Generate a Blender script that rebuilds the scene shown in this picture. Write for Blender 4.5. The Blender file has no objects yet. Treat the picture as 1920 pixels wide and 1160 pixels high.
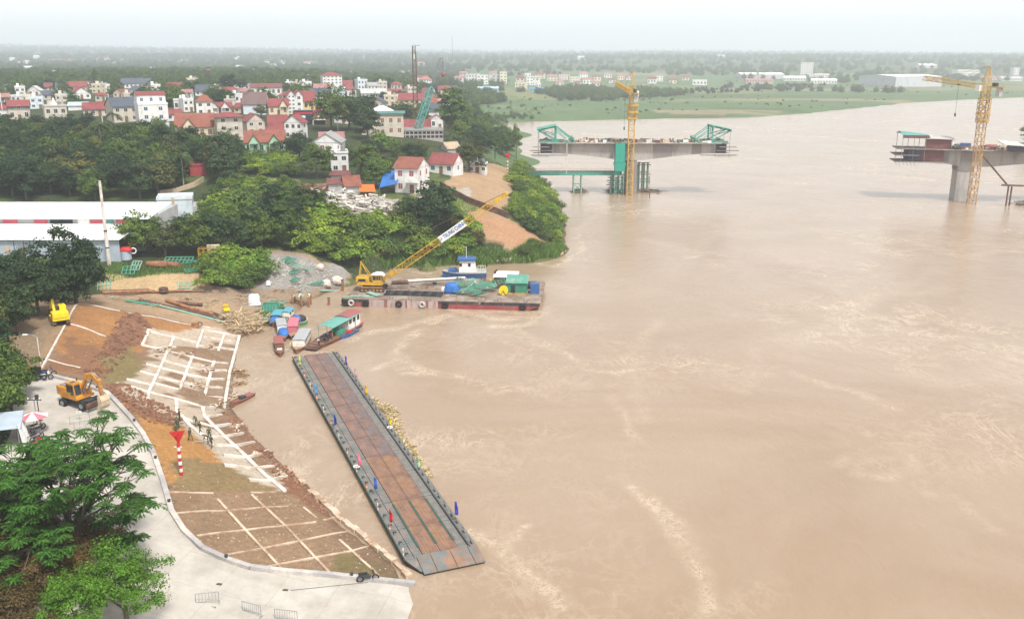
import bpy, bmesh, math, random
import numpy as np
from mathutils import Vector, Matrix
random.seed(7)
R = math.radians
sc = bpy.context.scene
col = sc.collection

# ------------------------------------------------------------------ camera, sky, sun, exposure
F, CX, CY, YH, CAMH = 1740.0, 960.0, 580.0, 104.0, 52.0      # focal length and horizon in pixels of a 1920 px wide frame
PITCH = math.atan((CY - YH) / F)
cam_d = bpy.data.cameras.new('camera')
cam = bpy.data.objects.new('camera', cam_d); col.objects.link(cam)
cam.location = (0, 0, CAMH); cam.rotation_euler = (math.pi / 2 - PITCH, 0, 0)
cam_d.sensor_width = 36; cam_d.lens = F / 1920 * 36; cam_d.clip_start = 0.5; cam_d.clip_end = 30000
sc.camera = cam

SUN_AZ, SUN_EL = R(148), R(58)       # compass direction the light comes from (0 = +Y, clockwise), behind and right of the camera
w = bpy.data.worlds.new('World'); sc.world = w; w.use_nodes = True
nt = w.node_tree; nt.nodes.clear()
sky = nt.nodes.new('ShaderNodeTexSky'); sky.sky_type = 'NISHITA'; sky.sun_disc = False
sky.sun_elevation = SUN_EL; sky.sun_rotation = SUN_AZ
sky.altitude = 0; sky.air_density = 1.2; sky.dust_density = 1.2; sky.ozone_density = 1.0
hs = nt.nodes.new('ShaderNodeHueSaturation'); hs.inputs["Saturation"].default_value = 0.12
bg = nt.nodes.new('ShaderNodeBackground'); bg.inputs['Strength'].default_value = 0.14
wo = nt.nodes.new('ShaderNodeOutputWorld')
nt.links.new(sky.outputs[0], hs.inputs['Color']); nt.links.new(hs.outputs[0], bg.inputs[0]); nt.links.new(bg.outputs[0], wo.inputs[0])
sl = bpy.data.lights.new('sun', 'SUN'); sun = bpy.data.objects.new('sun', sl); col.objects.link(sun)
sl.energy = 2.6; sl.angle = R(9); sl.color = (1.0, 0.965, 0.915)
sd = Vector((math.sin(SUN_AZ) * math.cos(SUN_EL), math.cos(SUN_AZ) * math.cos(SUN_EL), math.sin(SUN_EL)))
sun.rotation_euler = sd.to_track_quat('Z', 'Y').to_euler(); sun.location = sd * 300
sc.view_settings.view_transform = 'Standard'; sc.view_settings.look = 'None'
sc.view_settings.exposure = 0.71; sc.view_settings.gamma = 1.0; sc.view_settings.use_curve_mapping = False
sc.render.engine = 'CYCLES'
sc.cycles.use_denoising = True
sc.cycles.max_bounces = 6; sc.cycles.diffuse_bounces = 3; sc.cycles.glossy_bounces = 2; sc.cycles.transmission_bounces = 2
sc.cycles.volume_bounces = 2; sc.cycles.transparent_max_bounces = 6
sc.cycles.caustics_reflective = False; sc.cycles.caustics_refractive = False

# ------------------------------------------------------------------ helpers: materials
MATS = {}
def pmat(name, c, rough=.75, var=.18, scale=1.5, bump=0.0, bscale=None, metal=0.0, c2=None, c2amt=.35, c2scale=.6, orand=0.0, island=0.0, trans=0.0, spec=.3, wave=None, vdirt=None, calt=None):
    """procedural material: a base colour broken up by noise, optional blotches of a second colour, fine relief"""
    if name in MATS: return MATS[name]
    m = bpy.data.materials.new(name); m.use_nodes = True; MATS[name] = m
    n = m.node_tree.nodes; l = m.node_tree.links; p = n['Principled BSDF']
    p.inputs['Roughness'].default_value = rough; p.inputs['Metallic'].default_value = metal
    p.inputs['Specular IOR Level'].default_value = spec
    tc = n.new('ShaderNodeTexCoord'); no = n.new('ShaderNodeTexNoise'); no.inputs['Scale'].default_value = scale
    no.inputs['Detail'].default_value = 5; no.inputs['Roughness'].default_value = .65
    l.new(tc.outputs['Object'], no.inputs['Vector'])
    mr = n.new('ShaderNodeMapRange'); mr.inputs[1].default_value = .25; mr.inputs[2].default_value = .75
    mr.inputs[3].default_value = 1 - var; mr.inputs[4].default_value = 1 + var
    l.new(no.outputs['Fac'], mr.inputs[0])
    last = None
    val = mr.outputs[0]
    if orand:
        oi = n.new('ShaderNodeObjectInfo'); m2 = n.new('ShaderNodeMapRange'); m2.inputs[3].default_value = 1 - orand; m2.inputs[4].default_value = 1 + orand
        l.new(oi.outputs['Random'], m2.inputs[0]); mu = n.new('ShaderNodeMath'); mu.operation = 'MULTIPLY'
        l.new(val, mu.inputs[0]); l.new(m2.outputs[0], mu.inputs[1]); val = mu.outputs[0]
    if island:
        ge = n.new('ShaderNodeNewGeometry'); m2 = n.new('ShaderNodeMapRange'); m2.inputs[3].default_value = 1 - island; m2.inputs[4].default_value = 1 + island
        l.new(ge.outputs['Random Per Island'], m2.inputs[0]); mu = n.new('ShaderNodeMath'); mu.operation = 'MULTIPLY'
        l.new(val, mu.inputs[0]); l.new(m2.outputs[0], mu.inputs[1]); val = mu.outputs[0]
    base = n.new('ShaderNodeRGB'); base.outputs[0].default_value = (*c, 1); cur = base.outputs[0]
    if calt is not None:      # each tree leans towards its own hue
        oi2 = n.new('ShaderNodeObjectInfo'); mq = n.new('ShaderNodeMath'); mq.operation = 'MULTIPLY'; mq.inputs[1].default_value = 7.31; fq = n.new('ShaderNodeMath'); fq.operation = 'FRACT'
        l.new(oi2.outputs['Random'], mq.inputs[0]); l.new(mq.outputs[0], fq.inputs[0]); mx0 = n.new('ShaderNodeMix'); mx0.data_type = 'RGBA'; l.new(fq.outputs[0], mx0.inputs[0]); l.new(cur, mx0.inputs[6]); mx0.inputs[7].default_value = (*calt, 1); cur = mx0.outputs[2]
    if c2 is not None:
        n2 = n.new('ShaderNodeTexNoise'); n2.inputs['Scale'].default_value = c2scale; n2.inputs['Detail'].default_value = 6; n2.inputs['Roughness'].default_value = .7
        mp = n.new('ShaderNodeMapping'); mp.inputs['Location'].default_value = (3.1, 7.7, 1.3)
        if vdirt: mp.inputs['Scale'].default_value = vdirt
        l.new(tc.outputs['Object'], mp.inputs['Vector']); l.new(mp.outputs[0], n2.inputs['Vector'])
        r2 = n.new('ShaderNodeMapRange'); r2.inputs[1].default_value = .62 - c2amt * .35; r2.inputs[2].default_value = .72 - c2amt * .2
        l.new(n2.outputs['Fac'], r2.inputs[0])
        mx = n.new('ShaderNodeMix'); mx.data_type = 'RGBA'; l.new(r2.outputs[0], mx.inputs[0]); l.new(cur, mx.inputs[6]); mx.inputs[7].default_value = (*c2, 1); cur = mx.outputs[2]
    vm = n.new('ShaderNodeVectorMath'); vm.operation = 'SCALE'; l.new(cur, vm.inputs[0]); l.new(val, vm.inputs['Scale'])
    l.new(vm.outputs[0], p.inputs['Base Color'])
    h = None
    if wave:      # corrugation: (scale, axis)
        wv = n.new('ShaderNodeTexWave'); wv.wave_type = 'BANDS'; wv.bands_direction = wave[1]; wv.inputs['Scale'].default_value = wave[0]
        l.new(tc.outputs['Object'], wv.inputs['Vector']); h = wv.outputs['Fac']
    if bump:
        nb = n.new('ShaderNodeTexNoise'); nb.inputs['Scale'].default_value = bscale or scale * 4; nb.inputs['Detail'].default_value = 6
        l.new(tc.outputs['Object'], nb.inputs['Vector'])
        if h is None: h = nb.outputs['Fac']
    if h is not None:
        b = n.new('ShaderNodeBump'); b.inputs['Strength'].default_value = bump or .5; b.inputs['Distance'].default_value = .15
        l.new(h, b.inputs['Height']); l.new(b.outputs[0], p.inputs['Normal'])
    if trans:
        out = n['Material Output']; tr = n.new('ShaderNodeBsdfTranslucent'); mxs = n.new('ShaderNodeMixShader'); mxs.inputs[0].default_value = trans
        l.new(vm.outputs[0], tr.inputs[0]); l.new(p.outputs[0], mxs.inputs[1]); l.new(tr.outputs[0], mxs.inputs[2]); l.new(mxs.outputs[0], out.inputs['Surface'])
    return m

def M(name): return MATS[name]

# ------------------------------------------------------------------ helpers: meshes and things
def link(o, parent=None):
    col.objects.link(o)
    if parent is not None: o.parent = parent
    return o
def clean(name):
    return name
class MB:
    """collects faces; build() links them as one mesh object"""
    def __init__(s): s.v = []; s.f = []; s.m = []; s.cur = 0
    def add(s, vs, fs):
        b = len(s.v); s.v += [tuple(v) for v in vs]; s.f += [tuple(b + i for i in f) for f in fs]; s.m += [s.cur] * len(fs); return s
    def box(s, c, d, rz=0, rx=0, ry=0):
        x, y, z = d[0] / 2, d[1] / 2, d[2] / 2
        P = [Vector(p) for p in ((-x,-y,-z),(x,-y,-z),(x,y,-z),(-x,y,-z),(-x,-y,z),(x,-y,z),(x,y,z),(-x,y,z))]
        if rz or rx or ry:
            m = Matrix.Rotation(rz, 3, 'Z') @ Matrix.Rotation(ry, 3, 'Y') @ Matrix.Rotation(rx, 3, 'X'); P = [m @ p for p in P]
        c = Vector(c)
        return s.add([p + c for p in P], [(3,2,1,0),(4,5,6,7),(0,1,5,4),(1,2,6,5),(2,3,7,6),(3,0,4,7)])
    def b(s, x0, y0, z0, x1, y1, z1):
        return s.box(((x0+x1)/2,(y0+y1)/2,(z0+z1)/2), (abs(x1-x0),abs(y1-y0),abs(z1-z0)))
    def bar(s, p, q, w, h=None, up=(0,0,1)):
        """square-section beam from p to q"""
        h = h or w; p = Vector(p); q = Vector(q); d = q - p; L = d.length
        if L < 1e-6: return s
        d /= L; u = Vector(up)
        if abs(d.dot(u)) > .98: u = Vector((1,0,0))
        a = d.cross(u).normalized(); u = a.cross(d).normalized()
        a *= w / 2; u *= h / 2
        return s.add([p-a-u,p+a-u,p+a+u,p-a+u,q-a-u,q+a-u,q+a+u,q-a+u], [(0,1,2,3),(7,6,5,4),(1,0,4,5),(2,1,5,6),(3,2,6,7),(0,3,7,4)])
    def tube(s, p, q, r, n=8, r2=None, caps=True):
        p = Vector(p); q = Vector(q); d = q - p
        if d.length < 1e-6: return s
        r2 = r if r2 is None else r2
        d.normalize(); u = Vector((0,0,1)) if abs(d.z) < .98 else Vector((1,0,0))
        a = d.cross(u).normalized(); b = a.cross(d).normalized()
        vs = [p + (a*math.cos(t)+b*math.sin(t))*r for t in [2*math.pi*i/n for i in range(n)]] + [q + (a*math.cos(t)+b*math.sin(t))*r2 for t in [2*math.pi*i/n for i in range(n)]]
        fs = [((i+1)%n, i, n+i, n+(i+1)%n) for i in range(n)]
        if caps: fs += [tuple(range(n)), tuple(range(2*n-1, n-1, -1))]
        return s.add(vs, fs)
    def path(s, pts, r, n=6):
        for a, b in zip(pts[:-1], pts[1:]): s.tube(a, b, r, n)
        return s
    def ring(s, c, R0, r, axis=(0,1,0), n=16, k=8):
        c = Vector(c); ax = Vector(axis).normalized(); u = Vector((0,0,1)) if abs(ax.z) < .9 else Vector((1,0,0))
        a = ax.cross(u).normalized(); b = ax.cross(a).normalized(); vs = []; fs = []
        for i in range(n):
            t = 2*math.pi*i/n; rd = a*math.cos(t)+b*math.sin(t)
            for j in range(k):
                q = 2*math.pi*j/k; vs.append(c + rd*(R0 + r*math.cos(q)) + ax*(r*math.sin(q)))
        for i in range(n):
            for j in range(k):
                fs.append((i*k+j, ((i+1)%n)*k+j, ((i+1)%n)*k+(j+1)%k, i*k+(j+1)%k))
        return s.add(vs, fs)
    def loft(s, secs, caps=True, closed=True):
        """secs: list of equally long point rings"""
        n = len(secs[0]); vs = [p for r in secs for p in r]; fs = []
        for i in range(len(secs)-1):
            for j in range(n if closed else n-1):
                fs.append((i*n+j, i*n+(j+1)%n, (i+1)*n+(j+1)%n, (i+1)*n+j))
        if caps and closed: fs += [tuple(range(n-1,-1,-1)), tuple((len(secs)-1)*n+j for j in range(n))]
        return s.add(vs, fs)
    def prism(s, poly, z0, z1):
        return s.loft([[(x,y,z0) for x,y in poly],[(x,y,z1) for x,y in poly]])
    def extr(s, poly, y0, y1):
        """profile in x,z extruded along y"""
        return s.loft([[(x,y0,z) for x,z in poly],[(x,y1,z) for x,z in poly]])
    def sheet(s, pts, t):
        """flat polygon with thickness t downwards along z"""
        return s.loft([[(p[0],p[1],p[2]-t) for p in pts],[tuple(p) for p in pts]])
    def ball(s, c, r, n=8, k=6, sq=(1,1,1), jit=0):
        vs = []; fs = []; c = Vector(c)
        for i in range(k+1):
            th = math.pi*i/k
            for j in range(n):
                ph = 2*math.pi*j/n; rr = r*(1+random.uniform(-jit,jit))
                vs.append(c + Vector((rr*math.sin(th)*math.cos(ph)*sq[0], rr*math.sin(th)*math.sin(ph)*sq[1], rr*math.cos(th)*sq[2])))
        for i in range(k):
            for j in range(n): fs.append((i*n+j, (i+1)*n+j, (i+1)*n+(j+1)%n, i*n+(j+1)%n))
        return s.add(vs, fs)
    def mesh(s, name, mats, smooth=False):
        me = bpy.data.meshes.new(name); me.from_pydata(s.v, [], s.f)
        for m in (mats if isinstance(mats, (list, tuple)) else [mats]): me.materials.append(m)
        if any(s.m): me.polygons.foreach_set('material_index', s.m)
        if smooth: me.polygons.foreach_set('use_smooth', [True]*len(me.polygons))
        me.validate(); me.update()
        bm = bmesh.new(); bm.from_mesh(me); bmesh.ops.recalc_face_normals(bm, faces=bm.faces); bm.to_mesh(me); bm.free()
        return me
    def build(s, name, mats, parent=None, smooth=False, bevel=0):
        me = s.mesh(name, mats, smooth)
        o = bpy.data.objects.new(name, me); link(o, parent)
        if bevel:
            bv = o.modifiers.new('bevel', 'BEVEL'); bv.width = bevel; bv.segments = 2; bv.limit_method = 'ANGLE'
        return o
def tag(o, label=None, cat=None, group=None, kind=None):
    if label: o['label'] = label
    if cat: o['category'] = cat
    if group: o['group'] = group
    if kind: o['kind'] = kind
    return o
def thing(name, label, cat, loc=(0,0,0), rz=0, group=None):
    o = bpy.data.objects.new(name, None); o.empty_display_size = .3; link(o)
    o.location = loc; o.rotation_euler = (0, 0, rz)
    return tag(o, label, cat, group)
def inst(name, me, parent=None, loc=(0,0,0), rot=(0,0,0), scale=(1,1,1)):
    o = bpy.data.objects.new(name, me); link(o, parent); o.location = loc; o.rotation_euler = rot; o.scale = scale
    return o
CH = {}
def copy_tree(o, parent=None):
    c = o.copy(); col.objects.link(c)
    if parent is not None: c.parent = parent
    for ch in o.children: copy_tree(ch, c)
    return c

# ------------------------------------------------------------------ measuring the photograph: pixel -> ray -> point of the place
ST, CT = math.sin(PITCH), math.cos(PITCH)
def ray(px, py):
    u, v = px - CX, CY - py
    return np.array([u, F * CT + v * ST, -F * ST + v * CT]) / F
def G(px, py, z=0.0):
    d = ray(px, py); t = (z - CAMH) / d[2]
    return Vector((d[0]*t, d[1]*t, z))
def depth(p): return p[1] * CT + (CAMH - p[2]) * ST
def mpp(p): return depth(p) / F          # metres per pixel at a point
def atd(px, py, y):
    """point on the pixel's ray at the world distance y"""
    d = ray(px, py); t = y / d[1]
    return Vector((d[0]*t, y, CAMH + d[2]*t))

def vnoise(x, y, s, seed=0):
    x = np.asarray(x, float)/s; y = np.asarray(y, float)/s
    xi = np.floor(x).astype(np.int64); yi = np.floor(y).astype(np.int64); fx = x-xi; fy = y-yi
    fx = fx*fx*(3-2*fx); fy = fy*fy*(3-2*fy)
    def h(a, b):
        n = (a*374761393 + b*668265263 + seed*974711) & 0x7fffffff
        n = ((n ^ (n >> 13)) * 1274126177) & 0x7fffffff
        return ((n ^ (n >> 16)) & 0xffff) / 65535.0
    return (h(xi,yi)*(1-fx)+h(xi+1,yi)*fx)*(1-fy) + (h(xi,yi+1)*(1-fx)+h(xi+1,yi+1)*fx)*fy
def fbm(x, y, s, seed=0, o=4):
    r = 0; a = .5
    for i in range(o): r = r + a*vnoise(x, y, s/2**i, seed+i); a *= .5
    return r - .47
def inpoly(x, y, poly):
    x = np.asarray(x, float); y = np.asarray(y, float); c = np.zeros(x.shape, bool); n = len(poly)
    for i in range(n):
        x0, y0 = poly[i][0], poly[i][1]; x1, y1 = poly[i-1][0], poly[i-1][1]
        if y0 == y1: continue
        c ^= ((y0 > y) != (y1 > y)) & (x < (x1-x0)*(y-y0)/(y1-y0)+x0)
    return c
# ------------------------------------------------------------------ terrain: heights measured at pixels, joined into one sheet
ZS = 0.867
shore = [(770,1160),(776,1096),(745,1060),(700,1025),(640,975),(600,935),(560,895),(541,880),(498,836),(480,824),(448,783),(428,766),(432,735),(439,693),(449,650),(451,629),(475,622),(505,612),(535,602),(560,586),(575,574),(588,561),(600,549),(643,537),(655,518),(668,510),(700,503),(760,502),(830,499),(900,497),(960,495),(1010,493),(1048,484),(1062,471),(1050,445),(1056,415),(1046,385),(1010,345),(985,312),(970,290),(960,262),(945,244),(925,236)]
wet = [(860,1160),(860,1080),(800,1010),(720,930),(640,850),(580,790),(520,740),(500,690),(510,660),(560,640),(620,610),(680,580),(680,540),(720,530),(800,520),(900,515),(1000,515),(1080,500),(1100,470),(1100,420),(1080,370),(1040,330),(1010,300),(995,270),(980,250)]
ctl = [(775,1115,.5),(620,1087,1.2),(470,1072,2.4),(380,1038,3.7),(318,962,5.2),(287,850,7.2),(250,790,8.2),(205,742,9.2),(140,715,9.9),(60,690,10.4),
 (600,1160,1),(400,1160,2.3),(300,1060,4.2),(250,960,5.8),(200,850,7.6),(100,800,9.1),(20,780,9.7),(0,900,9),(50,1000,7.6),(100,1160,5.6),(-300,1000,9.4),(-300,1300,7),(300,1400,2.6),(700,1400,.6),(-500,700,12),
 (75,694,10.7),(110,630,11.1),(147,569,11.2),(250,590,8.0),(330,605,5.2),(395,613,2.9),
 (200,650,8.3),(280,640,6.0),(300,720,5.2),(350,700,3.6),(400,690,1.8),(330,780,5.4),(380,800,4.0),(420,790,1.5),(240,730,7.8),
 (400,880,4.6),(470,890,2.6),(420,960,3.4),(520,960,1.9),(480,1020,2.4),(600,1020,1.0),
 (200,555,6.3),(300,562,4.2),(400,576,2.7),(450,592,1.9),(500,592,1.1),(520,562,1.9),(450,545,3.0),(350,547,4.6),(250,550,5.8),(560,552,1.3),
 (200,506,9.2),(300,510,9.1),(385,512,8.9),(200,543,6.2),(300,541,5.8),(390,540,5.5),(420,520,6.8),(440,540,4.4),(480,545,3.2),
 (250,480,9.8),(350,480,9.6),(430,480,9.4),(480,478,8.8),(100,490,10.2),(0,490,10.2),(-150,490,10.4),(60,520,10.1),(0,545,10.1),(30,600,11.2),(130,540,9.5),(110,590,11.3),
 (520,488,7.9),(560,494,7.4),(600,503,5.6),(635,512,3.0),(500,520,6.0),(560,530,3.4),(610,537,1.4),
 (480,440,11.5),(560,430,12),(650,420,12.6),(740,415,12.6),(700,475,5.5),(700,450,9.5),(800,445,9.5),(800,480,3),(900,460,6.5),(900,480,3),(830,405,12.2),(580,470,9.5),(640,480,7.5),
 (900,335,14.2),(850,345,14.2),(950,322,13.2),(930,370,13.2),(900,390,12.8),(870,410,12),(930,430,9.2),(1000,460,4.6),(1025,466,2.6),(960,400,10.6),(1000,400,7),(1025,400,3.6),(972,330,8.5),(990,360,5.5),(980,440,7),(960,480,2),
 (600,380,13.8),(700,385,13.8),(760,390,13.8),(790,372,14),
 (770,352,14.8),(830,325,16),(650,352,15.8),(600,330,17.5),(550,300,20),(450,300,21),(450,340,17.5),(500,350,16.8),(350,340,17.8),(350,300,21.5),(200,300,21.5),(100,350,17.5),(0,350,17.5),(200,372,14.8),(0,392,14),(300,382,14),(400,382,13.6),(400,420,12.2),(300,420,11.6),(0,430,11.8),(-200,400,14),
 (200,250,26),(350,262,25),(450,252,26),(550,262,24),(650,252,24.4),(740,255,23),(840,262,19.5),(900,282,16.8),(930,268,12),
 (0,250,26),(0,210,29.5),(150,210,30.5),(350,207,31),(500,202,31),(650,202,30.4),(750,202,28.4),(830,205,24),(880,215,16),(905,226,8),
 (-100,170,31.5),(200,170,32),(400,167,32),(600,167,31.5),(750,167,29.5),(830,172,26),(870,182,14),(900,195,5),(-200,250,27),
 (-200,140,30),(300,141,30),(600,142,29.5),(800,152,27),(860,165,16),(-200,121,27),(150,121,27),(450,121,27),(700,127,26),
 (950,205,4),(1100,205,3.5),(1250,200,3.5),(1400,200,3.5),(1550,188,3.5),(1700,176,3.5),(1900,168,3.5),(2200,165,3.5),(920,215,4),
 (1000,176,6),(1200,166,6),(1400,157,7),(1600,152,7),(1900,150,7),(2300,148,7),(1000,150,11),(1200,142,14),(1500,138,15),(1900,136,14),(900,150,14),(880,130,24),(1000,124,26),(1500,122,24),(1900,121,22),(2500,121,22)]
farshore = [(890,236),(950,231),(1000,229),(1080,227),(1150,225),(1250,223),(1400,221),(1500,214),(1600,204),(1700,194),(1800,188),(1920,183),(2100,178),(2400,172)]
rightshore = [(2080,330),(1990,268),(1985,245),(2060,228),(2300,218),(2150,420),(2350,700),(2700,1300)]
C3 = []
def dense(L, step):
    out = []
    for p, q in zip(L[:-1], L[1:]):
        n = max(1, int(math.hypot(p[0]-q[0], p[1]-q[1])/step))
        out += [tuple(a+(b-a)*i/n for a, b in zip(p, q)) for i in range(n)]
    return out+[L[-1]]
shore = dense(shore, 14); wet = dense(wet, 25); farshore = dense(farshore, 30)
for a, b in shore: C3.append(G(a, b, 0.0))
for a, b in wet: C3.append(G(a, b, -2.2))
for a, b, z in ctl: C3.append(G(a, b, z*ZS))
for a, b in farshore: C3.append(G(a, b, 0.0)); C3.append(G(a, b+5, -2.5)); C3.append(G(a, b-5, 1.8)); C3.append(G(a, b-10, 2.8)); C3.append(G(a, b-17, 3.2))
for a, b in rightshore: C3.append(G(a, b, .3)); C3.append(G(a-45, b+6, -2.5)); C3.append(G(a+60, b-4, 5))
for a, b in [(1000,700),(1000,1000),(1400,1100),(1900,1100),(1900,700),(1400,600),(1200,450),(1600,420),(1500,300),(1700,240),(1100,280),(1300,260),(2100,600)]: C3.append(G(a, b, -4))
for x, y, z in [(-60,20,8),(0,10,1),(200,10,-4),(-300,100,12),(-600,400,26)]: C3.append(Vector((x, y, z)))
CP = np.array([tuple(p) for p in C3]); n_ = len(CP)
def solve_rbf():
    D = np.sqrt(((CP[:,None,:2]-CP[None,:,:2])**2).sum(2)) + np.eye(n_)*1e-6
    Pm = np.c_[np.ones(n_), CP[:,:2]/1000]
    A = np.zeros((n_+3, n_+3)); A[:n_,:n_] = -D + np.eye(n_)*3.0; A[:n_,n_:] = Pm; A[n_:,:n_] = Pm.T
    return np.linalg.solve(A, np.r_[CP[:,2], 0, 0, 0])
RW = solve_rbf()
def rbf(x, y):
    out = np.empty(x.shape); fx = x.ravel(); fy = y.ravel(); o = out.ravel()
    for i in range(0, len(fx), 4000):
        a = fx[i:i+4000]; b = fy[i:i+4000]
        D = -np.sqrt((a[:,None]-CP[None,:,0])**2 + (b[:,None]-CP[None,:,1])**2)
        o[i:i+4000] = D @ RW[:n_] + RW[n_] + RW[n_+1]*a/1000 + RW[n_+2]*b/1000
    return o.reshape(x.shape)
def axis(parts):
    """parts: (from, to, step) with geometric growth allowed as a 4th item"""
    v = []
    for p in parts:
        a, b, s = p[:3]; g = p[3] if len(p) > 3 else 1.0
        x = a
        while x < b - 1e-6: v.append(x); x += s; s *= g
    v.append(parts[-1][1]); return np.array(v)
GX = np.r_[-axis([(130,9500,1.2,1.045)])[::-1][:-1], axis([(-130,45,.75),(45,9500,1.0,1.045)])]
GY = axis([(5,60,2.0),(60,215,.75),(215,330,1.1),(330,14000,1.6,1.022)])
XX, YY = np.meshgrid(GX, GY)
ZZ = rbf(XX, YY)
# beyond the measured land: wooded hills
dd = np.hypot(XX, YY)
px_ = CX + F*XX/np.maximum(YY, 1)
sky_y = np.interp(px_, [-400,0,200,300,600,900,1300,1700,2300], [90,90,93,95,99,101,101,105,107])
hill = 52 + (YH - sky_y)*dd*CT/F*np.clip((dd-2600)/6000, 0, 1) - 16*np.clip((7600-dd)/4500, 0, 1) + 34*fbm(XX, YY, 1900, 3)*np.clip((dd-2200)/4500,0,1) + 8*fbm(XX, YY, 420, 9)
wgt = np.clip((dd-2300)/1500, 0, 1); wgt = wgt*wgt*(3-2*wgt)
ZZ = ZZ*(1-wgt) + hill*wgt
midw = np.clip((dd-500)/500, 0, 1)*np.clip((860-px_)/250, 0, 1)
ZZ += midw*(1-wgt)*9*fbm(XX, YY, 260, 5)
ZZ = np.where((dd > 700) & (ZZ > 0.5) & (ZZ < 2), ZZ+.3, ZZ)
ZBASE = ZZ.copy()
def zat(x, y, Zg=None):
    Zg = ZZ if Zg is None else Zg
    x = np.asarray(x, float); y = np.asarray(y, float)
    i = np.clip(np.searchsorted(GX, x)-1, 0, len(GX)-2); j = np.clip(np.searchsorted(GY, y)-1, 0, len(GY)-2)
    fx = np.clip((x-GX[i])/(GX[i+1]-GX[i]), 0, 1); fy = np.clip((y-GY[j])/(GY[j+1]-GY[j]), 0, 1)
    return (Zg[j,i]*(1-fx)+Zg[j,i+1]*fx)*(1-fy) + (Zg[j+1,i]*(1-fx)+Zg[j+1,i+1]*fx)*fy
TS = 40*1.0012**np.arange(4200)
def T(px, py, dz=0.0):
    """where the pixel's ray meets the land or the water"""
    d = ray(px, py); hx = d[0]*TS; hy = d[1]*TS; hz = CAMH + d[2]*TS
    z = np.maximum(zat(hx, hy, ZBASE), 0)
    k = np.argmax(hz < z)
    if k == 0: k = len(TS)-1
    a = (hz[k-1]-z[k-1]); b = (z[k]-hz[k]); f = a/(a+b+1e-9); t = TS[k-1]*(1-f)+TS[k]*f
    return Vector((d[0]*t, d[1]*t, max(float(zat(d[0]*t, d[1]*t, ZBASE)), 0)+dz))
def gz(x, y): return float(zat(x, y))
def TP(pts): return [T(*p) for p in pts]
def WP(pts): return [(p.x, p.y) for p in TP(pts)]

# zones of ground, as polygons of the place
QUAY = WP([(778,1099),(700,1090),(620,1081),(540,1075),(470,1067),(425,1052),(380,1031),(345,998),(322,962),(306,905),(288,852),(268,815),(245,785),(215,752),(200,738),(150,720),(95,708),(55,695)])
QUAY += WP([(20,740),(28,790),(5,850)]) + [(-62,60),(-20,40),(-9,40)] + [tuple(G(772,1160,0).xy)]
ZONES = []
def zone(pts, c, ragged=.8, px=True): ZONES.append((WP(pts) if px else pts, c, ragged))
GRASS=(.085,.115,.03); FLOOR=(.045,.06,.022); ORANGE=(.37,.185,.075); RED=(.245,.125,.075); MUD=(.30,.215,.145); GRAVEL=(.27,.25,.225); DIRT=(.36,.24,.14); MEADOW=(.095,.15,.065); CUT=(.47,.33,.18); SLOPEC=(.255,.16,.095); PALE=(.5,.42,.33); MOSS=(.22,.17,.075); WETM=(.2,.13,.085)
zone([(0,300),(0,150),(860,150),(930,262),(900,300),(760,350),(640,360),(520,360),(440,320)], FLOOR, 6)
zone([(420,335),(560,335),(570,365),(470,372),(400,362)], (.2,.23,.07), 3)
zone([(770,360),(850,350),(900,395),(860,405),(780,400)], (.22,.21,.08), 3)
zone([(828,348),(850,325),(915,305),(958,318),(962,350),(945,395),(955,420),(1000,440),(1040,462),(1025,475),(985,472),(900,450),(870,420),(880,392),(905,390),(870,372)], DIRT, 1.5)
zone([(870,418),(900,400),(960,415),(1032,458),(1010,470),(930,455)], (.38,.215,.12), 1.8)
zone([(790,362),(880,352),(885,366),(800,382),(760,385)], (.4,.36,.3), .8)
zone([(540,362),(620,352),(760,375),(790,400),(740,418),(640,412),(560,395)], (.33,.29,.24), 1.5)
zone([(470,470),(520,470),(600,490),(660,508),(650,540),(600,548),(570,580),(520,602),(470,622),(430,600),(300,575),(190,560),(190,540),(400,538),(460,540),(480,520),(470,490)], MUD, 1.2)
zone([(470,478),(530,478),(600,495),(655,508),(648,538),(600,545),(545,542),(490,545),(480,520)], GRAVEL, 1.2)
zone([(185,508),(240,518),(390,512),(395,541),(300,546),(190,548)], CUT, .8)
zone([(0,500),(80,495),(90,545),(0,560)], (.45,.38,.3), 1.2)
zone([(-60,600),(20,570),(110,556),(150,562),(78,694),(40,702),(-60,720)], (.27,.19,.12), 1.2)
zone([(60,700),(85,640),(120,600),(100,560),(150,560),(150,575),(80,692)], (.33,.22,.13), .8)
zone([(130,556),(200,546),(300,552),(400,560),(470,585),(460,628),(395,620),(250,598),(147,576)], (.36,.245,.15), .6)
zone([(75,694),(110,630),(147,569),(395,613),(450,630),(447,660),(428,768),(448,783),(541,880),(776,1096),(620,1080),(470,1066),(380,1030),(322,962),(287,850),(205,740)], SLOPEC, .3)
zone([(147,569),(265,590),(300,600),(395,613),(400,625),(300,625),(240,680),(210,700),(140,700),(110,650)], ORANGE, 1.4)
zone([(215,748),(260,760),(310,775),(345,790),(380,835),(430,850),(520,915),(330,918),(306,900),(280,840)], (.42,.215,.075), 1.6)
zone([(330,870),(420,860),(500,905),(500,922),(320,922)], (.25,.175,.085), 2)
RID1 = len(ZONES)
zone([(232,588),(262,590),(285,620),(245,655),(215,690),(195,712),(150,702)], RED, 1.5)
zone([(170,690),(245,650),(272,680),(262,712),(215,725)], MOSS, 1.8)
zone([(80,690),(150,640),(210,660),(160,700)], (.27,.14,.075), 3)
RID2 = len(ZONES)
zone([(195,722),(230,722),(300,755),(350,790),(330,802),(280,790),(230,762)], RED, 1.0)
zone([(268,615),(330,622),(400,612),(449,632),(428,765),(330,800),(225,735),(235,712),(275,690),(282,650)], (.46,.37,.28), .8)
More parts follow.
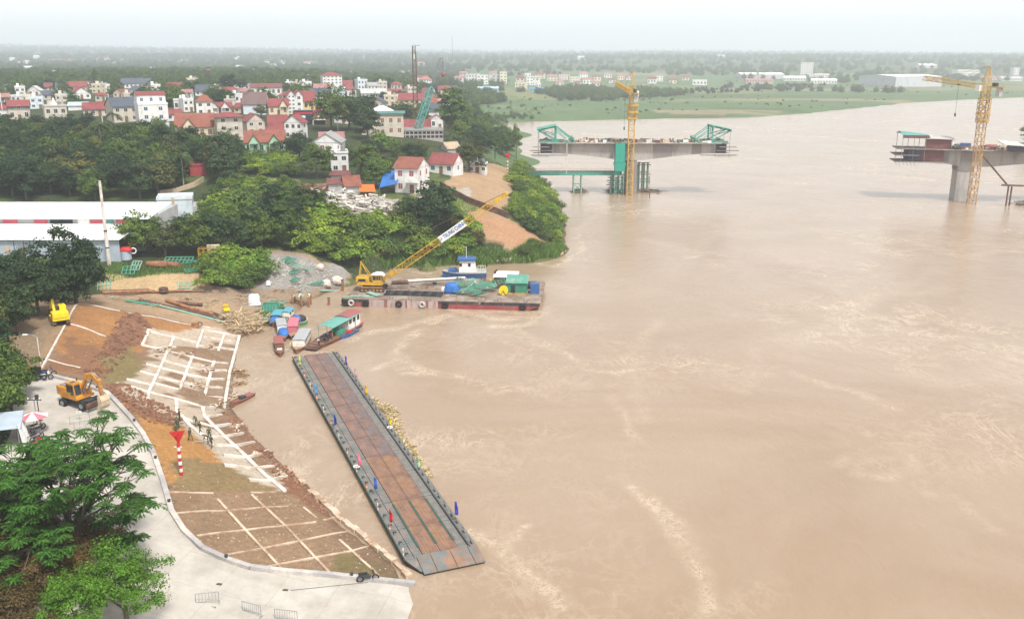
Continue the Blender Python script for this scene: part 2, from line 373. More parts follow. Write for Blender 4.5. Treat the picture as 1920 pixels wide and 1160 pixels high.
zone([(325,655),(385,650),(430,668),(420,690),(340,672)], (.24,.16,.10), 1.0)
zone([(400,640),(445,645),(426,765),(350,760),(340,735),(390,725)], (.27,.19,.125), 1.0)
zone([(340,795),(400,800),(480,870),(560,930),(530,922),(440,880)], PALE, .8)
zone([(430,768),(450,785),(541,880),(600,940),(560,935),(500,870),(420,800),(400,775)], (.23,.125,.08), .8)
zone([(500,870),(560,900),(660,985),(620,990),(540,940)], (.25,.12,.07), 1.0)
zone([(300,1035),(400,920),(560,930),(700,1040),(760,1085),(640,1078),(480,1062)], (.285,.185,.112), 2)
zone([(640,1030),(760,1080),(770,1092),(700,1088),(620,1072)], (.2,.155,.07), 2)
zone([(1900,262),(2300,262),(2300,330),(1900,330)], (.2,.17,.1), 2)

CC = np.zeros(XX.shape+(3,)); CC[:] = FLOOR
CC[(px_ + 90*fbm(XX, YY, 60, 77) > 875) & (dd > 380)] = MEADOW
CC[(dd > 2300)] = (.06,.09,.035)
# tan and brown tracks through the far meadow
mm = (px_ > 880) & (dd > 500) & (dd < 2300)
tan = fbm(XX*.35, YY, 90, 21) ; CC[mm & (tan > .10)] = (.17,.185,.08)
CC[mm & (tan < -.16)] = (.085,.13,.05)
CC[mm & (fbm(XX*.2, YY, 60, 31) > .2)] = (.24,.2,.12)
g2 = (fbm(XX, YY, 14, 2) > .02) & (dd < 420); CC[g2 & (px_ < 1100)] = GRASS
jx = fbm(XX, YY, 5, 11, 3); jy = fbm(XX, YY, 5, 17, 3)
for poly, c, rg in ZONES:
    k = inpoly(XX+jx*rg*2.4, YY+jy*rg*2.4, poly); CC[k] = c
near = dd < 330
ZZ = ZZ + near*(.32*fbm(XX, YY, 2.6, 41, 3) + .5*fbm(XX, YY, 9, 43, 2))
soil_ridge = inpoly(XX+jx*2, YY+jy*2, ZONES[RID1][0]) | inpoly(XX+jx*1.5, YY+jy*1.5, ZONES[RID2][0])
ZZ = ZZ + soil_ridge*(.35+1.5*np.maximum(fbm(XX, YY, 3.0, 51, 3), -.25))
ZNOB = ZZ.copy()
for a_, b_, r_, h_ in [(338,662,2.2,.8),(355,658,2.6,.9),(378,664,2.4,.9),(400,672,2.2,.7),(420,660,2,.6),(330,704,1.7,.6),(342,708,1.5,.5),(322,722,1.6,.6),(338,728,1.5,.5),(382,700,1.4,.5),(376,722,1.3,.5),(352,742,1.9,.7),(366,738,1.8,.8),(385,742,1.6,.6),(318,742,1.5,.5),(300,660,1.2,.4),(285,672,1.3,.4),(402,745,1.8,.5),(410,720,1.5,.4),(440,800,1.5,.5),(470,830,1.5,.5),(500,862,1.4,.5),(415,780,1.4,.4)]:
    q_ = T(a_, b_); g_ = np.exp(-(((XX-q_.x)**2+(YY-q_.y)**2)/(r_*.8)**2)); ZZ = ZZ+.38*h_*g_*(.8+fbm(XX,YY,1.5,a_)); kk_ = g_ > .3; CC[kk_] = (.25,.16,.10)
inq = inpoly(XX, YY, QUAY); ZZ = np.where(inq, ZBASE-.45, ZZ); CC[inq] = (.40,.37,.33)
shore_k = ((ZZ < .35) & (ZZ > -1) & (dd < 420)); CC[shore_k] = CC[shore_k]*.45 + np.array(WETM)*.55  # ground around the waterline blended towards the wet mud colour
CC *= (1 + .36*fbm(XX, YY, 3.2, 71, 3))[...,None]*(1+.35*fbm(XX, YY, 22, 73, 2))[...,None]
ny, nx = XX.shape
def grid_mesh(name, X, Y, Z, keep=None):
    ny, nx = X.shape; idx = np.arange(ny*nx).reshape(ny, nx)
    q = np.stack([idx[:-1,:-1], idx[:-1,1:], idx[1:,1:], idx[1:,:-1]], -1).reshape(-1, 4)
    if keep is not None: q = q[keep.ravel()]
    me = bpy.data.meshes.new(name); me.vertices.add(ny*nx); me.vertices.foreach_set('co', np.stack([X, Y, Z], -1).ravel())
    me.loops.add(len(q)*4); me.loops.foreach_set('vertex_index', q.ravel().astype(np.int32)); me.polygons.add(len(q))
    me.polygons.foreach_set('loop_start', np.arange(0, len(q)*4, 4, dtype=np.int32)); me.polygons.foreach_set('use_smooth', np.ones(len(q), bool))
    me.update(calc_edges=True); return me
def colour_attr(me, C):
    a = me.color_attributes.new('ground', 'FLOAT_COLOR', 'POINT'); a.data.foreach_set('color', np.concatenate([C, np.ones(C.shape[:-1]+(1,))], -1).astype(np.float32).ravel())
def ground_mat():
    m = bpy.data.materials.new('ground_soil'); m.use_nodes = True; n = m.node_tree.nodes; l = m.node_tree.links; p = n['Principled BSDF']
    p.inputs['Roughness'].default_value = .92; p.inputs['Specular IOR Level'].default_value = .15
    at = n.new('ShaderNodeAttribute'); at.attribute_name = 'ground'; tc = n.new('ShaderNodeTexCoord')
    no = n.new('ShaderNodeTexNoise'); no.inputs['Scale'].default_value = 1.7; no.inputs['Detail'].default_value = 8; no.inputs['Roughness'].default_value = .75
    l.new(tc.outputs['Object'], no.inputs['Vector'])
    mr = n.new('ShaderNodeMapRange'); mr.inputs[1].default_value = .28; mr.inputs[2].default_value = .72; mr.inputs[3].default_value = .68; mr.inputs[4].default_value = 1.32
    l.new(no.outputs['Fac'], mr.inputs[0])
    vm = n.new('ShaderNodeVectorMath'); vm.operation = 'SCALE'; l.new(at.outputs['Color'], vm.inputs[0]); l.new(mr.outputs[0], vm.inputs['Scale'])
    # scattered pale stones
    vo = n.new('ShaderNodeTexVoronoi'); vo.inputs['Scale'].default_value = 1.1; l.new(tc.outputs['Object'], vo.inputs['Vector'])
    st = n.new('ShaderNodeMapRange'); st.inputs[1].default_value = .12; st.inputs[2].default_value = .08; l.new(vo.outputs['Distance'], st.inputs[0])
    mx = n.new('ShaderNodeMix'); mx.data_type = 'RGBA'; mx.inputs[7].default_value = (.5,.43,.34,1)
    l.new(st.outputs[0], mx.inputs[0]); l.new(vm.outputs[0], mx.inputs[6]); l.new(mx.outputs[2], p.inputs['Base Color'])
    b = n.new('ShaderNodeBump'); b.inputs['Strength'].default_value = .9; b.inputs['Distance'].default_value = .3; l.new(no.outputs['Fac'], b.inputs['Height']); l.new(b.outputs[0], p.inputs['Normal'])
    return m
me = grid_mesh('ground', XX, YY, ZZ); colour_attr(me, CC); me.materials.append(ground_mat())
ground = bpy.data.objects.new('ground', me); link(ground); tag(ground, 'river bank and land with bare soil, gravel and grass', 'ground', kind='structure')

# ------------------------------------------------------------------ river
WX = np.r_[axis([(-110,160,.9),(160,2600,1.2,1.03)])]
WY = axis([(-20,60,3.0),(60,235,.9),(235,2300,1.1,1.016)])
wx, wy = np.meshgrid(WX, WY)
STREAKS = [([(885,995),(925,1020),(965,1045),(985,1075),(1010,1100),(1045,1145)],1.1,1.0),([(960,1040),(975,1010),(978,985)],.8,.7),([(1185,915),(1225,950),(1270,985),(1295,1030),(1300,1080)],1.2,.9),([(1225,950),(1260,1000),(1290,1060),(1305,1140)],.9,.6),
          ([(700,690),(760,670),(800,690),(850,710),(820,705),(770,698)],1.0,1.0),([(1020,640),(1060,655),(1100,690),(1150,700),(1210,690)],1.2,.8),([(950,610),(1000,640),(1050,660)],1.4,.7),([(760,690),(745,670),(760,640),(800,612),(840,590)],1.1,.8),
          ([(660,640),(720,620),(790,605),(850,590),(940,580),(1010,585),(1000,605),(930,612)],2.0,.9),([(840,580),(930,597),(1010,590),(1015,570)],2.2,.9),([(1490,700),(1530,715),(1600,735),(1660,760)],1.3,.5),([(1580,870),(1600,850),(1650,838),(1700,850),(1705,880),(1660,895),(1600,885),(1620,865),(1670,862)],1.0,.4),
          ([(1740,930),(1790,935),(1820,960),(1860,990)],1.2,.5),([(1330,690),(1360,720),(1400,740)],1.5,.4),([(1150,740),(1190,800),(1210,830)],1.3,.4),([(1240,600),(1210,640),(1180,700),(1220,790)],2.5,.3),([(1430,660),(1400,720),(1350,690)],2.5,.3),
          ([(1010,492),(1050,500),(1080,480),(1090,440)],2.0,.8),([(1060,470),(1090,430),(1120,400),(1170,380)],2.5,.4),([(1640,460),(1700,450),(1800,480),(1900,470)],4,.45),([(1340,430),(1300,480),(1210,450)],4,.3),([(1500,520),(1640,560),(1800,540)],4,.28)]
foam = np.zeros(wx.shape); qx = wx+5.0*fbm(wx, wy, 9, 91, 4); qy = wy+5.0*fbm(wx, wy, 9, 97, 4)
for pts, width, amt in STREAKS:
    W = [G(a_, b_, 0) for a_, b_ in pts]; best = np.full(wx.shape, 1e9)
    for p, q in zip(W[:-1], W[1:]):
        dx, dy = q.x-p.x, q.y-p.y; t = np.clip(((qx-p.x)*dx+(qy-p.y)*dy)/(dx*dx+dy*dy), 0, 1); best = np.minimum(best, np.hypot(qx-p.x-t*dx, qy-p.y-t*dy))
    foam = np.maximum(foam, amt*np.exp(-(best/(.55+.5*width))**2))
wm_ = grid_mesh('river_water', wx, wy, np.zeros(wx.shape)+.02*fbm(wx,wy,5,3,3))
fa = wm_.attributes.new('foam', 'FLOAT', 'POINT'); fa.data.foreach_set('value', foam.astype(np.float32).ravel())
def water_mat():
    m = bpy.data.materials.new('muddy_water'); m.use_nodes = True; n = m.node_tree.nodes; l = m.node_tree.links; p = n['Principled BSDF']
    p.inputs['Roughness'].default_value = .2; p.inputs['IOR'].default_value = 1.33; p.inputs['Specular IOR Level'].default_value = .5
    tc = n.new('ShaderNodeTexCoord')
    def noise(s, d=5, r=.6, dist=0.0, sc_=None, rot=0):
        mp = n.new('ShaderNodeMapping')
        if sc_: mp.inputs['Scale'].default_value = sc_
        mp.inputs['Rotation'].default_value = (0,0,rot)
        l.new(tc.outputs['Object'], mp.inputs['Vector'])
        q = n.new('ShaderNodeTexNoise'); q.inputs['Scale'].default_value = s; q.inputs['Detail'].default_value = d; q.inputs['Roughness'].default_value = r; q.inputs['Distortion'].default_value = dist
        l.new(mp.outputs[0], q.inputs['Vector']); return q.outputs['Fac']
    def rng(a, lo, hi, o0=0, o1=1):
        q = n.new('ShaderNodeMapRange'); q.inputs[1].default_value = lo; q.inputs[2].default_value = hi; q.inputs[3].default_value = o0; q.inputs[4].default_value = o1; l.new(a, q.inputs[0]); return q.outputs[0]
    def math_(op, a, b):
        q = n.new('ShaderNodeMath'); q.operation = op
        for i, v in enumerate((a, b)):
            if isinstance(v, (int, float)): q.inputs[i].default_value = v
            else: l.new(v, q.inputs[i])
        return q.outputs[0]
    def mix(f, a, b):
        q = n.new('ShaderNodeMix'); q.data_type = 'RGBA'; l.new(f, q.inputs[0])
        for i, v in ((6, a), (7, b)):
            if isinstance(v, tuple): q.inputs[i].default_value = (*v, 1)
            else: l.new(v, q.inputs[i])
        return q.outputs[2]
    silt = mix(rng(noise(.02, 4, .6, 1.5), .35, .68), (.298,.21,.136), (.352,.262,.184))
    silt = mix(rng(noise(.13, 6, .65, 2.0, (1,.45,1), .5), .55, .8, 0, .35), silt, (.34,.20,.11))
    def ridge(f, lo, hi):
        q = n.new('ShaderNodeMath'); q.operation = 'ABSOLUTE'; l.new(math_('SUBTRACT', f, .5), q.inputs[0]); return rng(q.outputs[0], hi, lo)
    web = math_('MAXIMUM', ridge(noise(.07, 7, .66, 2.6, (1,.7,1), .9), .004, .035), math_('MULTIPLY', ridge(noise(.2, 7, .68, 2.2, (1,.75,1), .3), .004, .045), .7))
    patch = math_('MULTIPLY', rng(noise(.018, 3, .55, .6), .45, .68), rng(noise(.11, 5, .6, .5), .36, .62))
    f2 = math_('MULTIPLY', math_('MULTIPLY', web, patch), .5)
    at = n.new('ShaderNodeAttribute'); at.attribute_name = 'foam'
    fine = math_('MAXIMUM', ridge(noise(.30, 8, .7, 2.4), .006, .055), math_('MULTIPLY', ridge(noise(.75, 8, .72, 2.0), .006, .06), .75))
    f1 = math_('MULTIPLY', math_('MULTIPLY', fine, rng(at.outputs['Fac'], .05, .75)), rng(noise(.16, 4, .6, .4), .34, .6, .15, .85))
    fo = math_('MINIMUM', math_('MAXIMUM', math_('MULTIPLY', f1, .62), f2), .6)
    c = mix(fo, silt, (.72,.6,.45)); l.new(c, p.inputs['Base Color'])
    l.new(rng(fo, 0, 1, .17, .6), p.inputs['Roughness'])
    h = math_('ADD', math_('MULTIPLY', noise(.55, 6, .62, .8, (1,.7,1), .4), .55), math_('ADD', math_('MULTIPLY', noise(.09, 4, .6, 1.5), 1.1), math_('MULTIPLY', noise(2.2, 4, .6, .5, (1,.6,1), .4), .14)))
    b = n.new('ShaderNodeBump'); b.inputs['Strength'].default_value = .32; b.inputs['Distance'].default_value = .55; l.new(h, b.inputs['Height']); l.new(b.outputs[0], p.inputs['Normal'])
    return m
wm_.materials.append(water_mat())
river = bpy.data.objects.new('river_water', wm_); link(river); tag(river, 'wide muddy brown river with pale foam streaks', 'river', kind='structure')

# ------------------------------------------------------------------ haze
hz = MB(); hz.b(-9600, -40, -7.5, 9600, 14500, 260)
hm = bpy.data.materials.new('haze_air'); hm.use_nodes = True; hn = hm.node_tree.nodes; hn.remove(hn['Principled BSDF'])
pv = hn.new('ShaderNodeVolumePrincipled'); pv.inputs['Color'].default_value = (.87,.93,1,1); pv.inputs['Density'].default_value = .00024; pv.inputs['Anisotropy'].default_value = 0
hm.node_tree.links.new(pv.outputs[0], hn['Material Output'].inputs['Volume'])
hzo = hz.build('haze', hm); tag(hzo, 'pale blue haze over the whole river valley', 'haze', kind='stuff')
# ------------------------------------------------------------------ materials
pmat('concrete_quay', (.47,.43,.375), .9, .12, .35, .25, 6, c2=(.37,.335,.285), c2amt=.55, c2scale=.16)
pmat('concrete', (.46,.44,.41), .9, .14, .8, .3, 5, c2=(.33,.31,.29), c2amt=.4, c2scale=.4)
pmat('concrete_pale', (.66,.62,.56), .9, .16, .8, .3, 5, c2=(.46,.37,.28), c2amt=.45, c2scale=.5)
pmat('concrete_tan', (.56,.45,.34), .9, .15, .8, .3, 5, c2=(.33,.2,.12), c2amt=.5, c2scale=.35)
pmat('kerb_grey', (.36,.34,.33), .9, .2, .5, .3, 5, c2=(.55,.5,.44), c2amt=.45, c2scale=.25)
pmat('rust', (.24,.105,.055), .8, .35, 1.2, .3, 6, c2=(.36,.19,.09), c2amt=.5, c2scale=.7)
pmat('rust_dark', (.10,.06,.05), .8, .35, 1.2, .3, 6, c2=(.2,.1,.06), c2amt=.45)
pmat('steel_green', (.06,.27,.18), .6, .25, 1.2, .1, 6, c2=(.16,.28,.2), c2amt=.35)
pmat('steel_green_pale', (.22,.40,.31), .6, .25, 1.2, .1, 6, c2=(.32,.36,.3), c2amt=.4)
pmat('net_green', (.03,.30,.22), .8, .25, 1.5, .5, 9)
pmat('deck_green', (.14,.15,.138), .7, .28, .9, .2, 8, c2=(.22,.18,.155), c2amt=.55, c2scale=.5)
pmat('deck_green_dark', (.035,.085,.065), .7, .25, .9, .2, 8)
pmat('steel_dark', (.05,.05,.052), .6, .3, 1.5, .15, 8)
pmat('steel_grey', (.26,.27,.28), .5, .2, 1.5, .15, 8, metal=.3)
pmat('black_rubber', (.022,.022,.024), .85, .3, 2, .3, 10)
pmat('yellow_paint', (.62,.36,.025), .5, .14, 1.0, .1, 8, c2=(.30,.19,.07), c2amt=.42)
pmat('orange_paint', (.60,.26,.03), .5, .16, 1.0, .1, 8, c2=(.28,.14,.06), c2amt=.42)
pmat('bright_yellow', (.80,.58,.02), .5, .1, 1.0)
pmat('crane_yellow', (.57,.36,.085), .6, .15, 1.0)
pmat('crane_orange', (.50,.29,.10), .7, .25, .8, c2=(.3,.16,.09), c2amt=.4)
pmat('white_paint', (.78,.77,.74), .6, .08, .8, c2=(.6,.57,.5), c2amt=.3, c2scale=.4)
pmat('red_paint', (.52,.03,.03), .6, .12, 1.0)
pmat('red_hull', (.29,.06,.06), .75, .28, .5, .15, 5, c2=(.2,.12,.1), c2amt=.35, vdirt=(1,1,.25))
pmat('blue_paint', (.045,.12,.30), .55, .15, 1.0)
pmat('blue_tarp', (.035,.15,.44), .5, .22, 1.0, .6, 2.5)
pmat('teal_tarp', (.10,.32,.38), .6, .22, 1.0, .5, 2.5)
pmat('orange_tarp', (.75,.15,.03), .6, .2, 1.0, .5, 2.5)
pmat('glass_dark', (.02,.025,.03), .12, .2, 1.0, spec=.6)
pmat('glass_blue', (.06,.10,.16), .15, .25, .6, spec=.6)
pmat('wood', (.34,.22,.12), .85, .3, 2.0, .3, 8)
pmat('wood_pale', (.5,.40,.27), .85, .25, 2.0, .3, 8)
pmat('wood_brown', (.20,.105,.065), .85, .3, 2.0, .3, 8)
pmat('pipe_black', (.035,.036,.042), .45, .25, 1.0)
pmat('brick', (.28,.12,.085), .9, .2, .8, .3, 6, c2=(.36,.22,.16), c2amt=.4)
pmat('soil_red', (.19,.085,.05), .95, .3, 1.2, .8, 3)
pmat('white_sack', (.75,.75,.74), .8, .1, 1.2, .6, 3)

def drape(pts, step=1.0):
    """pixel polyline -> world points every step metres, on the land"""
    W = [Vector(p) for p in TP(pts)]; out = []
    for a, b in zip(W[:-1], W[1:]):
        n = max(1, int((b-a).length/step))
        for i in range(n): out.append(a.lerp(b, i/n))
    out.append(W[-1])
    return out

# ------------------------------------------------------------------ concrete quay: slabs with open joints
def clip(poly, a, b):
    out = []; n = len(poly)
    def side(p): return (b[0]-a[0])*(p[1]-a[1]) - (b[1]-a[1])*(p[0]-a[0])
    for i in range(n):
        p, q = poly[i-1], poly[i]; sp, sq = side(p), side(q)
        if (sp >= 0) != (sq >= 0):
            t = sp/(sp-sq); out.append((p[0]+(q[0]-p[0])*t, p[1]+(q[1]-p[1])*t))
        if sq >= 0: out.append(q)
    return out
quay = thing('concrete_quay', None, None); tag(quay, 'pale concrete ferry landing and road', 'road', kind='structure')
qa = math.atan2(-1, 5.5); ca, sa = math.cos(qa), math.sin(qa)
quv = [(x*ca+y*sa, -x*sa+y*ca) for x, y in QUAY]
u0, u1 = min(p[0] for p in quv), max(p[0] for p in quv); v0, v1 = min(p[1] for p in quv), max(p[1] for p in quv)
SL = 5.2; k_ = 0
uu = u0
while uu < u1:
    vv = v0
    while vv < v1:
        g = .010; cell = [(uu+g,vv+g),(uu+SL-g,vv+g),(uu+SL-g,vv+SL-g),(uu+g,vv+SL-g)]
        pl = quv
        for i in range(4): 
            if len(pl) > 2: pl = clip(pl, cell[i], cell[(i+1)%4])
        if len(pl) > 2:
            # split long edges so that the slab follows the ramp
            w2 = [(p[0]*ca-p[1]*sa, p[0]*sa+p[1]*ca) for p in pl]
            mb = MB(); top = [(x, y, float(zat(x, y, ZBASE))+.02+random.uniform(0,.012)*0) for x, y in w2]
            mb.loft([[(x,y,z-.5) for x,y,z in top], top]); mb.build('slab', M('concrete_quay'), quay); k_ += 1
        vv += SL
    uu += SL
kerb = thing('kerb', None, None); tag(kerb, 'raised grey concrete kerb along the landing', 'kerb', kind='structure')
kp = drape([(778,1097),(700,1089),(620,1080),(540,1074),(470,1066),(425,1051),(380,1030),(345,997),(322,961),(306,905),(288,852),(268,815),(245,785),(215,752),(200,738),(150,720),(95,706),(58,693)], 1.6)
for a, b in zip(kp[:-1], kp[1:]):
    d = (b-a).normalized()*.01
    mb = MB(); mb.bar(a+d+Vector((0,0,.12)), b-d+Vector((0,0,.12)), .55, .6); mb.build('kerb_block', M('kerb_grey'), kerb)
for i in range(3, len(kp), 6):
    mb = MB(); p = kp[i]; mb.tube(p+Vector((0,0,.4)), p+Vector((0,0,.62)), .13, 8); mb.tube(p+Vector((0,0,.62)), p+Vector((0,0,.7)), .2, 8)
    mb.build('bollard', M('steel_dark'), kerb)

# ------------------------------------------------------------------ concrete beam frames on the slope
def zq(q): return (200+q[0]/3.222, 600+q[1]/3.222)
frame = thing('slope_beam_frame', 'white concrete beam grid laid on the bare river slope below the excavator', 'beam frame', T(380,690))
org = Vector(frame.location)
def beam(parent, org, pts, w, h, mat, name='beam', lift=.16, step=1.1):
    P = drape(pts, step); mb = MB()
    L = []
    for i, p in enumerate(P):
        t = (P[min(i+1,len(P)-1)]-P[max(i-1,0)]); t.z = 0; t.normalize(); s = Vector((t.y,-t.x,0))*w/2
        z = max(float(zat(p.x,p.y,ZNOB)), p.z-.1)+lift; c = Vector((p.x,p.y,z))-org
        L.append([c-s-Vector((0,0,h)), c+s-Vector((0,0,h)), c+s, c-s])
    mb.loft(L); return mb.build(name, M(mat), parent)
BU = [[(250,485),(255,435),(335,265),(410,100)],[(440,420),(480,320),(520,215)],[(545,165),(585,60)],[(590,460),(620,355),(650,250)],[(675,185),(715,80)],[(710,530),(745,310),(803,95)],[(215,150),(255,70)],
      [(255,70),(410,102),(545,135)],[(585,60),(803,97)],[(580,98),(750,126)],[(215,150),(375,188),(520,224),(650,256),(732,262)],[(555,152),(690,166),(770,176)],[(340,242),(500,286),(640,306),(722,305)],[(322,290),(480,326),(620,360),(710,355)],[(300,342),(450,376),(600,406),(697,410)],[(280,384),(435,422)],[(596,462),(702,468)],[(255,436),(420,476),(590,526),(652,526)],
      [(420,478),(426,556),(470,612),(560,682),(640,735)],[(580,526),(592,584),(640,632),(720,712),(820,802),(960,942),(1076,1036)],
      [(592,586),(692,570)],[(478,602),(640,640),(748,625)],[(600,702),(700,702),(822,680)],[(622,748),(765,757),(890,735)],[(704,812),(850,826),(926,804)],[(710,872),(880,892),(1010,880)],[(860,962),(985,972),(1086,940)],
      [(240,266),(330,292)],[(205,312),(312,342)],[(122,362),(270,398)],[(60,382),(252,438)]]
for b in BU: beam(frame, org, [zq(q) for q in b], .46, .6, 'concrete_pale', lift=.24)
frame2 = thing('slope_beam_frame', 'tan concrete beam grid buried flush in the brown slope beside the kerb', 'beam frame', T(520,1000)); org2 = Vector(frame2.location)
BL = [[(315,922),(400,923)],[(470,923),(517,922)],[(327,964),(407,957),(541,948)],[(369,1004),(462,992),(593,977)],[(606,974),(634,966)],[(427,1039),(558,1013),(658,994),(672,990)],[(493,1062),(586,1044),(660,1032),(700,1020)],
      [(408,934),(462,994),(527,1063)],[(472,927),(538,987),(620,1074)],[(569,951),(593,970)],[(636,1010),(660,1032),(710,1078)]]
for b in BL: beam(frame2, org2, b, .27, .3, 'concrete_tan', lift=.1)
frame3 = thing('slope_beam_frame', 'thin pale concrete edge beams framing the orange earth slope', 'beam frame', T(200,600)); org3 = Vector(frame3.location)
for b in [[(147,569),(110,630),(76,692)],[(147,569),(180,574),(225,583)],[(237,586),(300,596),(345,606),(395,614)],[(128,607),(160,616),(198,632)],[(85,672),(120,682),(150,690)]]: beam(frame3, org3, b, .3, .3, 'concrete_pale', lift=.1)
toe = thing('toe_wall', 'broken tan stone edge wall along the waterline beside the floating bridge', 'wall', T(690,1020)); o4 = Vector(toe.location)
tp = drape([(560,896),(600,935),(640,972),(700,1022),(745,1058),(774,1086)], 1.0); random.seed(3)
for i, p in enumerate(tp[:-1]):
    q = tp[i+1]
    if random.random() < .25 and i < len(tp)*.6: continue
    mb = MB(); a = p-o4; b = q-o4; d = (b-a)*.03; zz = .12+random.uniform(-.08,.12); sh = Vector((random.uniform(-.15,.15)-.3, .15, zz))
    mb.bar(a+d+sh, b-d+sh, random.uniform(.5,.8), .55); mb.build('stone', M('concrete_tan'), toe)
# ------------------------------------------------------------------ floating bridge of linked pontoons
pmat('tread_rust', (.25,.14,.10), .75, .3, .7, .45, 9, c2=(.16,.125,.12), c2amt=.6, c2scale=.3)
pmat('tread_rust_orange', (.265,.15,.09), .75, .3, .9, .45, 9, c2=(.19,.11,.09), c2amt=.5, c2scale=.45)
pmat('hull_dark', (.06,.04,.035), .75, .3, .8, .2, 6)
pmat('ramp_grey', (.15,.165,.16), .6, .25, .8, .2, 6, c2=(.27,.15,.09), c2amt=.45, c2scale=.35)
PN = G(843,1061,.6); PF = G(591,663,.75)
pd = (PF-PN); pd.z = 0; PLEN = pd.length; pd.normalize(); prz = math.atan2(-pd.x, pd.y)
pb = thing('pontoon_bridge', 'long floating pontoon bridge with rusty tread plates and grey green side decks', 'pontoon bridge', (PN.x, PN.y, 0), prz)
DZ = .72; RL = 2.7
nb = int(round((PLEN-RL)/6.75)); BL_ = (PLEN-RL)/nb
def bay_mesh(kind):
    L = BL_-.06; d = {}
    mb = MB(); mb.loft([[(-4.05,y,DZ-.12),(-3.9,y,-.5),(3.9,y,-.5),(4.05,y,DZ-.12)] for y in (0,L)]); d['hull'] = mb.mesh('hull','hull_dark' and M('hull_dark'))
    mt = M('tread_rust' if kind == 0 else 'tread_rust_orange')
    for nm, x0, x1 in (('tl',-1.96,-.03),('tr',.03,1.96)):
        mb = MB(); mb.b(x0,.02,DZ-.1,x1,L-.02,DZ+.05)
        for k in range(5):
            xx = x0+.2+k*(x1-x0-.4)/4; mb.b(xx-.03,.1,DZ+.045,xx+.03,L-.1,DZ+.075)
        d[nm] = mb.mesh('tread_plate', mt)
    def deck(x0, x1, n):
        mb = MB(); e = .09
        for i in range(n):
            y0 = i*L/n; y1 = (i+1)*L/n; mb.b(x0,y0+e/2,DZ-.1,x1,y1-e/2,DZ)
        mb.b(x0+.25,L*.3,DZ-.01,x1-.3,L*.62,DZ+.025)
        return mb.mesh('deck_panel', M('deck_green'))
    d['dl'] = deck(-2.96,-2.03,2); d['dl2'] = deck(-4.05,-3.03,2); d['dr'] = deck(2.03,3.06,2); d['dr2'] = deck(3.26,4.05,3)
    mb = MB(); mb.b(3.10,0,DZ-.05,3.24,L,DZ+.16); d['rail'] = mb.mesh('rail', M('steel_dark'))
    mb = MB(); mb.b(-4.12,0,DZ-.1,-4.02,L,DZ+.1); d['lip'] = mb.mesh('rail', M('deck_green_dark'))
    mb = MB()
    for y in (L*.12, L*.5, L*.86):
        mb.box((3.62,y,DZ+.09),(.12,.5,.14)); mb.tube((3.62,y-.1,DZ+.1),(3.55,y+.25,DZ+.62),.03,6)
        mb.box((-3.55,y+.4,DZ+.06),(.35,.18,.12)); mb.tube((-3.75,y,DZ),(-3.75,y+.1,DZ+.4),.04,6)
    d['fit'] = mb.mesh('deck_fitting', M('steel_dark'))
    return d
bays = [bay_mesh(0), bay_mesh(1)]
random.seed(11)
PWORLD = pb.matrix_basis.copy()
for i in range(nb):
    d = bays[1 if i < 4 else 0]; y = RL + i*BL_
    sec = inst('pontoon_section', d['hull'], pb, (0,y,random.uniform(-.02,.02)))
    for k, nm in (('tl','tread_plate'),('tr','tread_plate'),('dl','deck_panel'),('dl2','deck_panel'),('dr','deck_panel'),('dr2','deck_panel'),('rail','rail'),('lip','rail'),('fit','deck_fitting')):
        o_ = inst(nm, d[k], sec)
        if k == 'fit': o_['kind'] = 'stuff'
# bow piece, loading ramp of four plates
mb = MB(); mb.loft([[(-4.05,RL,DZ-.12),(-3.9,RL,-.5),(3.9,RL,-.5),(4.05,RL,DZ-.12)],[(-2.7,.2,.3),(-2.6,.2,-.2),(3.9,.2,-.2),(4.0,.2,.3)]]); bow = mb.build('bow_pontoon', M('hull_dark'), pb)
for x0, x1 in ((-2.75,-1.3),(-1.24,.9),(.96,2.9),(2.96,4.02)):
    mb = MB(); mb.loft([[(x0,0,.34),(x1,0,.34),(x1,0,.24),(x0,0,.24)],[(x0,RL+.25,DZ+.12),(x1,RL+.25,DZ+.12),(x1,RL+.25,DZ-.02),(x0,RL+.25,DZ-.02)]]); mb.build('ramp_plate', M('ramp_grey'), bow)
mb = MB(); mb.loft([[(-4.0,RL,DZ),(-2.8,RL,DZ),(-2.8,RL,DZ-.08),(-4.0,RL,DZ-.08)],[(-2.95,.5,.36),(-2.78,.5,.36),(-2.78,.5,.28),(-2.95,.5,.28)]]); mb.build('deck_panel', M('deck_green'), bow)
for x in (-2.0, 0, 2.0):
    mb = MB(); mb.b(x-.11,RL+2.0,DZ+.03,x+.11,RL+2*BL_-.8,DZ+.11); mb.build('channel_cover', M('deck_green_dark'), pb)
for i in range(14):
    y = RL+1+i*(PLEN-RL-2)/13
    mb = MB(); mb.tube((-3.95,y,DZ),(-3.98,y-.05,DZ+.9),.06,6); mb.cur = 1; mb.tube((-3.965,y-.02,DZ+.35),(-3.97,y-.03,DZ+.6),.063,6)
    mb.build('guide_post', [M('orange_tarp') if i % 2 else M('white_paint'), M('white_paint') if i % 2 else M('orange_tarp')], pb)
for x, y in ((-3.7, PLEN*.355),(3.6, PLEN*.50)):
    o = MB().ring((x,y,DZ+.13),.33,.11,(0,0,1)).build('lifebuoy', M('white_paint'), None, True)
    o.matrix_world = Matrix.Translation((PN.x,PN.y,0)) @ Matrix.Rotation(prz,4,'Z'); o['label'] = 'white lifebuoy on the left side deck of the pontoon bridge' if x < 0 else 'white lifebuoy beside the straw debris on the pontoon bridge'; o['category'] = 'lifebuoy'

